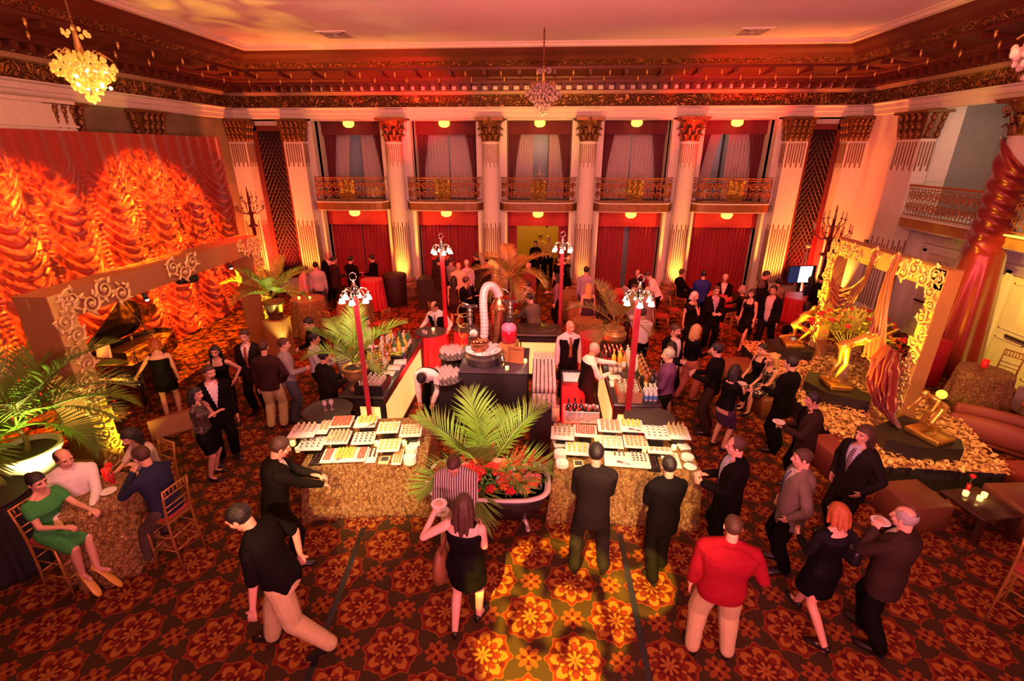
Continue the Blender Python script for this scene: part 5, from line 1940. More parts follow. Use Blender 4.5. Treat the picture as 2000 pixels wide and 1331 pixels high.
def bar(label, x0, x1, y0, y1, inner):
    r = thing('bar_counter', label, 'bar counter', ((x0 + x1) / 2, (y0 + y1) / 2, 0))
    w, d = x1 - x0, y1 - y0
    mb = MB(); mb.rbox((0, 0, 1.07), (w, d, .06), .03); mb.build('counter_top', BARTOP, r)
    mb = MB()
    for sx in (-1, 1):
        for sy in (-1, 1): mb.box((sx * (w / 2 - .05), sy * (d / 2 - .05), .52), (.08, .08, 1.04))
    for sx in (-1, 1): mb.box((sx * (w / 2 - .05), 0, .97), (.06, d - .1, .12)); mb.box((sx * (w / 2 - .05), 0, .06), (.06, d - .1, .12))
    for sy in (-1, 1): mb.box((0, sy * (d / 2 - .05), .97), (w - .1, .06, .12)); mb.box((0, sy * (d / 2 - .05), .06), (w - .1, .06, .12))
    mb.build('frame', BLACK, r)
    n = max(1, round((d if inner[0] else w) / 1.0))
    for k in range(n):
        mb = MB()
        if inner[0]:
            yy = -d / 2 + .1 + (k + .5) * (d - .2) / n
            mb.box((inner[0] * (w / 2 - .05), yy, .51), (.02, (d - .2) / n - .03, .78))
        else:
            xx = -w / 2 + .1 + (k + .5) * (w - .2) / n
            mb.box((xx, inner[1] * (d / 2 - .05), .51), ((w - .2) / n - .03, .02, .78))
        mb.build('glowing_panel', GLOW, r)
    if inner[0]:
        mb = MB(); mb.box((inner[0] * w * .16, -(d / 2 - .05), .51), (w * .44, .02, .78)); mb.build('glowing_panel', GLOW, r)
    mb = MB(); mb.box((0, 0, .55), (w - .2, d - .2, .02)); mb.build('shelf', BLACK, r)
    return r


bar('left black topped bar with glowing cream panels, covered in bottles', -3.38, -2.58, 7.05, 9.85, (1, 0))
bar('right black topped bar with glowing panels where the grey haired bartender pours', 1.22, 2.02, 7.05, 9.35, (-1, 0))
bar('back bar with a wide glowing panel behind the copper still', -1.35, .50, 10.18, 10.98, (0, -1))

# round tables at the corners
red_table((-3.38, 6.66), .33, 1.03, .36, 'at the near end of the left bar', mat('dark_red_cloth', (.16, .010, .012), .7))
tray((-3.38, 6.66, 1.035), 'round dark tray holding two wine glasses at the near end of the left bar', 1.1)
red_table((1.74, 6.72), .33, 1.03, .38, 'at the near end of the right bar')
tray((1.74, 6.72, 1.035), 'empty round black tray at the near end of the right bar', 1.13)
red_table((-2.50, 10.22), .33, 1.08, .44, 'under the tray of the leaning bartender')
tray((-2.50, 10.22, 1.085), 'round brown tray under the hands of the leaning bartender', 1.0)
red_table((-1.72, 10.55), .27, 1.06, .33, 'left of the back bar')
tray((-1.72, 10.55, 1.065), 'round brown tray beside the coiled copper tube', .85)
red_table((1.28, 10.45), .36, 1.03, .46, 'behind the bald bartender')

# red posts with clustered lamps
POSTM = mat('red_post_paint', (.30, .008, .018), .45)
BULB = mat('lamp_glass', (1, .95, .85), .2, emit=(1.0, .80, .50), estr=16, var=0)
post = thing('lamp_post', 'x', 'lamp')
mb = MB(); mb.box((0, 0, 1.47), (.075, .075, 2.9)); mb.box((0, 0, .02), (.32, .32, .04)); mb.build('pole', POSTM, post)
mb = MB(); mb.lathe([(.06, 2.92), (.07, 2.95), (.05, 3.0), (.06, 3.03), (.03, 3.10), (.01, 3.18)], 12)
t = np.linspace(0, 2 * PI, 16); mb.tube(np.stack([.05 * np.cos(t), 0 * t, 3.22 + .06 * np.sin(t)], 1), .006, 5); mb.build('finial', CHROME, post)
for k in range(6):
    a = k * PI / 3 + .3
    ca, sa = math.cos(a), math.sin(a)
    mb = MB(); mb.tube([(.04 * ca, .04 * sa, 2.98), (.10 * ca, .10 * sa, 3.04), (.17 * ca, .17 * sa, 3.02), (.20 * ca, .20 * sa, 2.97)], .010, 6)
    mb.lathe([(.018, 0.02), (.028, -.01), (.03, -.04), (.02, -.045)], 10, (.20 * ca, .20 * sa, 2.96))
    arm = mb.build('lamp_arm', CHROME, post)
    mb = MB(); mb.lathe([(.012, 0), (.028, -.02), (.036, -.05), (.050, -.085), (.046, -.087), (.02, -.06)], 12, (.20 * ca, .20 * sa, 2.93), caps=True)
    mb.build('glass_shade', BULB, arm)
for (x, y), nm in (((-2.78, 6.85), 'at the near end of the left bar'), ((1.45, 6.98), 'at the near end of the right bar'), ((-2.2, 10.55), 'behind the leaning bartender'), ((.47, 10.95), 'at the far right end of the back bar')):
    place(post, USED, (x, y, 0), random.random(), 'tall red post of bright clustered lamps ' + nm)
    for dx in (-.28, .28):
        lamp('post_light', 'POINT', (x + dx, y - .05, 2.78), (1.0, .74, .42), 16, size=.05)

# ---- table of the copper still
r = thing('draped_box_table', 'square black draped table carrying the copper still', 'table', (-.86, 8.75, 0))
mb = MB(); mb.rbox((0, 0, .55), (1.30, 1.26, 1.08), .03); mb.build('cloth_body', BLACKCLOTH, r)
mb = MB(); mb.rbox((0, 0, 1.098), (1.32, 1.28, .016), .03); mb.build('table_top', mat('purple_black_top', (.05, .035, .05), .3), r)
ZT = 1.108
ZINC = mat('zinc_metal', (.50, .46, .42), .32, .9, bump=.1)
r = thing('metal_tub', 'round galvanised tub heaped with ice on the black table', 'tub', (-1.08, 8.62, ZT))
mb = MB()
mb.lathe([(.30, 0), (.315, .01), (.335, .08), (.345, .085), (.34, .10), (.355, .16), (.365, .165), (.36, .18), (.372, .27), (.385, .28), (.385, .29), (.362, .285), (.34, .05), (.01, .03)], 40, caps=True)
mb.build('tub_body', ZINC, r)
for s in (-1, 1):
    t = np.linspace(0, PI, 10)
    mb = MB(); mb.tube(np.stack([s * (.385 + .05 * np.sin(t)), .06 * np.cos(t), np.full(10, .22)], 1), .008, 6); mb.build('handle', ZINC, r)
ICE = mat('crushed_ice', (.85, .83, .82), .25, var=.15, vscale=40, bump=.5, bscale=50, spec=.8)
mb = MB()
g = np.random.default_rng(4)
def icef(u, v):
    q = .35 * np.sqrt(v); a = u * 2 * PI
    x, y = q * np.cos(a), q * np.sin(a)
    return np.stack([x, y, .25 + .07 * (1 - v) + .02 * np.sin(x * 60 + 1) * np.sin(y * 55) + .012 * np.sin(x * 120) * np.cos(y * 131)], 1)
mb.grid(icef, 48, 14)
for k in range(60):
    a, q = g.uniform(0, 6.28), .33 * math.sqrt(g.uniform())
    mb.box((q * math.cos(a), q * math.sin(a), .29 + .06 * (1 - q / .33)), (.04, .035, .03), g.uniform(0, 3))
mb.build('ice', ICE, None, (-1.08, 8.62, ZT + .0), 'heap of crushed ice filling the galvanised tub', 'ice', kind='stuff')
# copper still: pot on ice, column, duct, gauge, coil, pipes
COPPER = mat('copper', (.72, .30, .15), .25, .95)
BRASS = mat('brass', (.75, .48, .16), .25, .95)
r = thing('copper_still', 'copper distilling apparatus with a white corrugated duct, gauge and coiled tube', 'still', (-1.08, 8.62, ZT))
mb = MB(); mb.lathe([(.12, .22), (.15, .24), (.18, .40), (.185, .42), (.17, .42), (.13, .26), (.01, .25)], 28, (-.06, -.10, .05)); mb.build('copper_bucket', COPPER, r)
mb = MB()
for k in range(14):
    a = k * 2.4; q = .02 * k ** .7
    mb.ball((-.06 + q * math.cos(a), -.10 + q * math.sin(a), .47 + .01 * (k % 3)), (.045, .04, .03), 8, 6)
mb.build('copper_fittings', COPPER, r)
mb = MB()
mb.lathe([(.02, .20), (.17, .22), (.175, .95), (.19, .97), (.19, 1.0), (.12, 1.12), (.05, 1.2), (.04, 1.28)], 30, (.28, .42, 0)); mb.build('copper_column', COPPER, r)
mb = MB()
P = np.array([(-.02, .05, .30), (.03, .05, .7), (.0, .1, 1.1), (.0, .18, 1.35), (.06, .26, 1.46), (.16, .34, 1.44), (.24, .40, 1.32), (.27, .42, 1.2)])
from mathutils import geometry
tt = np.linspace(0, len(P) - 1, 120)
PP = np.stack([np.interp(tt, range(len(P)), P[:, k]) for k in range(3)], 1)
ker = np.ones(15) / 15
PP = np.stack([np.convolve(np.pad(PP[:, k], 7, 'edge'), ker, 'valid') for k in range(3)], 1)
mb.tube(PP, .078 + .008 * np.sin(np.arange(120) * 2.1), 16); mb.build('corrugated_duct', mat('duct_white', (.80, .72, .70), .35, .15), r)
for (x, y, z0, z1), nm in (((-.26, .10, .25, 1.10), 0), ((.50, .30, .25, 1.15), 1)):
    mb = MB(); mb.cyl((x, y, z0), (x, y, z1), .05, n=14)
    for zz in np.arange(z0 + .06, z1, .085): mb.lathe([(.05, 0), (.062, .008), (.062, .02), (.05, .028)], 14, (x, y, zz))
    mb.box((x, y, z1), (.26, .05, .05)); mb.ball((x + .13, y, z1), .035, 8, 6); mb.ball((x - .13, y, z1), .035, 8, 6)
    mb.build('valve_pipe', mat('dark_steel', (.20, .17, .16), .3, .9), r)
mb = MB(); Mx = np.array(Matrix.Rotation(R(80), 3, 'X'))
ang = np.arange(24) * 2 * PI / 24
ring = lambda q, y: np.stack([-.17 + q * np.cos(ang), np.full(24, y), .62 + q * np.sin(ang)], 1)
mb.loft([ring(.085, -.02), ring(.095, -.05), ring(.095, -.09), ring(.085, -.10)]); mb.cyl((-.17, -.04, .30), (-.17, -.04, .56), .012, n=8); ga = mb.build('gauge', mat('gauge_case', (.10, .09, .09), .35, .6), r)
mb = MB(); mb.loft([ring(.078, -.101), ring(.078, -.104)])
mb.build('dial', mat('dial_face', (.80, .74, .60), .4), ga)
mb = MB()
for k in range(12):
    a = k * PI / 6
    mb.box((-.17 + .066 * math.cos(a), -.107, .62 + .066 * math.sin(a)), (.008, .004, .008))
mb.cyl((-.17, -.108, .62), (-.15, -.108, .67), .004, n=5); mb.cyl((-.17, -.108, .62), (-.205, -.108, .60), .004, n=5); mb.build('needle', BLACK, ga)
t = np.linspace(0, 1, 110)
mb = MB(); mb.tube(np.stack([-.42 + .10 * np.cos(t * 9 * PI) * (.6 + .5 * np.sin(t * 5)), .18 + .10 * np.sin(t * 9 * PI), 1.10 - .95 * t + .05 * np.sin(t * 9 * PI)], 1), .011, 6); mb.build('coiled_tube', BRASS, r)
mb = MB(); mb.tube([(-.28, .1, 1.12), (-.40, .16, 1.14), (-.44, .18, 1.10)], .022, 8); mb.build('outlet_pipe', CHROME, r); mb = MB()
t = np.linspace(0, PI, 16); mb.tube(np.stack([.36 + .14 * np.cos(t), .36 + 0 * t, 1.15 + .22 * np.sin(t)], 1), .010, 6); mb.build('vapour_pipe', CHROME, r)
# crates, jug and little things on the table
r = thing('wooden_crate', 'small wooden crate standing on end under the red jug', 'crate', (-.50, 8.78, ZT), -.25)
WOODC = mat('crate_wood', (.40, .17, .055), .55, bump=.1)
mb = MB(); mb.box((-.10, 0, .18), (.30, .34, .36)); mb.build('crate_body', mat('crate_wood_pale', (.55, .30, .09), .5, bump=.2), r)
mb = MB(); mb.box((.10, -.16, .17), (.30, .03, .34)); mb.box((.10, -.18, .32), (.32, .03, .03)); mb.box((.10, -.18, .02), (.32, .03, .03)); mb.box((-.04, -.18, .17), (.03, .03, .33)); mb.box((.24, -.18, .17), (.03, .03, .33)); mb.build('crate_lid', WOODC, r)
r = thing('glass_jug', 'large glass demijohn of red drink with a dark stopper', 'jug', (-.60, 8.80, ZT + .362))
mb = MB(); mb.lathe([(.13, 0), (.15, .02), (.155, .15), (.15, .23), (.145, .24)], 24); mb.build('red_drink', mat('red_punch', (.45, .006, .035), .08, spec=.8), r)
mb = MB(); mb.lathe([(.147, .24), (.152, .29), (.13, .35), (.06, .39), (.05, .40)], 24); mb.build('shoulder', mat('pink_glass', (.75, .22, .40), .08, spec=.9), r)
mb = MB(); mb.cyl((0, 0, .39), (0, 0, .45), .045, .05, 14); mb.ball((0, 0, .46), (.055, .055, .02), 12, 6)
t = np.linspace(0, PI, 12); mb.tube(np.stack([.10 * np.cos(t), 0 * t, .40 + .16 * np.sin(t)], 1), .008, 6); mb.build('stopper', BLACK, r)
r = thing('cocktail_shaker', 'steel cocktail shaker on the black table', 'shaker', (-.70, 8.36, ZT))
mb = MB(); mb.lathe([(.045, 0), (.05, .01), (.065, .17), (.062, .18)], 20); mb.build('shaker_cup', CHROME, r)
mb = MB(); mb.lathe([(.064, .175), (.062, .20), (.035, .25), (.03, .29), (.02, .30)], 20); mb.build('shaker_lid', CHROME, r)
votive((-.60, 8.27, ZT), 'tea light in front of the cocktail shaker', power=0)
votive((-.27, 8.62, ZT), 'tea light right of the wooden crate', power=0)

# ---- glassware
def make_glass(name, prof, fill=None, fillm=None, n=12):
    o = thing(name, 'x', 'glass')
    mb = MB(); mb.lathe(prof, n, caps=False); mb.build('bowl', GLASSY, o)
    if fill: mb = MB(); mb.lathe(fill, n); mb.build('drink', fillm, o)
    return o


GLASSY = mat('thin_glass', (1.0, .86, .82), .03, alpha=.24, spec=1.0, var=0)
WINEP = [(.034, 0), (.034, .003), (.006, .008), (.005, .075), (.020, .09), (.036, .115), (.038, .14), (.030, .175), (.029, .175), (.036, .14), (.030, .11), (.004, .086)]
FLUTEP = [(.030, 0), (.030, .003), (.006, .008), (.005, .070), (.012, .08), (.026, .12), (.030, .17), (.026, .225), (.025, .225), (.028, .17), (.022, .12), (.004, .082)]
TUMBP = [(.030, 0), (.034, .004), (.038, .09), (.036, .09), (.031, .012), (.002, .01)]
WINE = make_glass('wine_glass', WINEP)
FLUTE = make_glass('champagne_flute', FLUTEP)
TUMB = make_glass('tumbler', TUMBP)


def spread(proto, pts, label, group):
    for p in pts: place(proto, USED, tuple(p), random.random() * 6, label, group)


red_table((-1.80, 9.18), .25, .96, .30, 'left of the still, far one of two', BLACKCLOTH)
tray((-1.80, 9.18, .965), 'round black tray crowded with wine glasses, far one left of the still', .86)
red_table((-1.74, 8.08), .26, .96, .31, 'left of the still, near one of two', BLACKCLOTH)
tray((-1.74, 8.08, .965), 'round black tray crowded with wine glasses, near one left of the still', .92)
disc = lambda c, q, st, z: [(c[0] + i * st + (j % 2) * st / 2, c[1] + j * st * .87, z) for i in range(-6, 7) for j in range(-6, 7) if math.hypot(i * st + (j % 2) * st / 2, j * st * .87) < q]
spread(WINE, disc((-1.80, 9.18), .24, .088, .978), 'any of the identical empty wine glasses crowded on the far tray left of the still', 'wine glasses on the far tray')
spread(WINE, disc((-1.74, 8.08), .25, .090, .978), 'any of the identical empty wine glasses crowded on the near tray left of the still', 'wine glasses on the near tray')
spread(WINE, [(-3.42, 6.66, 1.05), (-3.33, 6.70, 1.05)], 'one of two empty wine glasses on the dark tray beside the left dessert table', 'two wine glasses by the left dessert table')
r = thing('glass_table', 'narrow black draped table packed with rows of champagne flutes', 'table', (.10, 8.15, 0))
mb = MB(); mb.rbox((0, 0, .47), (.44, 2.06, .93), .02); mb.build('cloth_body', BLACKCLOTH, r)
mb = MB(); mb.rbox((0, 0, .942), (.45, 2.08, .014), .02); mb.build('table_top', BARTOP, r)
spread(FLUTE, [(.10 + (i - 2.5) * .072, 7.55 + j * .083, .95) for i in range(6) for j in range(19)], 'any of the identical champagne flutes standing in rows on the narrow black table', 'champagne flutes in rows')
spread(TUMB, [(.10 + (i - 2) * .083, 7.17 + j * .09, .95) for i in range(5) for j in range(4)], 'any of the identical short tumblers at the near end of the narrow black table', 'tumblers in rows')

# ---- bottles
def make_bottle(name, body, cap, label=None, s=1.0, kind=0):
    o = thing(name, 'x', 'bottle')
    pr = {0: [(.036, 0), (.039, .01), (.039, .18), (.034, .205), (.014, .235), (.013, .30), (.011, .30)], 1: [(.030, 0), (.032, .01), (.032, .12), (.026, .15), (.013, .18), (.012, .225), (.010, .225)],
          2: [(.038, 0), (.042, .01), (.042, .14), (.040, .19), (.016, .23), (.015, .27), (.012, .27)]}[kind]
    pr = [(a * s, b * s) for a, b in pr]
    top = pr[-1][1]
    mb = MB(); mb.lathe(pr, 14); mb.build('glass_body', body, o)
    mb = MB(); mb.lathe([(.016 * s, top - .03), (.016 * s, top + .012), (.004, top + .014)], 10); mb.build('cap', cap, o)
    if label is not None:
        q = pr[1][0] + .0012
        mb = MB(); mb.lathe([(q, pr[2][1] * .25), (q, pr[2][1] * .8)], 14, caps=False); mb.build('paper_label', label, o)
    return o


bm = lambda n, c, r_=.12: mat('bottle_' + n, c, r_, spec=.8, var=0)
LAB = [mat('label_white', (.75, .70, .60), .6), mat('label_red', (.5, .03, .03), .6), mat('label_blue', (.05, .20, .55), .6), mat('label_gold', (.6, .40, .10), .5)]
CAPS = [mat('cap_white', (.8, .76, .70), .4), mat('cap_red', (.55, .03, .03), .4), mat('cap_green', (.03, .22, .08), .4), mat('cap_yellow', (.8, .55, .05), .4), mat('cap_black', (.02, .02, .02), .4)]
BOT = {'clear': make_bottle('spirit_bottle', bm('clear', (.62, .58, .50)), CAPS[0], LAB[0], 1.05), 'green': make_bottle('spirit_bottle', bm('green', (.03, .14, .05)), CAPS[2], LAB[0], 1.05), 'amber': make_bottle('whisky_bottle', bm('amber', (.35, .13, .02)), CAPS[4], LAB[3], 1.0, 2),
       'red': make_bottle('spirit_bottle', bm('red', (.40, .05, .03)), CAPS[1], LAB[0], 1.05), 'yellow': make_bottle('juice_bottle', bm('yellow', (.80, .55, .06)), CAPS[3], None, 1.1), 'orange': make_bottle('juice_bottle', bm('orange', (.75, .22, .04)), CAPS[1], LAB[0], 1.1),
       'wine': make_bottle('wine_bottle', bm('wine', (.015, .018, .012)), CAPS[4], LAB[0], 1.15), 'beer': make_bottle('beer_bottle', bm('brown', (.06, .025, .01)), CAPS[0], LAB[1], 1.0, 1), 'small': make_bottle('soda_bottle', bm('soda', (.60, .50, .38)), CAPS[0], None, .9, 1),
       'water': make_bottle('water_bottle', bm('water', (.60, .62, .66)), CAPS[0], LAB[2], 1.0, 1), 'cola': make_bottle('dark_soda_bottle', bm('cola', (.02, .010, .008)), CAPS[1], LAB[1], 1.0, 1)}
DESC = {'clear': 'clear spirit bottle', 'green': 'green glass spirit bottle', 'amber': 'squat amber whisky bottle', 'red': 'red glass spirit bottle', 'yellow': 'tall yellow juice bottle', 'orange': 'orange juice bottle', 'wine': 'dark wine bottle', 'beer': 'brown beer bottle', 'small': 'white capped soda bottle', 'water': 'blue labelled water bottle', 'cola': 'dark soda bottle'}


def bottles(key, pts, where):
    for p in pts: place(BOT[key], USED, tuple(p), random.random() * 6, DESC[key] + ' ' + where, DESC[key] + 's ' + where)


ZB = 1.102
g = np.random.default_rng(5)
# left bar: back block of spirits, mixed bottles, crate of white capped sodas
kinds = ['clear', 'green', 'red', 'amber', 'yellow', 'clear', 'amber', 'green']
pos = {}
for i in range(6):
    for j in range(5):
        k = kinds[(i * 3 + j * 5) % 8] if j < 3 else ['amber', 'yellow', 'red', 'green', 'clear', 'green'][i]
        pos.setdefault(k, []).append((-3.22 + i * .092 + g.uniform(-.01, .01), 8.95 + j * .11 + g.uniform(-.02, .02), ZB))
for k, v in pos.items(): bottles(k, v, 'in the back cluster on the left bar')
pos = {}
for i in range(4):
    for j in range(5):
        k = ['amber', 'small', 'clear', 'yellow', 'amber', 'red', 'cola'][(i * 2 + j * 3) % 7]
        pos.setdefault(k, []).append((-3.22 + i * .092, 8.10 + j * .11 + g.uniform(-.02, .02), ZB))
for k, v in pos.items(): bottles(k, v, 'in the middle cluster on the left bar')
r = thing('bottle_crate', 'black crate of white capped sodas at the near end of the left bar', 'crate', (-2.86, 7.36, ZB))
mb = MB()
for s in (-1, 1): mb.box((s * .23, 0, .085), (.02, .48, .17)); mb.box((0, s * .23, .085), (.46, .02, .17))
mb.box((0, 0, .006), (.46, .48, .012)); mb.build('crate_walls', BLACK, r)
bottles('small', [(-2.86 + (i - 2) * .084, 7.36 + (j - 2) * .086, ZB + .014) for i in range(5) for j in range(5)], 'packed in the black crate on the left bar')
for k in range(3):
    mb = MB(); mb.rbox((0, 0, .016 + 0 * k), (.24, .2, .03 + .01 * k), .01, .1 * k)
    mb.build('napkin_stack', WHITE, None, (-2.78 + .04 * k, 7.95 + k * .26, ZB), ['folded white napkin stack nearest the soda crate', 'folded white napkin stack in the middle of the left bar', 'folded white napkin stack nearest the limes'][k], 'napkins')
r = thing('lime_tray', 'black caddy of cut limes on the left bar', 'caddy', (-2.82, 8.78, ZB))
mb = MB(); mb.rbox((0, 0, .03), (.34, .24, .06), .02); mb.build('caddy_box', BLACK, r)
LIME = mat('lime_flesh', (.42, .55, .08), .4, var=.3)
mb = MB()
for k in range(40): mb.ball((g.uniform(-.14, .14), g.uniform(-.09, .09), .068), (.022, .018, .014), 7, 5)
mb.build('cut_limes', LIME, r); r.children[-1]['kind'] = 'stuff'
can = thing('drink_can', 'tall blue and silver drink can beside the limes', 'can', (-2.66, 8.60, ZB))
mb = MB(); mb.lathe([(.022, 0), (.027, .006), (.027, .14), (.021, .155), (.02, .157)], 16); mb.build('can_body', mat('can_blue', (.05, .06, .22), .25, .6), can)
# right bar
pos = {}
for i in range(5):
    for j in range(5): pos.setdefault('cola' if (i + j) % 3 else 'beer', []).append((1.30 + i * .080, 8.78 + j * .082, ZB))
for k, v in pos.items(): bottles(k, v, 'in the far block on the right bar')
bottles('yellow', [(1.42, 8.58, ZB), (1.55, 8.66, ZB)], 'beside the pouring hand on the right bar')
bottles('orange', [(1.60, 8.48, ZB)], 'beside the pouring hand on the right bar')
bottles('clear', [(1.72 + .09 * (k % 2), 8.30 + k * .07, ZB) for k in range(9)], 'along the outer edge of the right bar')
bottles('amber', [(1.88 + .07 * (k % 2), 7.75 + k * .085, ZB) for k in range(12)], 'along the outer edge of the right bar')
spread(TUMB, [(1.34 + i * .085, 8.28 + j * .085, ZB) for i in range(3) for j in range(3)], 'any of the identical tumblers beside the yellow juice bottles', 'tumblers on the right bar')
r = thing('cardboard_case', 'open cardboard case of capped bottles on the right bar', 'box', (1.50, 7.36, ZB))
CARD = mat('cardboard', (.34, .19, .09), .75)
mb = MB()
for s in (-1, 1): mb.box((s * .19, 0, .095), (.012, .50, .19)); mb.box((0, s * .25, .095), (.38, .012, .19))
mb.box((0, 0, .006), (.38, .5, .012)); mb.build('case_walls', CARD, r)
bottles('small', [(1.50 + (i - 1.5) * .086, 7.36 + (j - 2) * .092, ZB + .014) for i in range(4) for j in range(5)], 'packed in the cardboard case on the right bar')
bottles('water', [(1.78 + i * .075, 7.22 + j * .078, ZB) for i in range(3) for j in range(3)], 'beside the cardboard case on the right bar')
bottles('wine', [(1.96, 7.42, ZB), (1.93, 7.56, ZB), (1.97, 7.68, ZB)], 'by the elbow of the man in the purple shirt')
mb = MB(); mb.box((0, 0, .07), (.13, .10, .14)); mb.build('napkin_caddy', BLACK, None, (1.86, 7.84, ZB), 'small black napkin caddy on the right bar', 'caddy')
for k in range(2):
    mb = MB(); mb.rbox((0, 0, .02), (.22, .2, .04), .01, .1 * k); mb.build('napkin_stack', WHITE, None, (1.36 + .02 * k, 7.76 + .26 * k, ZB), ('white napkin stack beside the cardboard case', 'white napkin stack under the pouring hands')[k], 'napkins')
# ice well in front of the bald bartender
r = thing('ice_well', 'red draped stand with a steel well of ice before the bald bartender', 'ice bin', (.66, 8.42, 0))
mb = MB(); mb.rbox((0, 0, .44), (.44, .52, .88), .02); mb.build('stand', mat('crimson_cloth', (.36, .012, .025), .7), r)
mb = MB()
for s in (-1, 1): mb.box((s * .21, 0, .91), (.03, .54, .06)); mb.box((0, s * .26, .91), (.44, .03, .06))
mb.build('rim', BLACK, r)
mb = MB(); mb.grid(lambda u, v: np.stack([(u - .5) * .40, (v - .5) * .48, .90 + .012 * np.sin(u * 40) * np.sin(v * 46) + .01 * np.sin(u * 90 + v * 70)], 1), 24, 28); mb.build('ice_fill', ICE, r)
# things on the leaning bartender's tray
spread(TUMB, [(-2.62, 10.10, 1.10), (-2.40, 10.12, 1.10), (-2.55, 10.05, 1.10)], 'one of three identical tumblers on the tray of the leaning bartender', 'tumblers on the brown tray')
votive((-2.44, 10.3, 1.10), 'amber candle glass on the tray of the leaning bartender', power=.5)

# ================================================================== PALMS AND FLOWERS
PALMG = [mat('palm_green', (.16, .30, .035), .45, var=.45, vscale=5), mat('palm_dark_green', (.055, .13, .03), .5, var=.4, vscale=5), mat('palm_bronze_green', (.20, .17, .03), .5, var=.5, vscale=5)]


def frond_mesh(L, droop, n, leafL, seed, vee=.5):
    """one feather palm leaf along +y, rising then drooping; leaflets are folded blades"""
    g = np.random.default_rng(seed)
    mb = MB(); mb.smooth = False
    t = np.linspace(0, 1, 16)
    el = R(78) - R(droop) * t ** 1.4
    dy, dz = np.cos(el), np.sin(el)
    Y = np.concatenate([[0], np.cumsum((dy[1:] + dy[:-1]) / 2)]) * L / 15
    Z = np.concatenate([[0], np.cumsum((dz[1:] + dz[:-1]) / 2)]) * L / 15
    X = .04 * L * np.sin(t * 2 + seed) * t
    mb.tube(np.stack([X, Y, Z], 1), .012 * (1 - .8 * t) * (L / 1.2 + .3), 5)
    for k in range(n):
        s = .22 + .77 * k / (n - 1)
        p = np.array([np.interp(s, t, X), np.interp(s, t, Y), np.interp(s, t, Z)])
        e = np.interp(s, t, el)
        T = np.array([0, math.cos(e), math.sin(e)]); U = np.array([0, -math.sin(e), math.cos(e)])
        q = (s - .22) / .77
        ln = leafL * (math.sin(PI * (.16 + .80 * q)) ** .7) * g.uniform(.9, 1.08)
        for sx in (-1, 1):
            a = R(62 - 38 * q + g.uniform(-5, 5))
            D = T * math.cos(a) + np.array([sx, 0, 0]) * math.sin(a) * .92 + U * vee * math.sin(a)
            D /= np.linalg.norm(D)
            W = np.cross(D, U); W /= np.linalg.norm(W) + 1e-9
            w = .0125 * (ln / .4) ** .5
            dn = np.array([0, 0, -1.0]) * ln * .14
            m1 = p + D * ln * .5 + dn * .25
            tip = p + D * ln + dn * 1.2
            up = U * w * .35
            V = [p - W * w * .4, p + up * .4, p + W * w * .4, m1 - W * w, m1 + up, m1 + W * w, tip]
            mb.add(V, [(0, 1, 4, 3), (1, 2, 5, 4), (3, 4, 6), (4, 5, 6)], False)
    return mb


FRM = {}


def palm(label, loc, n, L, leafL, spread_, m=0, seed=1, trunk=0.0, pot=None, tr=.04, dr=(40, 120), az0=0.0, nleaf=30):
    r = thing('potted_palm' if pot else 'palm', label, 'palm', loc)
    g = np.random.default_rng(seed)
    zb = 0.0
    if pot is not None: zb = pot(r)
    if trunk:
        mb = MB(); t = np.linspace(0, 1, 10); mb.tube(np.stack([.05 * np.sin(t * 3), .03 * np.sin(t * 2), zb - .05 + trunk * t], 1), tr * (1 - .35 * t), 9); mb.build('trunk', mat('palm_stem', (.22, .14, .05), .7, bump=.4), r)
    key0 = (round(L, 2), leafL, m, nleaf)
    for k in range(n):
        q = (k + .5) / n
        dkey = int(q * 5)
        key = key0 + (dkey,)
        if key not in FRM:
            FRM[key] = frond_mesh(L * (.82 + .30 * math.sin(PI * min(q + .2, 1))), dr[0] + (dr[1] - dr[0]) * q, nleaf, leafL, dkey + 3).mesh('frond', PALMG[m])
        o = bpy.data.objects.new('frond', FRM[key]); COL.objects.link(o); o.parent = r
        o.location = (.02 * math.sin(k), .02 * math.cos(k), zb + trunk * .97)
        o.rotation_euler = (-R(spread_) * (.25 + .75 * q), 0, az0 + k * 2.399 + g.uniform(-.2, .2))
    return r


SOIL = mat('soil', (.05, .03, .02), .95)


def potfn(prof, m, soil_r, soil_z, n=28, extra=None):
    def f(r):
        mb = MB(); mb.lathe(prof, n); mb.build('pot', m, r)
        mb = MB(); mb.lathe([(soil_r, soil_z - .02), (soil_r * .95, soil_z), (.01, soil_z + .015)], n); mb.build('soil', SOIL, r)
        if extra: extra(r)
        return soil_z
    return f


# big palm at the left edge, in a white tub on a brown box
BOXM = mat('brown_plinth', (.30, .14, .05), .5)
mb = MB(); mb.rbox((0, 0, .17), (1.0, 1.0, .34), .02); mb.build('plinth_box', BOXM, None, (-7.6, 5.62, 0), 'low brown box carrying the white tub of the big palm', 'plinth')
palm('big bushy palm in a white tub at the near left', (-7.6, 5.65, .342), 26, 1.6, .55, 60, 0, 3, .40, potfn([(.30, 0), (.32, .02), (.40, .42), (.43, .43), (.43, .50), (.39, .50), (.37, .40)], mat('white_tub_paint', (.78, .72, .58), .4), .37, .44), nleaf=46, dr=(35, 115))
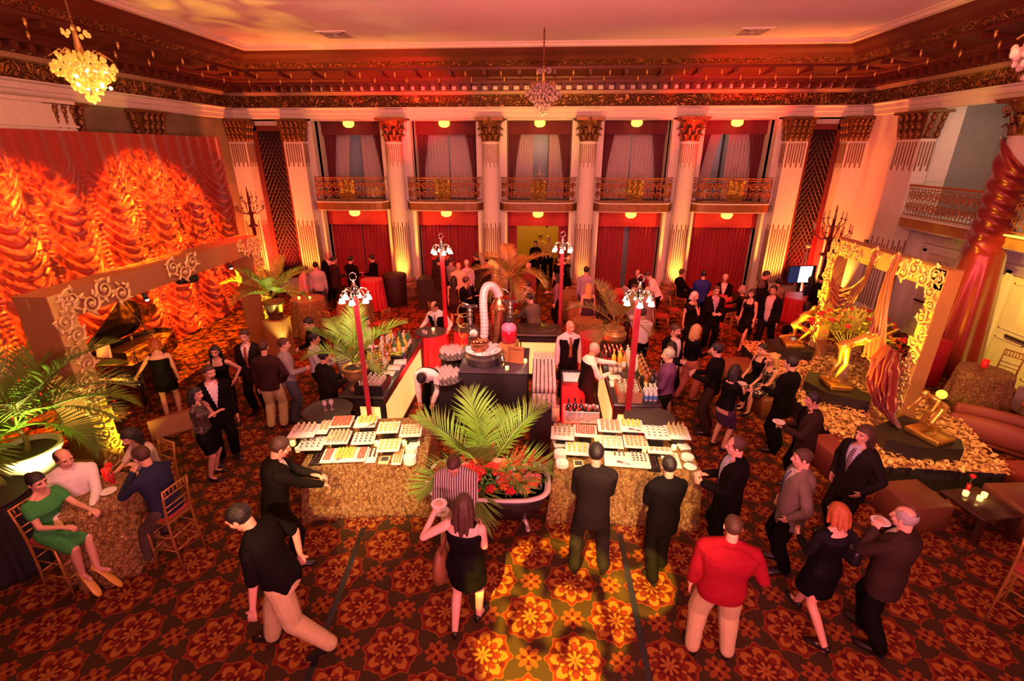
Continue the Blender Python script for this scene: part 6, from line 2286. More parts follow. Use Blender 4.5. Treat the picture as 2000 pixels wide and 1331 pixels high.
# palm on the pedestal behind the portal
mb = MB(); mb.box((0, 0, .5), (.46, .46, 1.0)); mb.box((0, 0, 1.01), (.5, .5, .03)); mb.build('pedestal', BOXM, None, (-6.62, 11.15, 0), 'brown pedestal carrying the bronze pot of the palm by the portal', 'pedestal')
palm('palm in a bronze pot on the pedestal beside the gilded portal leg', (-6.62, 11.15, 1.026), 12, 1.12, .40, 52, 0, 8, .15, potfn([(.15, 0), (.17, .02), (.22, .38), (.26, .40), (.26, .46), (.23, .46)], mat('bronze_pot', (.16, .10, .05), .4, .6), .22, .42), dr=(30, 100))
# gold urn palm on the left bar
URNG = mat('antique_gold_urn', (.62, .40, .13), .35, .7, bump=.3)
urn = [(.12, 0), (.13, .03), (.12, .05), (.05, .08), (.045, .14), (.07, .17), (.17, .24), (.20, .33), (.19, .38), (.22, .40), (.225, .43), (.19, .44), (.18, .40)]
palm('palm in a gold pedestal urn at the near end of the left bar', (-3.14, 7.34, ZB), 8, 1.02, .40, 48, 0, 21, .10, potfn(urn, URNG, .18, .40), dr=(25, 80), nleaf=28)
# tall palm in a red vase on a gold pedestal
r = thing('gilt_pedestal', 'gilded baluster pedestal under the red vase of the tall palm', 'pedestal', (-.78, 11.75, 0))
mb = MB(); mb.lathe([(.24, 0), (.24, .06), (.18, .10), (.16, .2), (.20, .4), (.19, .6), (.13, .85), (.14, 1.0), (.20, 1.06), (.22, 1.10), (.22, 1.13)], 24); mb.build('baluster', GOLD, r)
palm('tall thin palm in a shiny red vase behind the still', (-.78, 11.75, 1.132), 15, 1.15, .36, 70, 2, 5, .55, potfn([(.12, 0), (.14, .02), (.23, .18), (.24, .27), (.20, .34), (.22, .37), (.19, .37)], mat('red_glaze', (.45, .008, .015), .08, spec=.9), .19, .34), tr=.045, dr=(50, 130))
# palm in a ribbed gold pot behind the right bar
ribbed = [(.12, 0), (.14, .02), (.23, .14), (.245, .20), (.235, .23), (.25, .25), (.25, .28), (.20, .31), (.17, .34), (.20, .37), (.205, .39), (.17, .39)]
mb = MB(); mb.box((0, 0, .55), (.5, .5, 1.1)); mb.build('black_stand', BLACKCLOTH, None, (1.58, 9.68, 0), 'black stand carrying the ribbed gold palm pot at the end of the right bar', 'stand')
palm('palm with orange tinged fronds in a ribbed gold pot at the right bar', (1.58, 9.68, 1.102), 7, 1.05, .36, 55, 2, 12, .10, potfn(ribbed, URNG, .17, .36), dr=(30, 110), az0=.6)

# ---- bath planter with red flowers and a palm
r = thing('bath_planter', 'black clawfoot bath with a white rolled rim between the dessert tables', 'planter', (-.68, 5.66, 0))
n = 48
ang = np.arange(n) * 2 * PI / n
def oval(a, b, z, e=.55):
    return np.stack([np.sign(np.cos(ang)) * np.abs(np.cos(ang)) ** e * a, np.sign(np.sin(ang)) * np.abs(np.sin(ang)) ** e * b, np.full(n, z)], 1)
mb = MB(); mb.loft([oval(.62, .26, .14), oval(.72, .34, .18), oval(.80, .40, .40), oval(.82, .42, .58)]); mb.build('bath_body', mat('bath_black', (.02, .016, .016), .3), r)
mb = MB(); mb.loft([oval(.82, .42, .57), oval(.88, .48, .59), oval(.89, .49, .61), oval(.87, .47, .63), oval(.82, .42, .62), oval(.80, .40, .58)]); mb.build('rolled_rim', mat('bath_enamel', (.84, .78, .68), .2), r)
for sx in (-1, 1):
    for sy in (-1, 1):
        mb = MB(); mb.tube([(sx * .5, sy * .24, .17), (sx * .56, sy * .30, .10), (sx * .58, sy * .33, .035)], [.05, .03, .035], 8); mb.ball((sx * .58, sy * .33, .03), (.045, .05, .03), 8, 6); mb.build('claw_foot', mat('claw_pewter', (.55, .45, .38), .35, .6), r)
palm('large bright palm rising from the bath of red flowers', (-.74, 5.86, .56), 10, 1.2, .56, 62, 0, 33, 0, None, dr=(15, 85), nleaf=32, az0=.4)


def rosebud(seed):
    mb = MB(); mb.smooth = True
    for k in range(9):
        a = k * 2.4; q = .012 * math.sqrt(k)
        mb.ball((q * math.cos(a), q * math.sin(a), -.0035 * k), (.016 + .001 * k, .016 + .001 * k, .018), 7, 5)
    return mb


FLM = [('red_rose', ROSEM), ('pink_carnation', mat('pink_petals', (.70, .22, .20), .6, var=.3, vscale=30)), ('orange_bloom', mat('orange_petals', (.70, .16, .03), .6, var=.3, vscale=30))]
BUDS = [rosebud(1).mesh('bloom', m) for _, m in FLM]


def bloom(parent, k, p, s, nm='bloom'):
    o = bpy.data.objects.new(nm, BUDS[k]); COL.objects.link(o); o.parent = parent; o.location = p; o.scale = (s, s, s); o.rotation_euler = (g.uniform(-.5, .5), g.uniform(-.5, .5), g.uniform(0, 6))


r = thing('flower_bed', 'mass of red roses, snapdragons and orange blooms filling the bath planter', 'flowers', (-.68, 5.66, .56))
g = np.random.default_rng(9)
mb = MB(); mb.smooth = False
for k in range(420):
    a = g.uniform(0, 6.28); q = math.sqrt(g.uniform()); x, y = .84 * q * math.cos(a), .42 * q * math.sin(a)
    z = g.uniform(.02, .14) + .08 * (1 - q); d = g.uniform(0, 6.28); l = g.uniform(.05, .11)
    mb.add([(x, y, z), (x + l * .5 * math.cos(d) - .02 * math.sin(d), y + l * .5 * math.sin(d) + .02 * math.cos(d), z + .03), (x + l * math.cos(d), y + l * math.sin(d), z - .02), (x + l * .5 * math.cos(d) + .02 * math.sin(d), y + l * .5 * math.sin(d) - .02 * math.cos(d), z + .03)], [(0, 1, 2, 3)], False)
o = mb.build('leaves', GREENM, r); o['kind'] = 'stuff'
for k in range(92):
    a = g.uniform(0, 6.28); q = math.sqrt(g.uniform()); x, y = .84 * q * math.cos(a), .42 * q * math.sin(a)
    kk = 0 if (x < .35 and g.uniform() < .8) else (2 if y < -.1 else (1 if g.uniform() < .5 else 0))
    bloom(r, kk, (x, y, .12 + .12 * (1 - q) + g.uniform(0, .06)), g.uniform(1.0, 1.9))
for (x, y) in ((.30, .20), (.36, .12), (.42, .24), (.55, .15), (-.05, .28)):
    mb = MB()
    for j in range(26):
        a = j * 2.4; q = .045 * (1 - j / 30); mb.ball((x + q * math.cos(a) + j * .004, y + q * math.sin(a), .15 + j * .0125), .020 * (1 - j / 45), 6, 5)
    mb.build('snapdragon_spike', FLM[0][1], r)
mb = MB()
for (x, y) in ((-.28, -.34), (-.34, -.30), (.12, -.20), (.3, -.02), (.24, -.08)):
    for j in range(9):
        a = g.uniform(0, 6.28); mb.plate([(x, y, .16), (x + .09 * math.cos(a) - .02 * math.sin(a), y + .09 * math.sin(a) + .02 * math.cos(a), .20 + g.uniform(0, .05)), (x + .11 * math.cos(a), y + .11 * math.sin(a), .18)], (0, 0, 1), .003)
mb.build('silver_leaf', mat('dusty_silver_leaf', (.50, .50, .46), .45, .2), r)

# ---- the vase of red and yellow flowers on the petal stage
r = thing('flower_arrangement', 'huge spray of red roses and yellow green leaves in a vase on the stage', 'flowers', (6.45, 9.75, .46))
mb = MB(); mb.lathe([(.10, 0), (.11, .02), (.075, .3), (.08, .6), (.10, .75), (.09, .75), (.07, .6), (.065, .3), (.01, .03)], 20, caps=False); mb.build('vase', GLASSY, r)
mb = MB(); mb.smooth = False
for k in range(1500):
    th = math.acos(g.uniform(-.25, 1)); a = g.uniform(0, 6.28); q = g.uniform(.15, 1) ** .6
    p = np.array([.62 * q * math.sin(th) * math.cos(a), 0.85 * q * math.sin(th) * math.sin(a), .95 + .52 * q * math.cos(th)])
    d = p - [0, 0, .85]; d /= np.linalg.norm(d); s = np.cross(d, [.3, .2, 1]); s /= np.linalg.norm(s); l = g.uniform(.07, .17)
    mb.add([p, p + d * l * .5 + s * .024, p + d * l, p + d * l * .5 - s * .024], [(0, 1, 2, 3)], False)
for k in range(40):
    a = g.uniform(0, 6.28); q = g.uniform(.1, .5); mb.cyl((0, 0, .55), (q * math.cos(a), q * math.sin(a), 1.0), .004, n=4)
o = mb.build('foliage', mat('yellow_green_leaf', (.72, .62, .10), .5, var=.45, vscale=10), r); o['kind'] = 'stuff'
for k in range(60):
    th = math.acos(g.uniform(-.2, 1)); a = g.uniform(0, 6.28)
    bloom(r, 0 if k % 3 else 2, (.85 * math.sin(th) * math.cos(a), .85 * math.sin(th) * math.sin(a), .95 + .54 * math.cos(th)), g.uniform(.95, 1.3))

# ================================================================== DESSERT TABLES
def buffet(c, rz, w, d, where):
    r = thing('buffet_table', 'rectangular table hidden under the gold petal cloth, ' + where, 'table', (c[0], c[1], 0), rz)
    mb = MB(); mb.box((0, 0, .875), (w - .03, d - .03, .03)); mb.build('table_top', MATS['plywood_top'], r)
    for sx in (-1, 1):
        for sy in (-1, 1): mb = MB(); mb.cyl((sx * (w / 2 - .12), sy * (d / 2 - .12), 0), (sx * (w / 2 - .12), sy * (d / 2 - .12), .86), .02, n=8); mb.build('leg', BLACK, r)
    mb = MB(); cloth_rect(mb, -w / 2, w / 2, -d / 2, d / 2, .90, .10, 12, .022)
    V = mb.v[0]; wob = np.stack([rough(V, .014, 70, 1), rough(V, .014, 70, 2), np.where(V[:, 2] < .89, rough(V, .012, 70, 3), .0)], 1); mb.v[0] = V + np.where(V[:, 2:3] > .02, wob, 0)
    o = mb.build('gold_tablecloth', PETAL, None, (c[0], c[1], 0), 'gold petal cloth falling to the floor over the ' + where, 'tablecloth')
    o.rotation_euler = (0, 0, rz)


buffet((-2.47, 6.10), R(7), 1.72, 1.24, 'left dessert table')
buffet((1.24, 6.14), R(-1), 1.98, 1.18, 'right dessert table')
PLAT = mat('white_platter', (.80, .77, .72), .22, var=.02)
RISER = mat('black_riser', (.012, .011, .011), .3)


def food(name, build_fn, cat):
    o = thing(name, 'x', cat)
    build_fn(o)
    return o


fm = lambda n, c, r_=.35: mat('food_' + n, c, r_, var=.15, vscale=40)
CHOC, YEL, REDF, PINKF, CRM, WHT, AMB, PAST, GRN, ORG = fm('chocolate', (.055, .018, .010)), fm('lemon', (.85, .58, .08)), fm('red_glaze', (.62, .10, .06), .2), fm('pink', (.80, .30, .20)), fm('cream', (.85, .68, .40)), fm('white', (.85, .80, .72)), fm('amber', (.75, .42, .10), .15), fm('pastry', (.60, .32, .10), .6), fm('pistachio', (.32, .28, .08)), fm('orange', (.80, .26, .10))


def f_dome(m, base=PAST):
    def f(o):
        mb = MB(); mb.lathe([(.024, 0), (.026, .008), (.024, .012)], 14); mb.build('base', base, o)
        mb = MB(); mb.lathe([(.025, .012), (.024, .024), (.016, .036), (.004, .041)], 14); mb.build('dome', m, o)
    return f


def f_tart(m):
    def f(o):
        mb = MB(); mb.lathe([(.020, 0), (.028, .020), (.026, .020), (.020, .012), (.002, .012)], 16, wave=lambda a: 1 + .04 * np.cos(a * 12), caps=True); mb.build('crust', WHT, o)
        mb = MB(); mb.lathe([(.024, .014), (.022, .022), (.004, .027)], 14); mb.build('filling', m, o)
        mb = MB(); mb.ball((.004, 0, .028), .006, 6, 5); mb.build('berry', CHOC, o)
    return f


def f_shot(m, top, h=.065):
    def f(o):
        mb = MB(); mb.lathe([(.018, 0), (.020, .004), (.024, h), (.023, h), (.018, .006), (.002, .005)], 12, caps=False); mb.build('glass_cup', GLASSY, o)
        mb = MB(); mb.lathe([(.018, .006), (.021, h * .78), (.004, h * .80)], 12); mb.build('cream_fill', m, o)
        mb = MB(); mb.ball((0, 0, h * .88), (.015, .015, .010), 8, 5); mb.build('topping', top, o)
    return f


def f_cup(m, stick=False):
    def f(o):
        mb = MB(); mb.lathe([(.017, 0), (.024, .030), (.022, .030), (.016, .006), (.002, .005)], 14, caps=False); mb.build('paper_cup', WHT, o)
        mb = MB(); mb.lathe([(.020, .020), (.016, .026), (.003, .030)], 12); mb.build('mousse', m, o)
        if stick: mb = MB(); mb.cyl((0, -.01, .024), (.01, .015, .06), .004, n=6); mb.build('chocolate_stick', CHOC, o)
    return f


def f_spoon(o):
    mb = MB(); mb.ball((0, 0, .007), (.018, .026, .006), 10, 6); mb.tube([(0, .02, .008), (0, .05, .012)], [.006, .004], 6); mb.build('spoon', WHT, o)
    mb = MB(); mb.ball((0, -.002, .018), (.013, .018, .012), 8, 6); mb.build('truffle', CHOC, o)


def f_bite(o):
    mb = MB(); mb.rbox((0, 0, .013), (.036, .030, .026), .006); mb.build('slice', CRM, o)
    mb = MB(); mb.rbox((0, 0, .029), (.034, .028, .007), .006); mb.build('glaze', ORG, o)
    mb = MB(); mb.ball((.005, 0, .034), .006, 6, 5); mb.build('berry', CHOC, o)


def f_bottle(o):
    mb = MB(); mb.lathe([(.018, 0), (.020, .004), (.020, .05), (.008, .072), (.007, .09)], 12); mb.build('glass_body', bm('pale_green', (.50, .48, .22)), o)
    mb = MB(); mb.cyl((0, 0, .06), (.008, .004, .12), .003, n=5); mb.build('straw', REDF, o)


def f_pile(m):
    def f(o):
        mb = MB()
        mb.ball((0, 0, .011), (.017, .014, .012), 8, 6); mb.build('fruit', m, o)
    return f


FOODS = {k: food(n, f, c) for k, n, f, c in (
    ('amber', 'pudding_glass', f_shot(AMB, CRM, .055), 'dessert'), ('pudding', 'square_pudding', f_bite, 'dessert'), ('red', 'glazed_dome', f_dome(REDF), 'dessert'), ('yellow', 'cream_dome', f_dome(YEL, CRM), 'dessert'), ('lemon', 'lemon_tart', f_tart(YEL), 'dessert'),
    ('bite', 'cake_bite', f_bite, 'dessert'), ('cupstick', 'chocolate_cup', f_cup(CHOC, True), 'dessert'), ('pist', 'parfait_glass', f_shot(GRN, AMB, .06), 'dessert'), ('spoon', 'chocolate_spoon', f_spoon, 'dessert'), ('skewer', 'candied_berry', f_pile(REDF), 'dessert'), ('nut', 'nut_cluster', f_pile(PAST), 'dessert'),
    ('shot', 'parfait_glass', f_shot(YEL, CHOC, .07), 'dessert'), ('straw', 'strawberry_half', f_pile(REDF), 'dessert'), ('pink', 'glazed_dome', f_dome(PINKF), 'dessert'), ('cup', 'chocolate_cup', f_cup(CHOC), 'dessert'), ('mini', 'mini_bottle', f_bottle, 'drink'), ('cream', 'cream_tart', f_tart(CRM), 'dessert'), ('peach', 'peach_tart', f_tart(ORG), 'dessert'),
    ('tumb', 'amber_shot', f_shot(AMB, AMB, .045), 'dessert'), ('truffle', 'truffle', f_pile(CHOC), 'dessert'))}


def platter(px, py, z, w, d, rz, label, items, rim=True, m=PLAT):
    """items: (key, columns, rows, x0, x1, y0, y1 in platter units, description)"""
    p = G(px, py, z + .012)
    side = 'left' if px < 950 else 'right'
    o = thing('serving_platter', label + ' on the ' + side + ' dessert table', 'platter', (p[0], p[1], z), rz)
    mb = MB(); mb.rbox((0, 0, .006), (w, d, .012), .006)
    for s in (-1, 1): mb.box((s * (w / 2 - .004), 0, .010), (.008, d, .014)); mb.box((0, s * (d / 2 - .004), .010), (w, .008, .014))
    mb.build('plate', m, o)
    if z > .93:
        mb = MB(); mb.rbox((0, 0, (z - .91) / 2), (w * .55, d * .55, z - .91), .01)
        mb.build('display_riser', RISER, None, (p[0], p[1], .906), 'black riser lifting the ' + label, 'riser').rotation_euler = (0, 0, rz)
    c, s = math.cos(rz), math.sin(rz)
    for key, nx, ny, x0, x1, y0, y1, desc in items:
        for i in range(nx):
            for j in range(ny):
                x = (x0 + (x1 - x0) * (i + .5) / nx) * w / 2 + g.uniform(-.003, .003)
                y = (y0 + (y1 - y0) * (j + .5) / ny) * d / 2 + g.uniform(-.003, .003)
                place(FOODS[key], USED, (p[0] + x * c - y * s, p[1] + x * s + y * c, z + .0125), g.uniform(0, 6) if key not in ('spoon', 'bite', 'pudding') else rz, 'identical %s, %s dessert table' % (desc, side), desc + ', ' + side + ' table')
    return o


LR, RR = R(8), R(-3)
F_ = (-.88, .88, -.88, .88)
platter(594, 842, 1.10, .38, .36, LR, 'white platter of amber pudding glasses', [('amber', 4, 4, -.8, .8, -.3, .95, 'amber pudding glasses on the outermost platter')])
platter(634, 835, 1.10, .16, .36, LR, 'narrow platter of square puddings', [('pudding', 2, 6, -.85, .85, -.6, .95, 'square puddings in two rows')])
platter(668, 824, 1.12, .32, .32, LR, 'platter of twenty red glazed domes', [('red', 5, 4, *F_, 'red glazed domes in a grid')])
platter(715, 824, 1.12, .32, .32, LR, 'platter of yellow cream domes next to the red domes', [('yellow', 4, 4, -.8, .9, -.3, .95, 'yellow cream domes beside the red ones')])
platter(759, 835, 1.08, .32, .32, LR, 'back platter of lemon tarts', [('lemon', 4, 4, *F_, 'lemon tarts on the back platter')])
platter(803, 841, 1.08, .32, .34, LR, 'corner platter of orange glazed cake bites', [('bite', 5, 5, *F_, 'orange glazed cake bites at the corner')])
platter(609, 867, 1.00, .36, .34, LR, 'platter of white cups with chocolate sticks', [('cupstick', 4, 4, *F_, 'white cups with chocolate sticks')])
platter(661, 855, 1.02, .34, .34, LR, 'platter of green brown parfait glasses', [('pist', 5, 5, *F_, 'green brown parfait glasses')])
platter(711, 856, 1.02, .32, .32, LR, 'platter of chocolate truffles on white spoons', [('spoon', 4, 4, *F_, 'chocolate truffles on white spoons')])
platter(760, 870, 1.00, .32, .32, LR, 'front platter of lemon tarts', [('lemon', 4, 4, *F_, 'lemon tarts on the front platter')])
platter(674, 889, .945, .62, .34, LR, 'wide front platter of cream domes and candied berries', [('yellow', 5, 4, -.42, .42, -.6, .95, 'yellow cream domes on the wide front platter'), ('skewer', 3, 8, -.92, -.58, -.7, .95, 'candied berries in a row at the left'), ('skewer', 3, 8, .58, .92, -.7, .95, 'candied berries in a row at the right')])
platter(622, 893, .918, .16, .38, LR, 'dark mirrored dish', [('truffle', 2, 5, -.7, .7, -.8, .8, 'dark truffles in the mirrored dish')], m=RISER)
platter(727, 890, .918, .15, .34, LR, 'narrow platter of dark sweets', [('truffle', 2, 7, -.8, .8, -.3, .95, 'dark sweets on the narrow platter')])
platter(777, 893, .918, .14, .36, LR, 'narrow platter of nut clusters', [('nut', 3, 9, -.85, .85, -.85, .95, 'nut clusters in a narrow heap')])
# right-hand table
platter(1099, 846, 1.06, .34, .36, RR, 'platter of layered lemon shots', [('shot', 4, 4, -.85, .75, -.5, .95, 'layered lemon shots at the corner')])
platter(1143, 842, 1.06, .34, .32, RR, 'platter heaped with strawberry halves', [('straw', 8, 7, -.85, .85, -.6, .9, 'strawberry halves in a heap')])
platter(1190, 832, 1.12, .34, .34, RR, 'platter of pink glazed domes in four rows', [('pink', 4, 5, -.8, .9, -.8, .95, 'pink glazed domes in rows')])
platter(1233, 832, 1.12, .34, .34, RR, 'platter of yellow cream domes with tongs', [('yellow', 4, 3, -.85, .85, -.2, .95, 'yellow cream domes beside the pink ones')])
platter(1282, 845, 1.10, .36, .36, RR, 'platter of white cups with dark mousse', [('cup', 4, 4, *F_, 'white cups of dark mousse')])
platter(1322, 845, 1.06, .34, .36, RR, 'platter of little green bottles with straws', [('mini', 4, 5, -.8, .8, -.5, .95, 'little green bottles with straws')])
platter(1127, 877, .98, .34, .32, RR, 'platter of lemon tarts by the plate stack', [('lemon', 4, 4, -.85, .85, -.6, .95, 'lemon tarts by the plate stack')])
platter(1193, 863, 1.02, .34, .32, RR, 'platter of cream tarts in the middle', [('cream', 4, 4, *F_, 'cream tarts in the middle')])
platter(1241, 863, 1.02, .34, .32, RR, 'platter of peach tarts in the middle', [('peach', 5, 5, *F_, 'peach tarts in the middle')])
platter(1224, 898, .95, .62, .34, RR, 'wide front platter of chocolate cups and spoons', [('cupstick', 4, 4, .2, .9, -.4, .95, 'chocolate cups on the wide front platter'), ('spoon', 3, 2, -.6, 0, .3, .9, 'chocolate spoons on the wide front platter')])
platter(1288, 880, .98, .34, .16, RR, 'small platter of amber shots', [('tumb', 4, 1, -.85, .85, -.5, .5, 'amber shots in a line')])
platter(1275, 904, .918, .16, .38, RR, 'dark mirrored dish', [('truffle', 3, 6, -.7, .7, -.8, .8, 'dark truffles in the mirrored dish')], m=RISER)
platter(1310, 899, .918, .24, .36, RR, 'plain white platter', [('nut', 3, 4, -.7, .7, -.6, .8, 'scattered nut clusters')])
# plate stacks
for px, py, n, lab in ((804, 880, 14, 'farther stack of white plates on the left dessert table'), (801, 899, 16, 'nearer stack of white plates on the left dessert table'), (1094, 889, 14, 'farther stack of white plates on the right dessert table'), (1098, 905, 9, 'nearer stack of white plates on the right dessert table'), (1343, 892, 7, 'far corner plate stack on the right dessert table')):
    p = G(px, py, .95)
    for k in range(n):
        if 'PLATE' not in globals():
            PLATE = thing('dessert_plate', 'x', 'plate'); mb = MB(); mb.lathe([(.045, 0), (.05, .003), (.085, .009), (.088, .011), (.085, .012), (.05, .006), (.002, .005)], 28, caps=False); mb.build('plate_dish', WHITE, PLATE)
        place(PLATE, USED, (p[0] + g.uniform(-.002, .002), p[1] + g.uniform(-.002, .002), .906 + k * .0068), 0, 'any of the plates in the ' + lab, lab)
p = G(1348, 911, .92); place(PLATE, USED, (p[0], p[1], .906), 0, 'single white plate under the tongs at the near corner of the right dessert table')
TONG = mat('tong_steel', (.55, .50, .45), .25, .9)
for px, py, z, rz, lab in ((1240, 840, 1.14, 1.3, 'steel tongs on the platter of yellow domes'), (1352, 905, .925, .7, 'steel tongs lying across the single plate'), (1218, 905, .968, 1.2, 'steel tongs on the wide right platter'), (660, 898, .962, -.6, 'steel tongs on the wide left platter'), (722, 832, 1.137, -.7, 'steel tongs beside the yellow domes on the left table')):
    p = G(px, py, z); mb = MB()
    for s in (-1, 1): mb.tube([(0, -.09, 0), (s * .012, 0, .006), (s * .014, .09, 0)], [.004, .006, .008], 6)
    mb.build('serving_tongs', TONG, None, (p[0], p[1], z), lab, 'tongs').rotation_euler = (0, 0, rz)
for px, py, lab in ((650, 869, 'tea light under the parfait glasses'), (735, 868, 'tea light beside the chocolate spoons'), (790, 867, 'tea light beside the front lemon tarts'), (582, 880, 'tea light at the left end of the left dessert table'), (1165, 858, 'tea light beside the cream tarts'), (1258, 880, 'tea light before the peach tarts'), (1316, 876, 'tea light beside the amber shots'), (572, 868, 'tea light behind the serving man at the left table')):
    p = G(px, py, .93); votive((p[0], p[1], .906), lab, power=.6)
for px, py, lab in ((574, 862, 'folded white napkins at the left end of the left dessert table'), (810, 866, 'folded white napkins behind the plate stacks on the left'), (1091, 868, 'folded white napkins behind the plate stacks on the right'), (1335, 873, 'folded white napkins at the far corner of the right table')):
    p = G(px, py, .92); mb = MB(); mb.rbox((0, 0, .018), (.16, .16, .036), .01, .2); mb.build('napkin_stack', WHITE, None, (p[0], p[1], .906), lab, 'napkins')
for px, py, lab in ((751, 898, 'little framed menu sign on the left dessert table'), (1130, 906, 'little framed menu sign on the right dessert table')):
    p = G(px, py, .93); r = thing('menu_sign', lab, 'sign', (p[0], p[1], .906), .05)
    mb = MB(); mb.box((0, 0, .012), (.14, .16, .024)); mb.build('frame', mat('sign_frame', (.70, .55, .30), .4), r)
    mb = MB(); mb.box((0, .01, .026), (.10, .09, .006)); mb.build('slate', mat('sign_slate', (.05, .05, .045), .5), r)
# clear bin of bottles and the lemon pitcher behind the right-hand platters
p = G(1134, 815, .95)
r = thing('bottle_bin', 'clear plastic bin of dark bottles on ice behind the right desserts', 'bin', (p[0], p[1], .906), 0)
mb = MB(); w, d, h = .56, .24, .20
for s in (-1, 1): mb.box((s * w / 2, 0, h / 2), (.008, d, h)); mb.box((0, s * d / 2, h / 2), (w, .008, h))
mb.box((0, 0, .004), (w, d, .008))
mb.build('bin_walls', GLASSY, r)
mb = MB(); mb.tube([(-w / 2, -d / 2, h), (w / 2, -d / 2, h), (w / 2, d / 2, h), (-w / 2, d / 2, h), (-w / 2, -d / 2, h)], .008, 6); mb.build('rim', WHITE, r)
bottles('wine', [(p[0] - .20 + .10 * k, p[1] + .04 * (k % 2), .92) for k in range(3)], 'in the clear bin behind the right desserts')
bottles('cola', [(p[0] - .18 + .075 * k, p[1] - .07 + .06 * (k % 2), .92) for k in range(6)], 'in the clear bin behind the right desserts')
bottles('beer', [(p[0] + .08 + .06 * k, p[1] + .06 - .05 * (k % 2), .92) for k in range(4)], 'in the clear bin behind the right desserts')
p = G(1085, 812, 1.0)
r = thing('lemon_pitcher', 'tall glass pitcher of lemon water left of the clear bin', 'pitcher', (p[0], p[1], .906))
mb = MB(); mb.lathe([(.06, 0), (.065, .01), (.065, .26), (.062, .26), (.06, .012), (.003, .01)], 20, caps=False); mb.build('glass_wall', GLASSY, r)
mb = MB(); mb.lathe([(.059, .012), (.059, .21), (.003, .212)], 18); mb.build('lemon_water', mat('lemon_water', (.78, .62, .12), .1), r)

# ================================================================== STAGE CURTAIN, PORTALS, PIANO, PETAL STAGE, CHANDELIERS
def austrian(u, v):
    y = -1.0 + u * 16.9
    z = .02 + v * 5.33
    npan = 13
    f = (u * npan) % 1
    c = 1 - (2 * f - 1) ** 2
    gath = np.exp(-((f - .5) ** 2 - .25) ** 2 * 60)
    ph = (z + .62 * c) * 2 * PI / .25 + 2.1 * np.floor(u * npan) + .9 * np.sin(z * 3 + u * 40) + .5 * np.sin(z * 7)
    fold = .15 * (.5 + .5 * np.sin(ph)) ** 1.6 * (.30 + .70 * c) * (.75 + .25 * np.sin(z * 5 + u * 61))
    env = np.clip((4.95 - z) / 1.4, 0.0, 1)
    ruche = .03 * np.sin(z * 60 + 3 * np.sin(u * 50)) * np.exp(-(np.minimum(f, 1 - f) / .07) ** 2)
    x = .14 + (fold + ruche) * env + .02 * np.sin(f * 2 * PI * 3) * (1 - env) + .12 * c * (.4 + .6 * env)
    return np.stack([XL + x + .25, y, z], 1)


mb = MB(); mb.grid(austrian, 500, 330)
SILK = mat('stage_curtain_silk', (.32, .016, .008), .42, sheen=.5, spec=.6)
mb.build('stage_curtain', SILK, label='huge red swagged stage curtain covering the left wall behind the piano', cat='curtain')

PORT = mat('portal_brown_paint', (.36, .17, .06), .5)
PORTG = mat('portal_gold_front', (.80, .60, .16), .42, .25)
SCROLL = mat('scroll_gilding', (.88, .68, .26), .38, .35)


def scroll(mb, M, w, h, seed, n=7):
    """raised acanthus scrollwork within a w x h field of the plane given by M (x, y in plane, z out)"""
    g2 = np.random.default_rng(seed)
    T = mb.T; mb.T = M
    k = 0
    for i in range(n):
        cx = -w / 2 + (i + .5) * w / n; cy = (h * .18) * (-1) ** i
        r0 = min(w / n * .62, h * .42)
        sg = (-1) ** i
        t = np.linspace(0, 3.6 * PI, 34); rr = r0 * (1 - t / (4.1 * PI))
        mb.tube(np.stack([cx + rr * np.cos(t * sg + 1.2), cy + rr * np.sin(t * sg + 1.2), .02 + 0 * t], 1), r0 * .16 * (1 - .5 * t / (3.6 * PI)), 6)
        for q in range(5):
            a = q * 1.25 + i
            p0 = np.array([cx + r0 * .9 * math.cos(a), cy + r0 * .9 * math.sin(a), .02]); p1 = p0 + np.array([math.cos(a + .6), math.sin(a + .6), .15]) * r0 * .38
            mb.capsule(p0, p1, r0 * .20, r0 * .11, 7, 2)
        mb.ball((cx, cy, .03), r0 * .22, 8, 6)
    mb.T = T


def plane(o, ex, ey):
    ez = np.cross(ex, ey); M = np.eye(4); M[:3, 0] = ex; M[:3, 1] = ey; M[:3, 2] = ez; M[:3, 3] = o
    return M


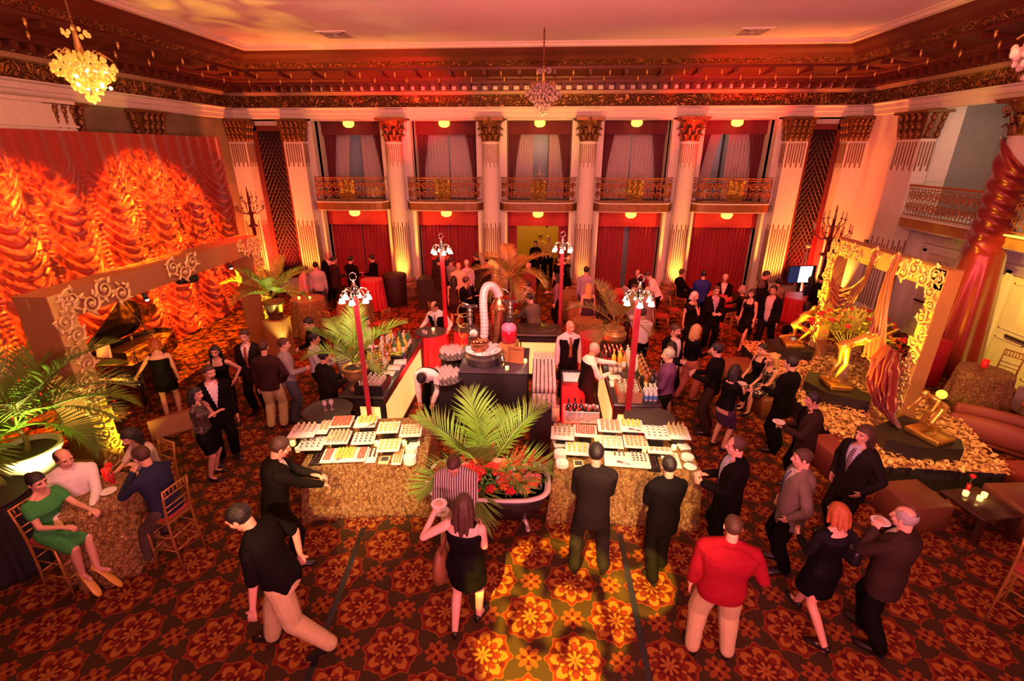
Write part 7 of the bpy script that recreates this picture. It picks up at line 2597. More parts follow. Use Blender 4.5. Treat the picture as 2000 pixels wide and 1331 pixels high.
def portal(label, x, y0, y1, H, lw, dep, bh, sgn, scr, zb=0.0):
    """gilded proscenium frame in the plane x; its ornamented face looks along sgn*x"""
    r = thing('gilded_portal', label, 'frame', (x, (y0 + y1) / 2, zb))
    L = y1 - y0
    X, Y, Z = np.array([1., 0, 0]), np.array([0, 1., 0]), np.array([0, 0, 1.])
    for s in (-1, 1):
        mb = MB(); mb.bx((-dep / 2, s * L / 2 - lw / 2, 0), (dep / 2, s * L / 2 + lw / 2, H - bh)); leg = mb.build('leg', PORT, r)
        mb = MB(); mb.bx((sgn * dep / 2, s * L / 2 - lw / 2 + .01, 0), (sgn * (dep / 2 + .012), s * L / 2 + lw / 2 - .01, H)); mb.build('gold_front', PORTG, leg)
        mb = MB(); scroll(mb, plane((sgn * (dep / 2 + .015), s * L / 2, H * .5), Z, -sgn * Y if True else Y), H * .96, lw, 3 + s, 12); mb.build('scrollwork', SCROLL, leg)
    mb = MB(); mb.bx((-dep / 2, -L / 2 - lw / 2, H - bh), (dep / 2, L / 2 + lw / 2, H)); bm_ = mb.build('beam', PORT, r)
    for (a, b, nn) in scr:
        mb = MB(); scroll(mb, plane((sgn * (dep / 2 + .01), (a + b) / 2 * L, H - bh / 2), sgn * Y, Z), abs(b - a) * L, bh, int(a * 10) + 20, nn); mb.build('scrollwork', SCROLL, bm_)
    if sgn < 0:
        mb = MB(); mb.bx((sgn * dep / 2, -L / 2 - lw / 2, H - bh + .01), (sgn * (dep / 2 + .012), L / 2 + lw / 2, H - .01)); mb.build('gold_front', PORTG, bm_)
    return r


portal('gilded brown portal frame standing before the piano and stage curtain', -7.32, 6.42, 11.55, 3.0, .36, .52, .40, 1, ((-.5, -.27, 4), (-.08, .08, 3), (.36, .52, 4)))
portal('yellow lit gilded portal frame draped with copper satin on the petal stage', 6.5, 8.0, 10.95, 2.75, .26, .24, .34, -1, ((-.52, -.12, 5), (.0, .08, 1), (.18, .52, 6)), .45)
for y, lab in ((7.9, 'small spotlight clipped under the near end of the portal beam'), (10.4, 'small spotlight clipped under the far end of the portal beam')):
    r = thing('spot_lamp', lab, 'lamp', (-7.05, y, 2.54))
    mb = MB(); mb.cyl((0, 0, .06), (.03, 0, -.06), .035, .045, 12); mb.build('can', BLACK, r)
    mb = MB(); mb.ball((.034, 0, -.062), .03, 10, 6); mb.build('lens', mat('spot_lens', (1, .9, .7), .2, emit=(1, .8, .4), estr=30, var=0), r)
r = thing('stage_lantern', 'black stage lantern hanging under the middle of the portal beam', 'lamp', (-7.3, 9.3, 2.6)); mb = MB(); mb.cyl((0, -.2, -.1), (0, .25, -.14), .07, .10, 16); mb.tube([(0, .02, 0), (0, .02, -.06)], .02, 6); mb.build('lantern_body', BLACK, r)
mb = MB(); mb.cyl((0, .25, -.14), (0, .27, -.142), .09, n=16); mb.build('lens', CHROME, r)

# ---- grand piano (keyboard toward the viewer, lid hinged on the curtain side)
LAC = mat('piano_lacquer', (.010, .009, .009), .08, spec=.7, coat=.5, var=0)
r = thing('grand_piano', 'black grand piano with its lid propped open before the stage curtain', 'piano', (-8.75, 8.35, 0))
pl = [(-.74, -.10), (.74, -.10), (.74, .55)]
pl += [(x, y) for x, y in ((.72, .75), (.60, 1.0), (.40, 1.25), (.25, 1.55), (.14, 1.85), (-.05, 2.05), (-.28, 2.14), (-.52, 2.08), (-.68, 1.92), (-.74, 1.7))]
mb = MB(); mb.prism(pl, .62, .70)
n = len(pl)
cx, cy = -.15, .8
inn = [(cx + (x - cx) * .95, cy + (y - cy) * .965) for x, y in pl]
V = [(x, y, .70) for x, y in pl] + [(x, y, .98) for x, y in pl] + [(x, y, .98) for x, y in inn] + [(x, y, .80) for x, y in inn]
mb.add(V, [(i + k * n, (i + 1) % n + k * n, (i + 1) % n + (k + 1) * n, i + (k + 1) * n) for k in range(3) for i in range(n)], False)
mb.build('case', LAC, r)
mb = MB(); mb.prism(inn, .80, .86); mb.build('gold_plate', mat('harp_gold', (.70, .40, .09), .35, .6), r)
mb = MB()
for k in range(26):
    x = -.62 + k * .048
    mb.cyl((x, .30, .885), (x * .7 - .12, 1.75 - max(0, x) * .9, .885), .003, n=4)
for k in range(4): mb.box((-.5 + k * .3, .9, .90), (.03, 1.2 - k * .15, .03))
mb.build('strings', BRASS, r)
mb = MB(); mb.box((0, -.13, .68), (1.44, .20, .06)); mb.box((-.72, -.13, .74), (.06, .24, .16)); mb.box((.72, -.13, .74), (.06, .24, .16)); mb.build('key_bed', LAC, r)
mb = MB(); mb.box((0, -.15, .717), (1.30, .15, .02)); mb.build('white_keys', WHITE, r)
mb = MB()
for k in range(36):
    if k % 7 in (2, 6): continue
    mb.box((-.62 + k * .0355, -.115, .735), (.014, .09, .018))
mb.build('black_keys', BLACK, r)
mb = MB()
lid = np.array([(x, y, 0) for x, y in pl if y > .3] + [(-.74, .3, 0)], float)
a = R(-48)
h = np.array([-.74, 0, .995])
def lidp(p):
    d = p - [-.74, 0, 0]
    return np.array([h[0] + d[0] * math.cos(a), p[1], h[2] - d[0] * math.sin(a)])
LP = [lidp(p) for p in lid]
nn_ = np.array([math.sin(-a), 0, math.cos(a)])
mb.plate(LP, np.array([-math.sin(-a), 0, math.cos(a)]), .025); mb.build('lid', LAC, r)
mb = MB(); mb.cyl((.70, .75, .97), lidp(np.array([.62, .75, 0])), .012, n=6); mb.build('lid_prop', LAC, r)
mb = MB(); mb.box((0, .22, 1.0), (.70, .02, .24)); mb.build('music_desk', LAC, r)
for x, y in ((-.60, .05), (.60, .05), (-.28, 1.75)):
    mb = MB(); mb.lathe([(.05, .04), (.06, .08), (.045, .2), (.06, .45), (.085, .62)], 12, (x, y, 0)); mb.ball((x, y, .025), .025, 8, 6); mb.build('leg', LAC, r)
mb = MB(); mb.box((0, .1, .35), (.12, .04, .56)); mb.box((0, .06, .08), (.22, .12, .05)); mb.build('pedal_lyre', LAC, r)
r = thing('sheet_music', 'pale sheet music on the piano desk', 'sheet music', (-8.85, 8.545, 1.02)); mb = MB(); mb.plate([(-.16, 0, 0), (.16, 0, 0), (.16, .03, .28), (-.16, .03, .28)], (0, -1, .1), .006); mb.build('pages', WHITE, r)
r = thing('piano_bench', 'black lacquered bench before the piano keyboard', 'bench', (-8.75, 7.72, 0)); mb = MB(); mb.rbox((0, 0, .46), (.8, .34, .08), .03); mb.build('seat', BLACK, r)
for sx in (-1, 1):
    for sy in (-1, 1): mb = MB(); mb.box((sx * .36, sy * .13, .21), (.04, .04, .42)); mb.build('leg', BLACK, r)
r = thing('microphone_stand', 'black microphone stand with a boom beside the woman at the piano', 'stand', (-7.75, 8.1, 0))
mb = MB(); mb.cyl((0, 0, .12), (0, 0, 1.25), .011, n=8)
for k in range(3): a = k * 2.1 + .4; mb.cyl((0, 0, .22), (.28 * math.cos(a), .28 * math.sin(a), .012), .009, n=6)
mb.build('tripod', BLACK, r)
mb = MB(); mb.cyl((-.12, .1, 1.18), (-.45, .5, 1.42), .008, n=6); mb.cyl((0, 0, 1.25), (-.12, .1, 1.18), .008, n=6); mb.build('boom', BLACK, r)
mb = MB(); mb.capsule((-.45, .5, 1.42), (-.52, .58, 1.44), .02, .03, 10); mb.build('microphone', mat('mic_grille', (.2, .2, .2), .4, .8), r)
r = thing('stage_monitor', 'brown wedge shaped stage monitor on the carpet by the portal', 'speaker', (-6.78, 7.62, 0), R(45)); mb = MB(); mb.add([(-.5, -.15, 0), (.5, -.15, 0), (.5, .15, 0), (-.5, .15, 0), (-.5, -.02, .34), (.5, -.02, .34), (.5, .15, .30), (-.5, .15, .30)], [(3, 2, 1, 0), (4, 5, 6, 7), (0, 1, 5, 4), (1, 2, 6, 5), (2, 3, 7, 6), (3, 0, 4, 7)], False); mb.build('cabinet', mat('monitor_brown', (.30, .12, .05), .5), r)
mb = MB(); mb.plate([(-.46, -.158, .03), (.46, -.158, .03), (.46, -.036, .31), (-.46, -.036, .31)], (0, -1, .4), .008); mb.build('grille', mat('monitor_grille', (.34, .15, .06), .6), r)
mb = MB(); mb.rbox((0, 0, .19), (.34, .34, .38), .02, .3); mb.build('black_speaker', BLACK, None, (-6.28, 7.75, 0), 'small black cube speaker at the end of the brown stage monitor', 'speaker')
mb = MB(); t = np.linspace(0, 1, 20); mb.tube(np.stack([-7.6 + 1.2 * t, 7.9 - .9 * t + .1 * np.sin(t * 9), .012 + 0 * t], 1), .010, 5); mb.build('floor_cable', BLACK, label='black cable lying on the carpet near the stage monitor', cat='cable')

# ---- near left: gold cloth table of the seated four, tray table at the edge
gold_table((-5.40, 4.52), .42, 1.04, .50, 'of the four seated guests')
votive((-5.44, 4.78, 1.045), 'lit red goblet candle on the seated guests table', True, 1.0)
for (x, y), lab in (((-5.25, 4.55), 'small white plate with a sweet on the seated guests table'), ((-5.58, 4.66), 'white plate with a crumpled napkin on the seated guests table')):
    p_ = place(PLATE, USED, (x, y, 1.047), 0, lab)
rose_vase((-5.34, 4.72, 1.044), 'single red rose in a slim vase on the seated guests table')
red_table((-6.62, 4.36), .40, 1.03, .44, 'at the left edge under a dark tray', BLACKCLOTH)
tray((-6.62, 4.36, 1.035), 'round dark tray on the black draped table at the left edge', 1.15)

# ---- right: petal stage
SP = [(5.05, 6.62), (7.08, 6.52), (7.62, 8.5), (7.75, 11.7), (5.12, 11.7)]
mb = MB(); mb.prism(SP, 0, .40); mb.build('stage_platform', BLACKCLOTH, label='low black skirted stage platform under the gold petals', cat='platform')
PETM = mat('gold_fabric_petals', (.72, .44, .17), .5, .15, var=.35, vscale=25)
g = np.random.default_rng(14)
from mathutils.geometry import intersect_point_line
def inside(x, y, poly):
    c = False
    for i in range(len(poly)):
        (x1, y1), (x2, y2) = poly[i], poly[i - 1]
        if (y1 > y) != (y2 > y) and x < (x2 - x1) * (y - y1) / (y2 - y1) + x1: c = not c
    return c
SP2 = [(5.0, 6.56), (7.14, 6.46), (7.68, 8.5), (7.8, 11.75), (5.06, 11.75)]
mb = MB(); mb.smooth = False
VV, FF = [], []
cnt = 0
while cnt < 5200:
    x, y = g.uniform(5.0, 7.8), g.uniform(6.45, 11.75)
    if not inside(x, y, SP2): continue
    z = .405 + g.uniform(0, .05); s = g.uniform(.03, .055); a = g.uniform(0, 6.28); tl = g.uniform(-.7, .7); t2 = g.uniform(-.7, .7)
    u = np.array([math.cos(a), math.sin(a), tl]) * s; v = np.array([-math.sin(a), math.cos(a), t2]) * s
    p = np.array([x, y, z + .02]); b = len(VV)
    VV += [p - u, p + v * .8 + (0, 0, .012), p + u, p - v * .8 + (0, 0, .012)]; FF.append((b, b + 1, b + 2, b + 3)); cnt += 1
mb.add(VV, FF, False); mb.prism(SP, .40, .412)
mb.build('petals', PETM, label='loose gold fabric petals heaped over the stage platform', cat='petals', kind='stuff')
GOLDB = mat('gold_statue_paint', (.90, .58, .13), .25, .8)


def plinth(poly, z0, z1, label):
    c = np.mean(poly, 0); mb = MB(); mb.prism([(x - c[0], y - c[1]) for x, y in poly], 0, z1 - z0); return mb.build('statue_plinth', BLACK, None, (c[0], c[1], z0), label, 'plinth')


plinth([(5.62, 7.35), (5.55, 6.95), (5.95, 6.72), (6.55, 6.72), (6.72, 7.0), (6.35, 7.75)], .413, .68, 'black angular plinth nearest the coffee table on the petal stage')
plinth([(5.30, 9.05), (5.45, 8.55), (6.05, 8.20), (6.22, 8.45), (6.0, 9.3), (5.6, 9.5)], .413, .68, 'black angular plinth under the stretching gold statue')
plinth([(5.5, 11.35), (5.5, 10.75), (6.2, 10.55), (6.4, 10.8), (6.3, 11.5)], .413, .68, 'black plinth under the kneeling gold statue at the back of the stage')


def statue(label, p, face, baselabel, **k):
    mb = MB(); mb.rbox((0, 0, .05), (.52, .40, .10), .02); mb.build('gilt_plinth', GOLD, None, (p[0], p[1], .682), baselabel, 'base').rotation_euler = (0, 0, -R(face))
    r, _, _ = person(label, (p[0], p[1]), face, z0=.783, statue=GOLDB, sex='f', vox=.012, **k)
    return r


statue('gold statue bending forward with arms stretched ahead beside the big flower spray', (5.78, 8.85), 95, 'gilt base under the bending gold statue', h=1.42, lean=62, hL=(.10, .42, .28), hR=(.10, .42, .20), legs=((-.06, -.12, 0), (.06, -.05, 0)))
statue('gold kneeling statue holding out its arms at the back of the stage', (5.95, 11.0), 100, 'gilt base under the kneeling gold statue', h=1.25, lean=35, hL=(.10, .45, .05), hR=(.10, .45, .0), legs=((-.10, -.30, .02), (.10, .20, 0)), hips=(0, 0, -.34))
statue('gold crouching statue on the plinth nearest the coffee table', (6.25, 7.05), 250, 'gilt base under the crouching gold statue', h=1.2, lean=55, hL=(.12, .35, -.2), hR=(.12, .35, -.25), legs=((-.12, .05, 0), (.12, -.25, 0)), hips=(0, 0, -.25))

# satin on the right-hand portal
COPSAT = mat('copper_satin', (.36, .10, .040), .28, .35, sheen=.3)
REDSAT = mat('dark_red_satin', (.15, .006, .012), .30, .2, sheen=.3)


def swag(name, pts, wid, m, label, cross=(0, 1, 0), nf=5, amp=.06, nu=40, nv=60):
    """cloth ribbon following pts; wid is its half width along the way; folds run lengthwise"""
    P = np.array(pts, float); t = np.linspace(0, 1, len(P)); cr = np.array(cross, float); cr /= np.linalg.norm(cr)
    T = np.gradient(P, axis=0)
    mb = MB()

    def fn(u, v):
        c = np.stack([np.interp(v, t, P[:, k]) for k in range(3)], 1)
        tg = np.stack([np.interp(v, t, T[:, k]) for k in range(3)], 1); tg /= np.linalg.norm(tg, axis=1, keepdims=True)
        w = np.interp(v, t, wid)
        nrm = np.cross(tg, cr); nrm /= np.linalg.norm(nrm, axis=1, keepdims=True) + 1e-9
        f = amp * np.sin(u * nf * 2 * PI + 1.5 * np.sin(v * 4)) * np.clip(w / .25, .3, 1.2)
        return c + cr * ((u - .5) * 2 * w)[:, None] + nrm * (f + .02 * np.sin(u * 23 + v * 13))[:, None]
    mb.grid(fn, nu, nv)
    return mb.build(name, m, label=label, cat='drape')


swag('satin_swag', [(6.36, 9.55, 3.24), (6.30, 9.55, 3.0), (6.34, 9.65, 2.6), (6.36, 10.0, 2.15), (6.38, 10.35, 1.95), (6.36, 10.62, 2.1), (6.36, 10.75, 2.35)], [.05, .06, .12, .24, .28, .2, .06], COPSAT, 'brown copper satin swag looped inside the far half of the portal', (.15, .3, 1), 5, .05)
swag('satin_drape', [(6.34, 8.95, 3.24), (6.28, 8.95, 2.9), (6.26, 8.9, 2.4), (6.24, 8.8, 1.8), (6.22, 8.65, 1.3), (6.28, 8.3, 1.15), (6.34, 8.1, 1.5)], [.06, .07, .15, .22, .26, .2, .06], COPSAT, 'long copper satin drape hanging from the portal beam to its near leg', (0, 1, .35), 5, .06)
swag('satin_drape', [(6.22, 8.30, 1.70), (6.14, 8.25, 1.4), (6.06, 8.1, 1.05), (6.0, 7.85, .85), (5.95, 7.55, .72)], [.16, .30, .36, .30, .30], REDSAT, 'dark red satin trailing from the near portal leg over the black plinth', (0, 1, .1), 6, .07)
mb = MB(); mb.box((0, 0, 0), (.26, .06, .36)); 
# ---- red satin column drape on the side wall
r = bpy.data.objects.new('column', None); COL.objects.link(r); r.location = (9.82, 11.35, 0); r['kind'] = 'structure'
mb = MB(); mb.cyl((0, 0, 0), (0, 0, 5.24), .31, .27, 40); mb.build('shaft', WHITE_PLASTER, r)
o = bpy.data.objects.new('capital', CAPM); COL.objects.link(o); o.parent = r; o.location = (0, 0, 5.24)
pilaster(XR + .1, 8.9, .95, .40, -PI / 2)
mb = MB()
def wrapf(u, v):
    z = .02 + v * 4.85
    a = u * 2 * PI
    low = np.clip((3.1 - z) / 3.1, 0, 1)
    rr = .335 + .27 * low ** .8 + .032 * np.sin(a * 3 + z * 22) * np.clip((z - 2.6) / .8, 0, 1) + .06 * low * np.sin(a * 9) + .05 * np.exp(-((z - 3.2) / .25) ** 2) * (1 + .5 * np.sin(a * 4))
    zz = z + np.where(v > .9, (v - .9) * 4.5 * np.cos(a - 2.2) * .8, 0)
    return np.stack([rr * np.cos(a), rr * np.sin(a), zz], 1)
mb.grid(wrapf, 120, 110)
mb.build('column_drape', mat('crimson_satin', (.17, .004, .010), .30, .25, sheen=.3), None, (9.82, 11.35, 0), 'crimson satin wound round the side column and pooling to the floor', 'drape')
mb = MB(); mb.rbox((0, 0, .55), (.46, .46, 1.1), .03); mb.build('red_cloth_stand', mat('scarlet_cloth', (.50, .01, .03), .6), None, (8.75, 10.55, 0), 'small scarlet draped stand at the foot of the crimson column', 'stand')
votive((8.75, 10.5, 1.102), 'tea light on the scarlet draped stand', power=.4)

# ---- lounge furniture
LEA = mat('brown_leather', (.16, .055, .025), .42, bump=.05)


def ottoman(c, d, rz, label, m=LEA):
    r = thing('ottoman', label, 'ottoman', (c[0], c[1], 0), rz); mb = MB(); mb.rbox((0, 0, d[2] / 2), d, .03); mb.build('seat_cushion', m, r); return r


ottoman((5.36, 5.92), (.62, .62, .44), R(10), 'brown leather cube ottoman in front of the stage near the coffee table')
ottoman((6.95, 5.90), (.80, .75, .44), R(5), 'brown leather ottoman right of the coffee table')
ottoman((7.75, 6.55), (.9, .7, .42), R(5), 'reddish leather ottoman behind the coffee table at the right edge', mat('red_leather', (.22, .035, .02), .45))
ottoman((4.92, 7.05), (.55, .75, .46), R(8), 'dark red draped ottoman beside the grey haired man with the striped tie', mat('wine_cloth', (.16, .02, .02), .7))
ottoman((4.62, 9.15), (.5, 1.0, .43), R(2), 'brown leather bench under the two seated women', LEA)
ottoman((4.55, 10.45), (.85, .80, .40), R(4), 'large square brown leather ottoman at the left corner of the petal stage', LEA)
ottoman((.98, 14.9), (.55, .6, .80), 0, 'gold petal covered armchair block by the third column', PETAL)
ottoman((1.12, 13.6), (.6, .6, .78), 0, 'gold petal covered seat in front of the gold armchair', PETAL)
r = thing('coffee_table', 'low dark wooden coffee table with three tea lights', 'table', (6.12, 5.78, 0), R(12))
WALN = mat('dark_walnut', (.045, .020, .012), .25)
mb = MB(); mb.rbox((0, 0, .41), (.62, .62, .05), .01); mb.build('table_top', WALN, r)
for sx in (-1, 1):
    for sy in (-1, 1): mb = MB(); mb.box((sx * .27, sy * .27, .19), (.07, .07, .38)); mb.build('leg', WALN, r)
for (x, y), lab in (((6.02, 5.92), 'left one of three tea lights on the coffee table'), ((6.13, 5.82), 'middle one of three tea lights on the coffee table'), ((6.25, 5.90), 'right one of three tea lights on the coffee table')): votive((x, y, .436), lab, power=.5)
rose_vase((6.10, 6.0, .436), 'red rose in a slim red vase on the coffee table')
# curved banquette and low table behind the stage
mb = MB(); t = np.linspace(0, 1, 24)
Q = lambda e, z: np.stack([7.5 + e + 1.0 * t, 8.15 + e - .75 * t ** 1.6, z + 0 * t], 1)
mb.tube(Q(0, .30), .13, 10, flat=1.9); mb.tube(Q(.16, .52), .08, 10, flat=1.8); mb.tube(Q(0, .08), .08, 8)
mb.build('curved_banquette', mat('rust_upholstery', (.25, .06, .03), .6), label='low curved rust coloured banquette behind the near end of the petal stage', cat='sofa')
r = thing('small_lamp', 'small yellow globe lamp on a low dark table behind the stage', 'lamp', (7.72, 8.75, .0))
mb = MB(); mb.box((0, 0, .40), (.5, .5, .05)); mb.cyl((0, 0, 0), (0, 0, .38), .04, n=8); mb.build('low_table', WALN, r)
mb = MB(); mb.lathe([(.05, .43), (.05, .45), (.012, .46), (.012, .52)], 12); mb.build('stem', GOLD, r)
mb = MB(); mb.ball((0, 0, .60), .09, 16, 10); mb.build('globe_shade', mat('globe_yellow', (1, .8, .2), .4, emit=(1, .62, .05), estr=2.0, var=0), r)
# gold table and chairs by the right-hand doors
gold_table((8.55, 8.95), .42, 1.03, .52, 'by the cream doors at the right')
votive((8.62, 9.1, 1.036), 'red goblet candle on the gold table by the doors', True, .6)
for (x, y), f, lab in (((9.15, 8.35), 300, 'gilt bar chair in front of the gold table by the doors'), ((9.25, 9.4), 250, 'gilt bar chair against the wall behind the gold table by the doors'), ((9.1, 7.75), 320, 'gilt bar chair at the right edge before the cream doors'), ((7.95, 9.95), 160, 'gilt bar chair between the portal and the crimson column'), ((5.35, 4.2), 60, 'dark gilt bar chair at the lower right corner of the room')): chair((x, y), f, lab, st=True)
mb = MB(); mb.lathe([(.5, 0), (.46, .3), (.40, .9), (.38, 1.03), (.01, 1.035)], 30, wave=lambda a: 1 + .03 * np.cos(a * 12)); mb.build('crimson_tablecloth', mat('crimson_cloth', (.36, .012, .025), .7), None, (9.15, 7.0, 0), 'crimson draped cocktail table at the right edge of the picture', 'tablecloth')

# ---- tables and chairs at the far side
gold_table((-6.62, 12.85), .46, 1.05, .56, 'just behind the palm on the pedestal')
gold_table((-5.30, 12.95), .46, .98, .56, 'behind the near left lamp post')
gold_table((1.25, 12.2), .40, .80, .46, 'behind the bald bartender')
for (x, y), lab in (((-6.8, 12.75), 'left tea light on the gold table behind the pedestal palm'), ((-6.5, 12.78), 'right tea light on the gold table behind the pedestal palm')): votive((x, y, 1.058), lab, power=.3)
for (x, y), lab in (((-5.12, 12.75), 'tea light on the gold table behind the near left lamp post'),): votive((x, y, .988), lab, power=.3)
rose_vase((-6.65, 13.0, 1.056), 'red flower in a vase on the gold table behind the pedestal palm')
rose_vase((-5.4, 13.1, .986), 'red flower in a vase on the gold table behind the lamp post')
red_table((-5.55, 15.2), .35, 1.03, .42, 'among the men under the first balcony')
red_table((5.35, 14.9), .55, .76, .66, 'under the fifth balcony')
red_table((2.9, 15.2), .55, .76, .64, 'under the fourth balcony')
red_table((8.0, 15.0), .5, .76, .6, 'beneath the bright screen')
for (x, y), f, lab in (((-5.75, 12.35), 20, 'red lit ballroom chair left of the gold table behind the lamp post'), ((-5.0, 12.2), 350, 'ballroom chair in front of the gold table behind the lamp post'), ((-4.45, 12.5), 290, 'ballroom chair right of the gold table behind the lamp post'), ((-2.95, 13.3), 30, 'tall red ballroom chair behind the black haired seated woman'), ((3.55, 13.7), 100, 'ballroom chair with a pale cushion left of the blue sweatshirt'),
                       ((4.05, 14.3), 80, 'ballroom chair with its back to the glowing column'), ((5.0, 12.9), 330, 'ballroom chair with a pale cushion beside the man with the small plate'), ((5.7, 12.7), 20, 'ballroom chair behind the walking woman in black'), ((1.55, 11.75), 350, 'red ballroom chair right behind the bald bartender'), ((2.2, 14.9), 90, 'ballroom chair at the left of the table under the fourth balcony'),
                       ((3.2, 15.9), 190, 'ballroom chair behind the table under the fourth balcony'), ((6.0, 15.6), 200, 'ballroom chair behind the table under the fifth balcony')): chair((x, y), f, lab)
r = thing('podium', 'black podium with a red lit top before the second red curtain', 'podium', (-3.6, 15.55, 0)); mb = MB(); mb.box((0, 0, .52), (.9, .7, 1.04)); mb.build('base', mat('podium_black', (.03, .018, .018), .4), r)
mb = MB(); mb.box((.3, .1, 1.35), (.5, .4, .62)); mb.build('cabinet', BLACK, r); mb = MB(); mb.box((.3, .1, 1.68), (.56, .46, .05)); mb.build('top', mat('podium_top', (.45, .02, .02), .4), r)
mb = MB(); mb.lathe([(.33, 0), (.35, .02), (.40, 1.05), (.40, 1.08), (.01, 1.09)], 30); mb.build('draped_bin', mat('black_red_drape', (.035, .010, .012), .6), None, (-4.95, 15.75, 0), 'round black draped stand beside the glowing second column', 'stand')
# bright screen and its stand
r = thing('display_screen', 'bright white and blue screen glowing on a stand by the red lattice', 'screen', (8.45, 16.0, .0), R(8))
mb = MB(); mb.box((0, 0, .5), (.06, .06, 1.0)); mb.box((0, 0, .02), (.4, .4, .04)); mb.build('stand', BLACK, r)
mb = MB(); mb.box((-.02, -.04, 1.22), (.92, .04, .56)); pn = mb.build('panel', mat('screen_bezel', (.02, .02, .03), .3), r)
mb = MB(); mb.box((.10, -.064, 1.22), (.42, .006, .52)); mb.build('lit_area', mat('screen_white', (1, 1, 1), .4, emit=(.80, .92, 1.0), estr=5, var=0), pn)
mb = MB(); mb.box((-.29, -.064, 1.22), (.34, .006, .52)); mb.build('blue_area', mat('screen_blue', (.02, .04, .12), .4, emit=(.02, .05, .18), estr=.6, var=0), pn)
r = thing('tripod_stand', 'pale tripod with a light head behind the bright screen', 'tripod', (8.75, 16.5, 0)); mb = MB()
for dx, dy in ((-.35, -.1), (.05, -.2), (.2, .2)): mb.cyl((dx, dy, 0), (0, 0, 2.0), .018, n=6)
mb.build('legs', mat('tripod_wood', (.62, .42, .32), .5), r); mb = MB(); mb.ball((0, 0, 2.06), .08, 10, 8); mb.build('head', mat('tripod_head', (.4, .3, .25), .4, .4), r)

# ---- tall candelabra
def candelabrum(p, label):
    r = thing('candelabrum', label, 'candelabrum', p)
    CM = mat('candelabrum_iron', (.14, .02, .018), .4, .6)
    mb = MB(); mb.lathe([(.20, 0), (.20, .05), (.06, .10), (.05, .5), (.07, .55), (.05, .6), (.05, 1.5), (.14, 1.55), (.16, 1.58), (.06, 1.62), (.05, 1.9), (.10, 1.95), (.04, 2.0), (.03, 2.5), (.01, 2.8)], 14); mb.build('stem', CM, r)
    for tier, (n, rad, z) in enumerate(((8, .42, 2.15), (5, .24, 2.45))):
        for k in range(n):
            a = 2 * PI * k / n + tier * .4; ca, sa = math.cos(a), math.sin(a)
            mb = MB(); mb.tube([(.04 * ca, .04 * sa, z - .15), (rad * .5 * ca, rad * .5 * sa, z - .20), (rad * ca, rad * sa, z - .06), (rad * ca, rad * sa, z)], .012, 6); mb.lathe([(.01, 0), (.045, .015), (.03, .03)], 10, (rad * ca, rad * sa, z))
            arm = mb.build('branch', CM, r)
            mb = MB(); mb.cyl((rad * ca, rad * sa, z + .02), (rad * ca, rad * sa, z + .20), .014, n=8); mb.build('candle', mat('wax_candle', (.75, .55, .42), .5), arm)
    return r


mb = MB(); mb.rbox((0, 0, .55), (.5, .5, 1.1), .02); mb.build('black_plinth', BLACK, None, (-9.45, 15.6, 0), 'tall black plinth under the candelabrum by the stage curtain', 'plinth')
candelabrum((-9.45, 15.6, 1.102), 'branched red lit candelabrum on a black plinth near the stage curtain')
candelabrum((8.95, 15.75, .0), 'branched red lit candelabrum standing beside the bright screen')
bpy.data.objects['candelabrum.001'].scale = (1.25, 1.25, 1.22)

# ---- chandeliers
CRY = mat('crystal_lit', (.85, .50, .12), .1, emit=(1.0, .48, .05), estr=.7, var=.6, vscale=30)
CRYU = mat('crystal_unlit', (.50, .34, .36), .08, alpha=.8, spec=1.0, var=.3)


def chandelier(p, label, lit, s=1.0, chain=1.0):
    r = thing('chandelier', label, 'chandelier', p); r.scale = (s, s, s)
    m = CRY if lit else CRYU
    g2 = np.random.default_rng(5)
    mb = MB(); mb.cyl((0, 0, 1.15), (0, 0, 1.15 + chain), .018, n=8); mb.lathe([(.10, 1.12 + chain), (.12, 1.15 + chain), (.02, 1.16 + chain)], 12)
    for k in range(int(chain / .09)): mb.ball((0, 0, 1.2 + k * .09), (.03, .014, .035), 6, 5)
    mb.build('chain', BRONZE, r)
    mb = MB(); mb.lathe([(.03, .1), (.05, .2), (.04, .5), (.07, .7), (.04, .95), (.03, 1.15)], 12); mb.build('stem', GILT, r)
    for z, rad, n in ((1.02, .20, 14), (.66, .20, 14), (.58, .36, 22), (.48, .46, 28), (.40, .50, 30), (.30, .44, 28), (.20, .34, 22), (.10, .26, 18), (.02, .18, 12), (-.08, .10, 8), (-.16, .03, 3)):
        mb = MB(); mb.smooth = False
        for k in range(n):
            a = 2 * PI * k / n + g2.uniform(-.05, .05); q = rad * g2.uniform(.8, 1.05); sz = g2.uniform(.026, .046)
            mb.ball((q * math.cos(a), q * math.sin(a), z + g2.uniform(-.04, .04)), (sz, sz, sz * 1.3), 6, 4)
            if rad > .2 and k % 2: mb.ball((q * .6 * math.cos(a), q * .6 * math.sin(a), z), (sz, sz, sz * 1.4), 6, 4)
        o = mb.build('crystal_tier', m, r); o['kind'] = 'stuff'
    mb = MB()
    for k in range(8):
        a = k * PI / 4; mb.tube([(.05 * math.cos(a), .05 * math.sin(a), .55), (.3 * math.cos(a), .3 * math.sin(a), .72), (.48 * math.cos(a), .48 * math.sin(a), .58)], .012, 6)
    mb.build('arm', GILT, r)
    if lit:
        mb = MB()
        for k in range(26):
            a = k * 2.4; q = .12 + .36 * (k % 5) / 5; mb.ball((q * math.cos(a), q * math.sin(a), .05 + .5 * ((k * 7) % 10) / 10), .035, 8, 6)
        mb.build('bulb', mat('chandelier_bulb', (1, .9, .6), .3, emit=(1.0, .78, .32), estr=9, var=0), r)
    return r


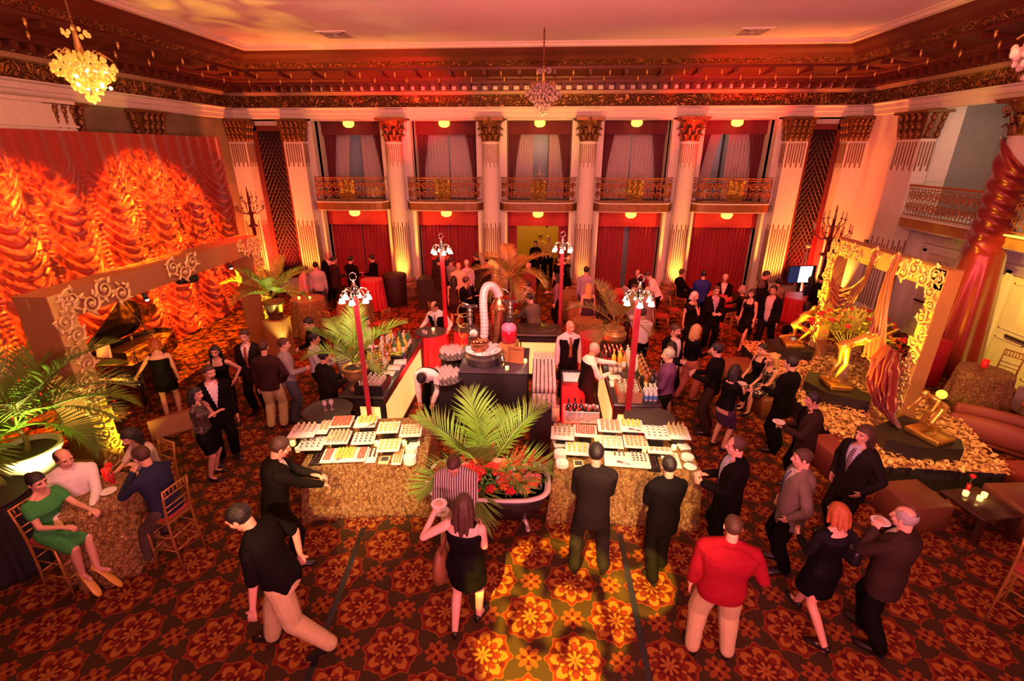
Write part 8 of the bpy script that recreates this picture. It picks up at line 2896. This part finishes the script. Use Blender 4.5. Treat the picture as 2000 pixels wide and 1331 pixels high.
chandelier((-5.9, 6.7, 5.66), 'lit crystal chandelier blazing at the upper left', True, .66, 2.0)
lamp('chandelier_light', 'POINT', (-5.9, 6.7, 5.35), (1.0, .55, .14), 90, size=.3)
chandelier((-.05, 14.0, 5.98), 'unlit mauve crystal chandelier before the middle balcony', False, .86, 1.1)
chandelier((5.95, 6.7, 5.60), 'unlit crystal chandelier half out of view at the upper right edge', False, 1.02, 1.0)
for x, lab in ((-.12, 'small crystal candelabra on the middle balcony'), (6.45, 'small crystal candelabra on the fifth balcony')):
    r = thing('crystal_candelabra', lab, 'candelabra', (x, YW + .15, 3.302)); mb = MB(); mb.lathe([(.10, 0), (.10, .02), (.02, .05), (.02, .75), (.05, .8), (.01, 1.2)], 10)
    for k in range(6): a = k * PI / 3; mb.tube([(0, 0, .75), (.12 * math.cos(a), .12 * math.sin(a), .72), (.18 * math.cos(a), .18 * math.sin(a), .85)], .008, 5); mb.ball((.18 * math.cos(a), .18 * math.sin(a), .9), .03, 8, 6)
    mb.build('branches', CRYU, r)
# draped black and gold swag in the foyer
swag('foyer_swag', [(-.5, 20.2, 2.95), (.2, 20.2, 2.35), (.9, 20.2, 2.95)], [.06, .35, .06], BLACK, 'black swag hanging across the ochre foyer beyond the doorway', (0, .2, 1), 4, .04)

# ---- things held in hands
def held(proto, key, hand, label, dz=0.0, group=None):
    p = HANDS_AT[key][0][hand]
    return place(proto, USED, (p[0], p[1], p[2] + dz), 0, label, group)


held(PLATE, 'longhair', -1, 'white plate held up by the woman with long auburn hair', .01)
held(PLATE, 'plateman', -1, 'white plate held by the man in the grey-brown blazer', .01)
held(PLATE, 'striped', 1, 'white saucer held by the man in the striped shirt', .01)
held(PLATE, 'sequinskirt', -1, 'white plate held by the woman in the sequinned skirt', .01)
held(PLATE, 'f41', -1, 'small plate held by the man in the dark suit and pale tie', .01)
held(PLATE, 'balding', -1, 'small dish held by the balding grey haired man', .0)
for key, hand, lab in (('blazer', 1, 'tumbler held by the man in the dark blazer'), ('purple', -1, 'tumbler held by the man in the purple shirt'), ('navy', -1, 'tumbler raised by the seated man in navy'), ('blacksweater', -1, 'tumbler held by the man in the black sweater'), ('goatee', 1, 'tumbler held by the man with the goatee'), ('pour', -1, 'tumbler the bartender is pouring into')):
    held(TUMB, key, hand, lab, -.05)
# the handbags
pal, info = HANDS_AT['longhair']
wd, N = info['world'], info['N']
r = thing('shoulder_bag', 'large brown leather bag on the shoulder of the woman with long auburn hair', 'bag', tuple(wd(N + info['rt'] * -.27 + np.array([0, 0, -.62]))), -R(8))
BAGM = mat('bag_brown', (.20, .075, .028), .55, bump=.1)
mb = MB(); mb.loft([[(math.cos(a) * w_ * .5, math.sin(a) * w_ * 1.0, z) for a in np.arange(16) * 2 * PI / 16] for z, w_ in ((-.16, .10), (-.14, .16), (0, .17), (.14, .12), (.20, .06))]); mb.build('bag_body', BAGM, r)
mb = MB(); mb.tube([(.02, .05, .16), (.06, .04, .40), (.13, .0, .60), (.06, -.05, .40), (.02, -.05, .16)], .014, 6); mb.build('strap', BAGM, r)
pal, info = HANDS_AT['redhair']
r = thing('handbag', 'black handbag with a bright silver chain under the arm of the red haired woman', 'bag', tuple(info['world'](info['N'] + info['rt'] * .27 + np.array([0, .02, -.36]))), -R(345))
mb = MB(); mb.rbox((0, 0, 0), (.10, .28, .20), .04); mb.build('bag_body', SHOE, r); mb = MB(); mb.tube([(0, .10, .09), (-.03, .06, .22), (-.06, 0, .30), (-.03, -.06, .22), (0, -.10, .09)], .010, 6); mb.build('chain_strap', CHROME, r)
# pearl necklace
pal, info = HANDS_AT['pearl']
t = np.linspace(-2.4, 2.4, 25)
r = thing('pearl_necklace', 'pearl necklace on the woman in black among the left group', 'necklace', (0, 0, 0)); mb = MB()
for a in t: mb.ball(info['world'](info['N'] + info['u'] * (.015 - .045 * math.cos(a)) + info['rt'] * .075 * math.sin(a) + info['fw'] * (.075 * math.cos(a) + .01)), .008, 6, 5)
mb.build('pearls', WHITE, r)

bpy.data.scenes.remove(TMP)
bpy.data.objects.remove(_to)
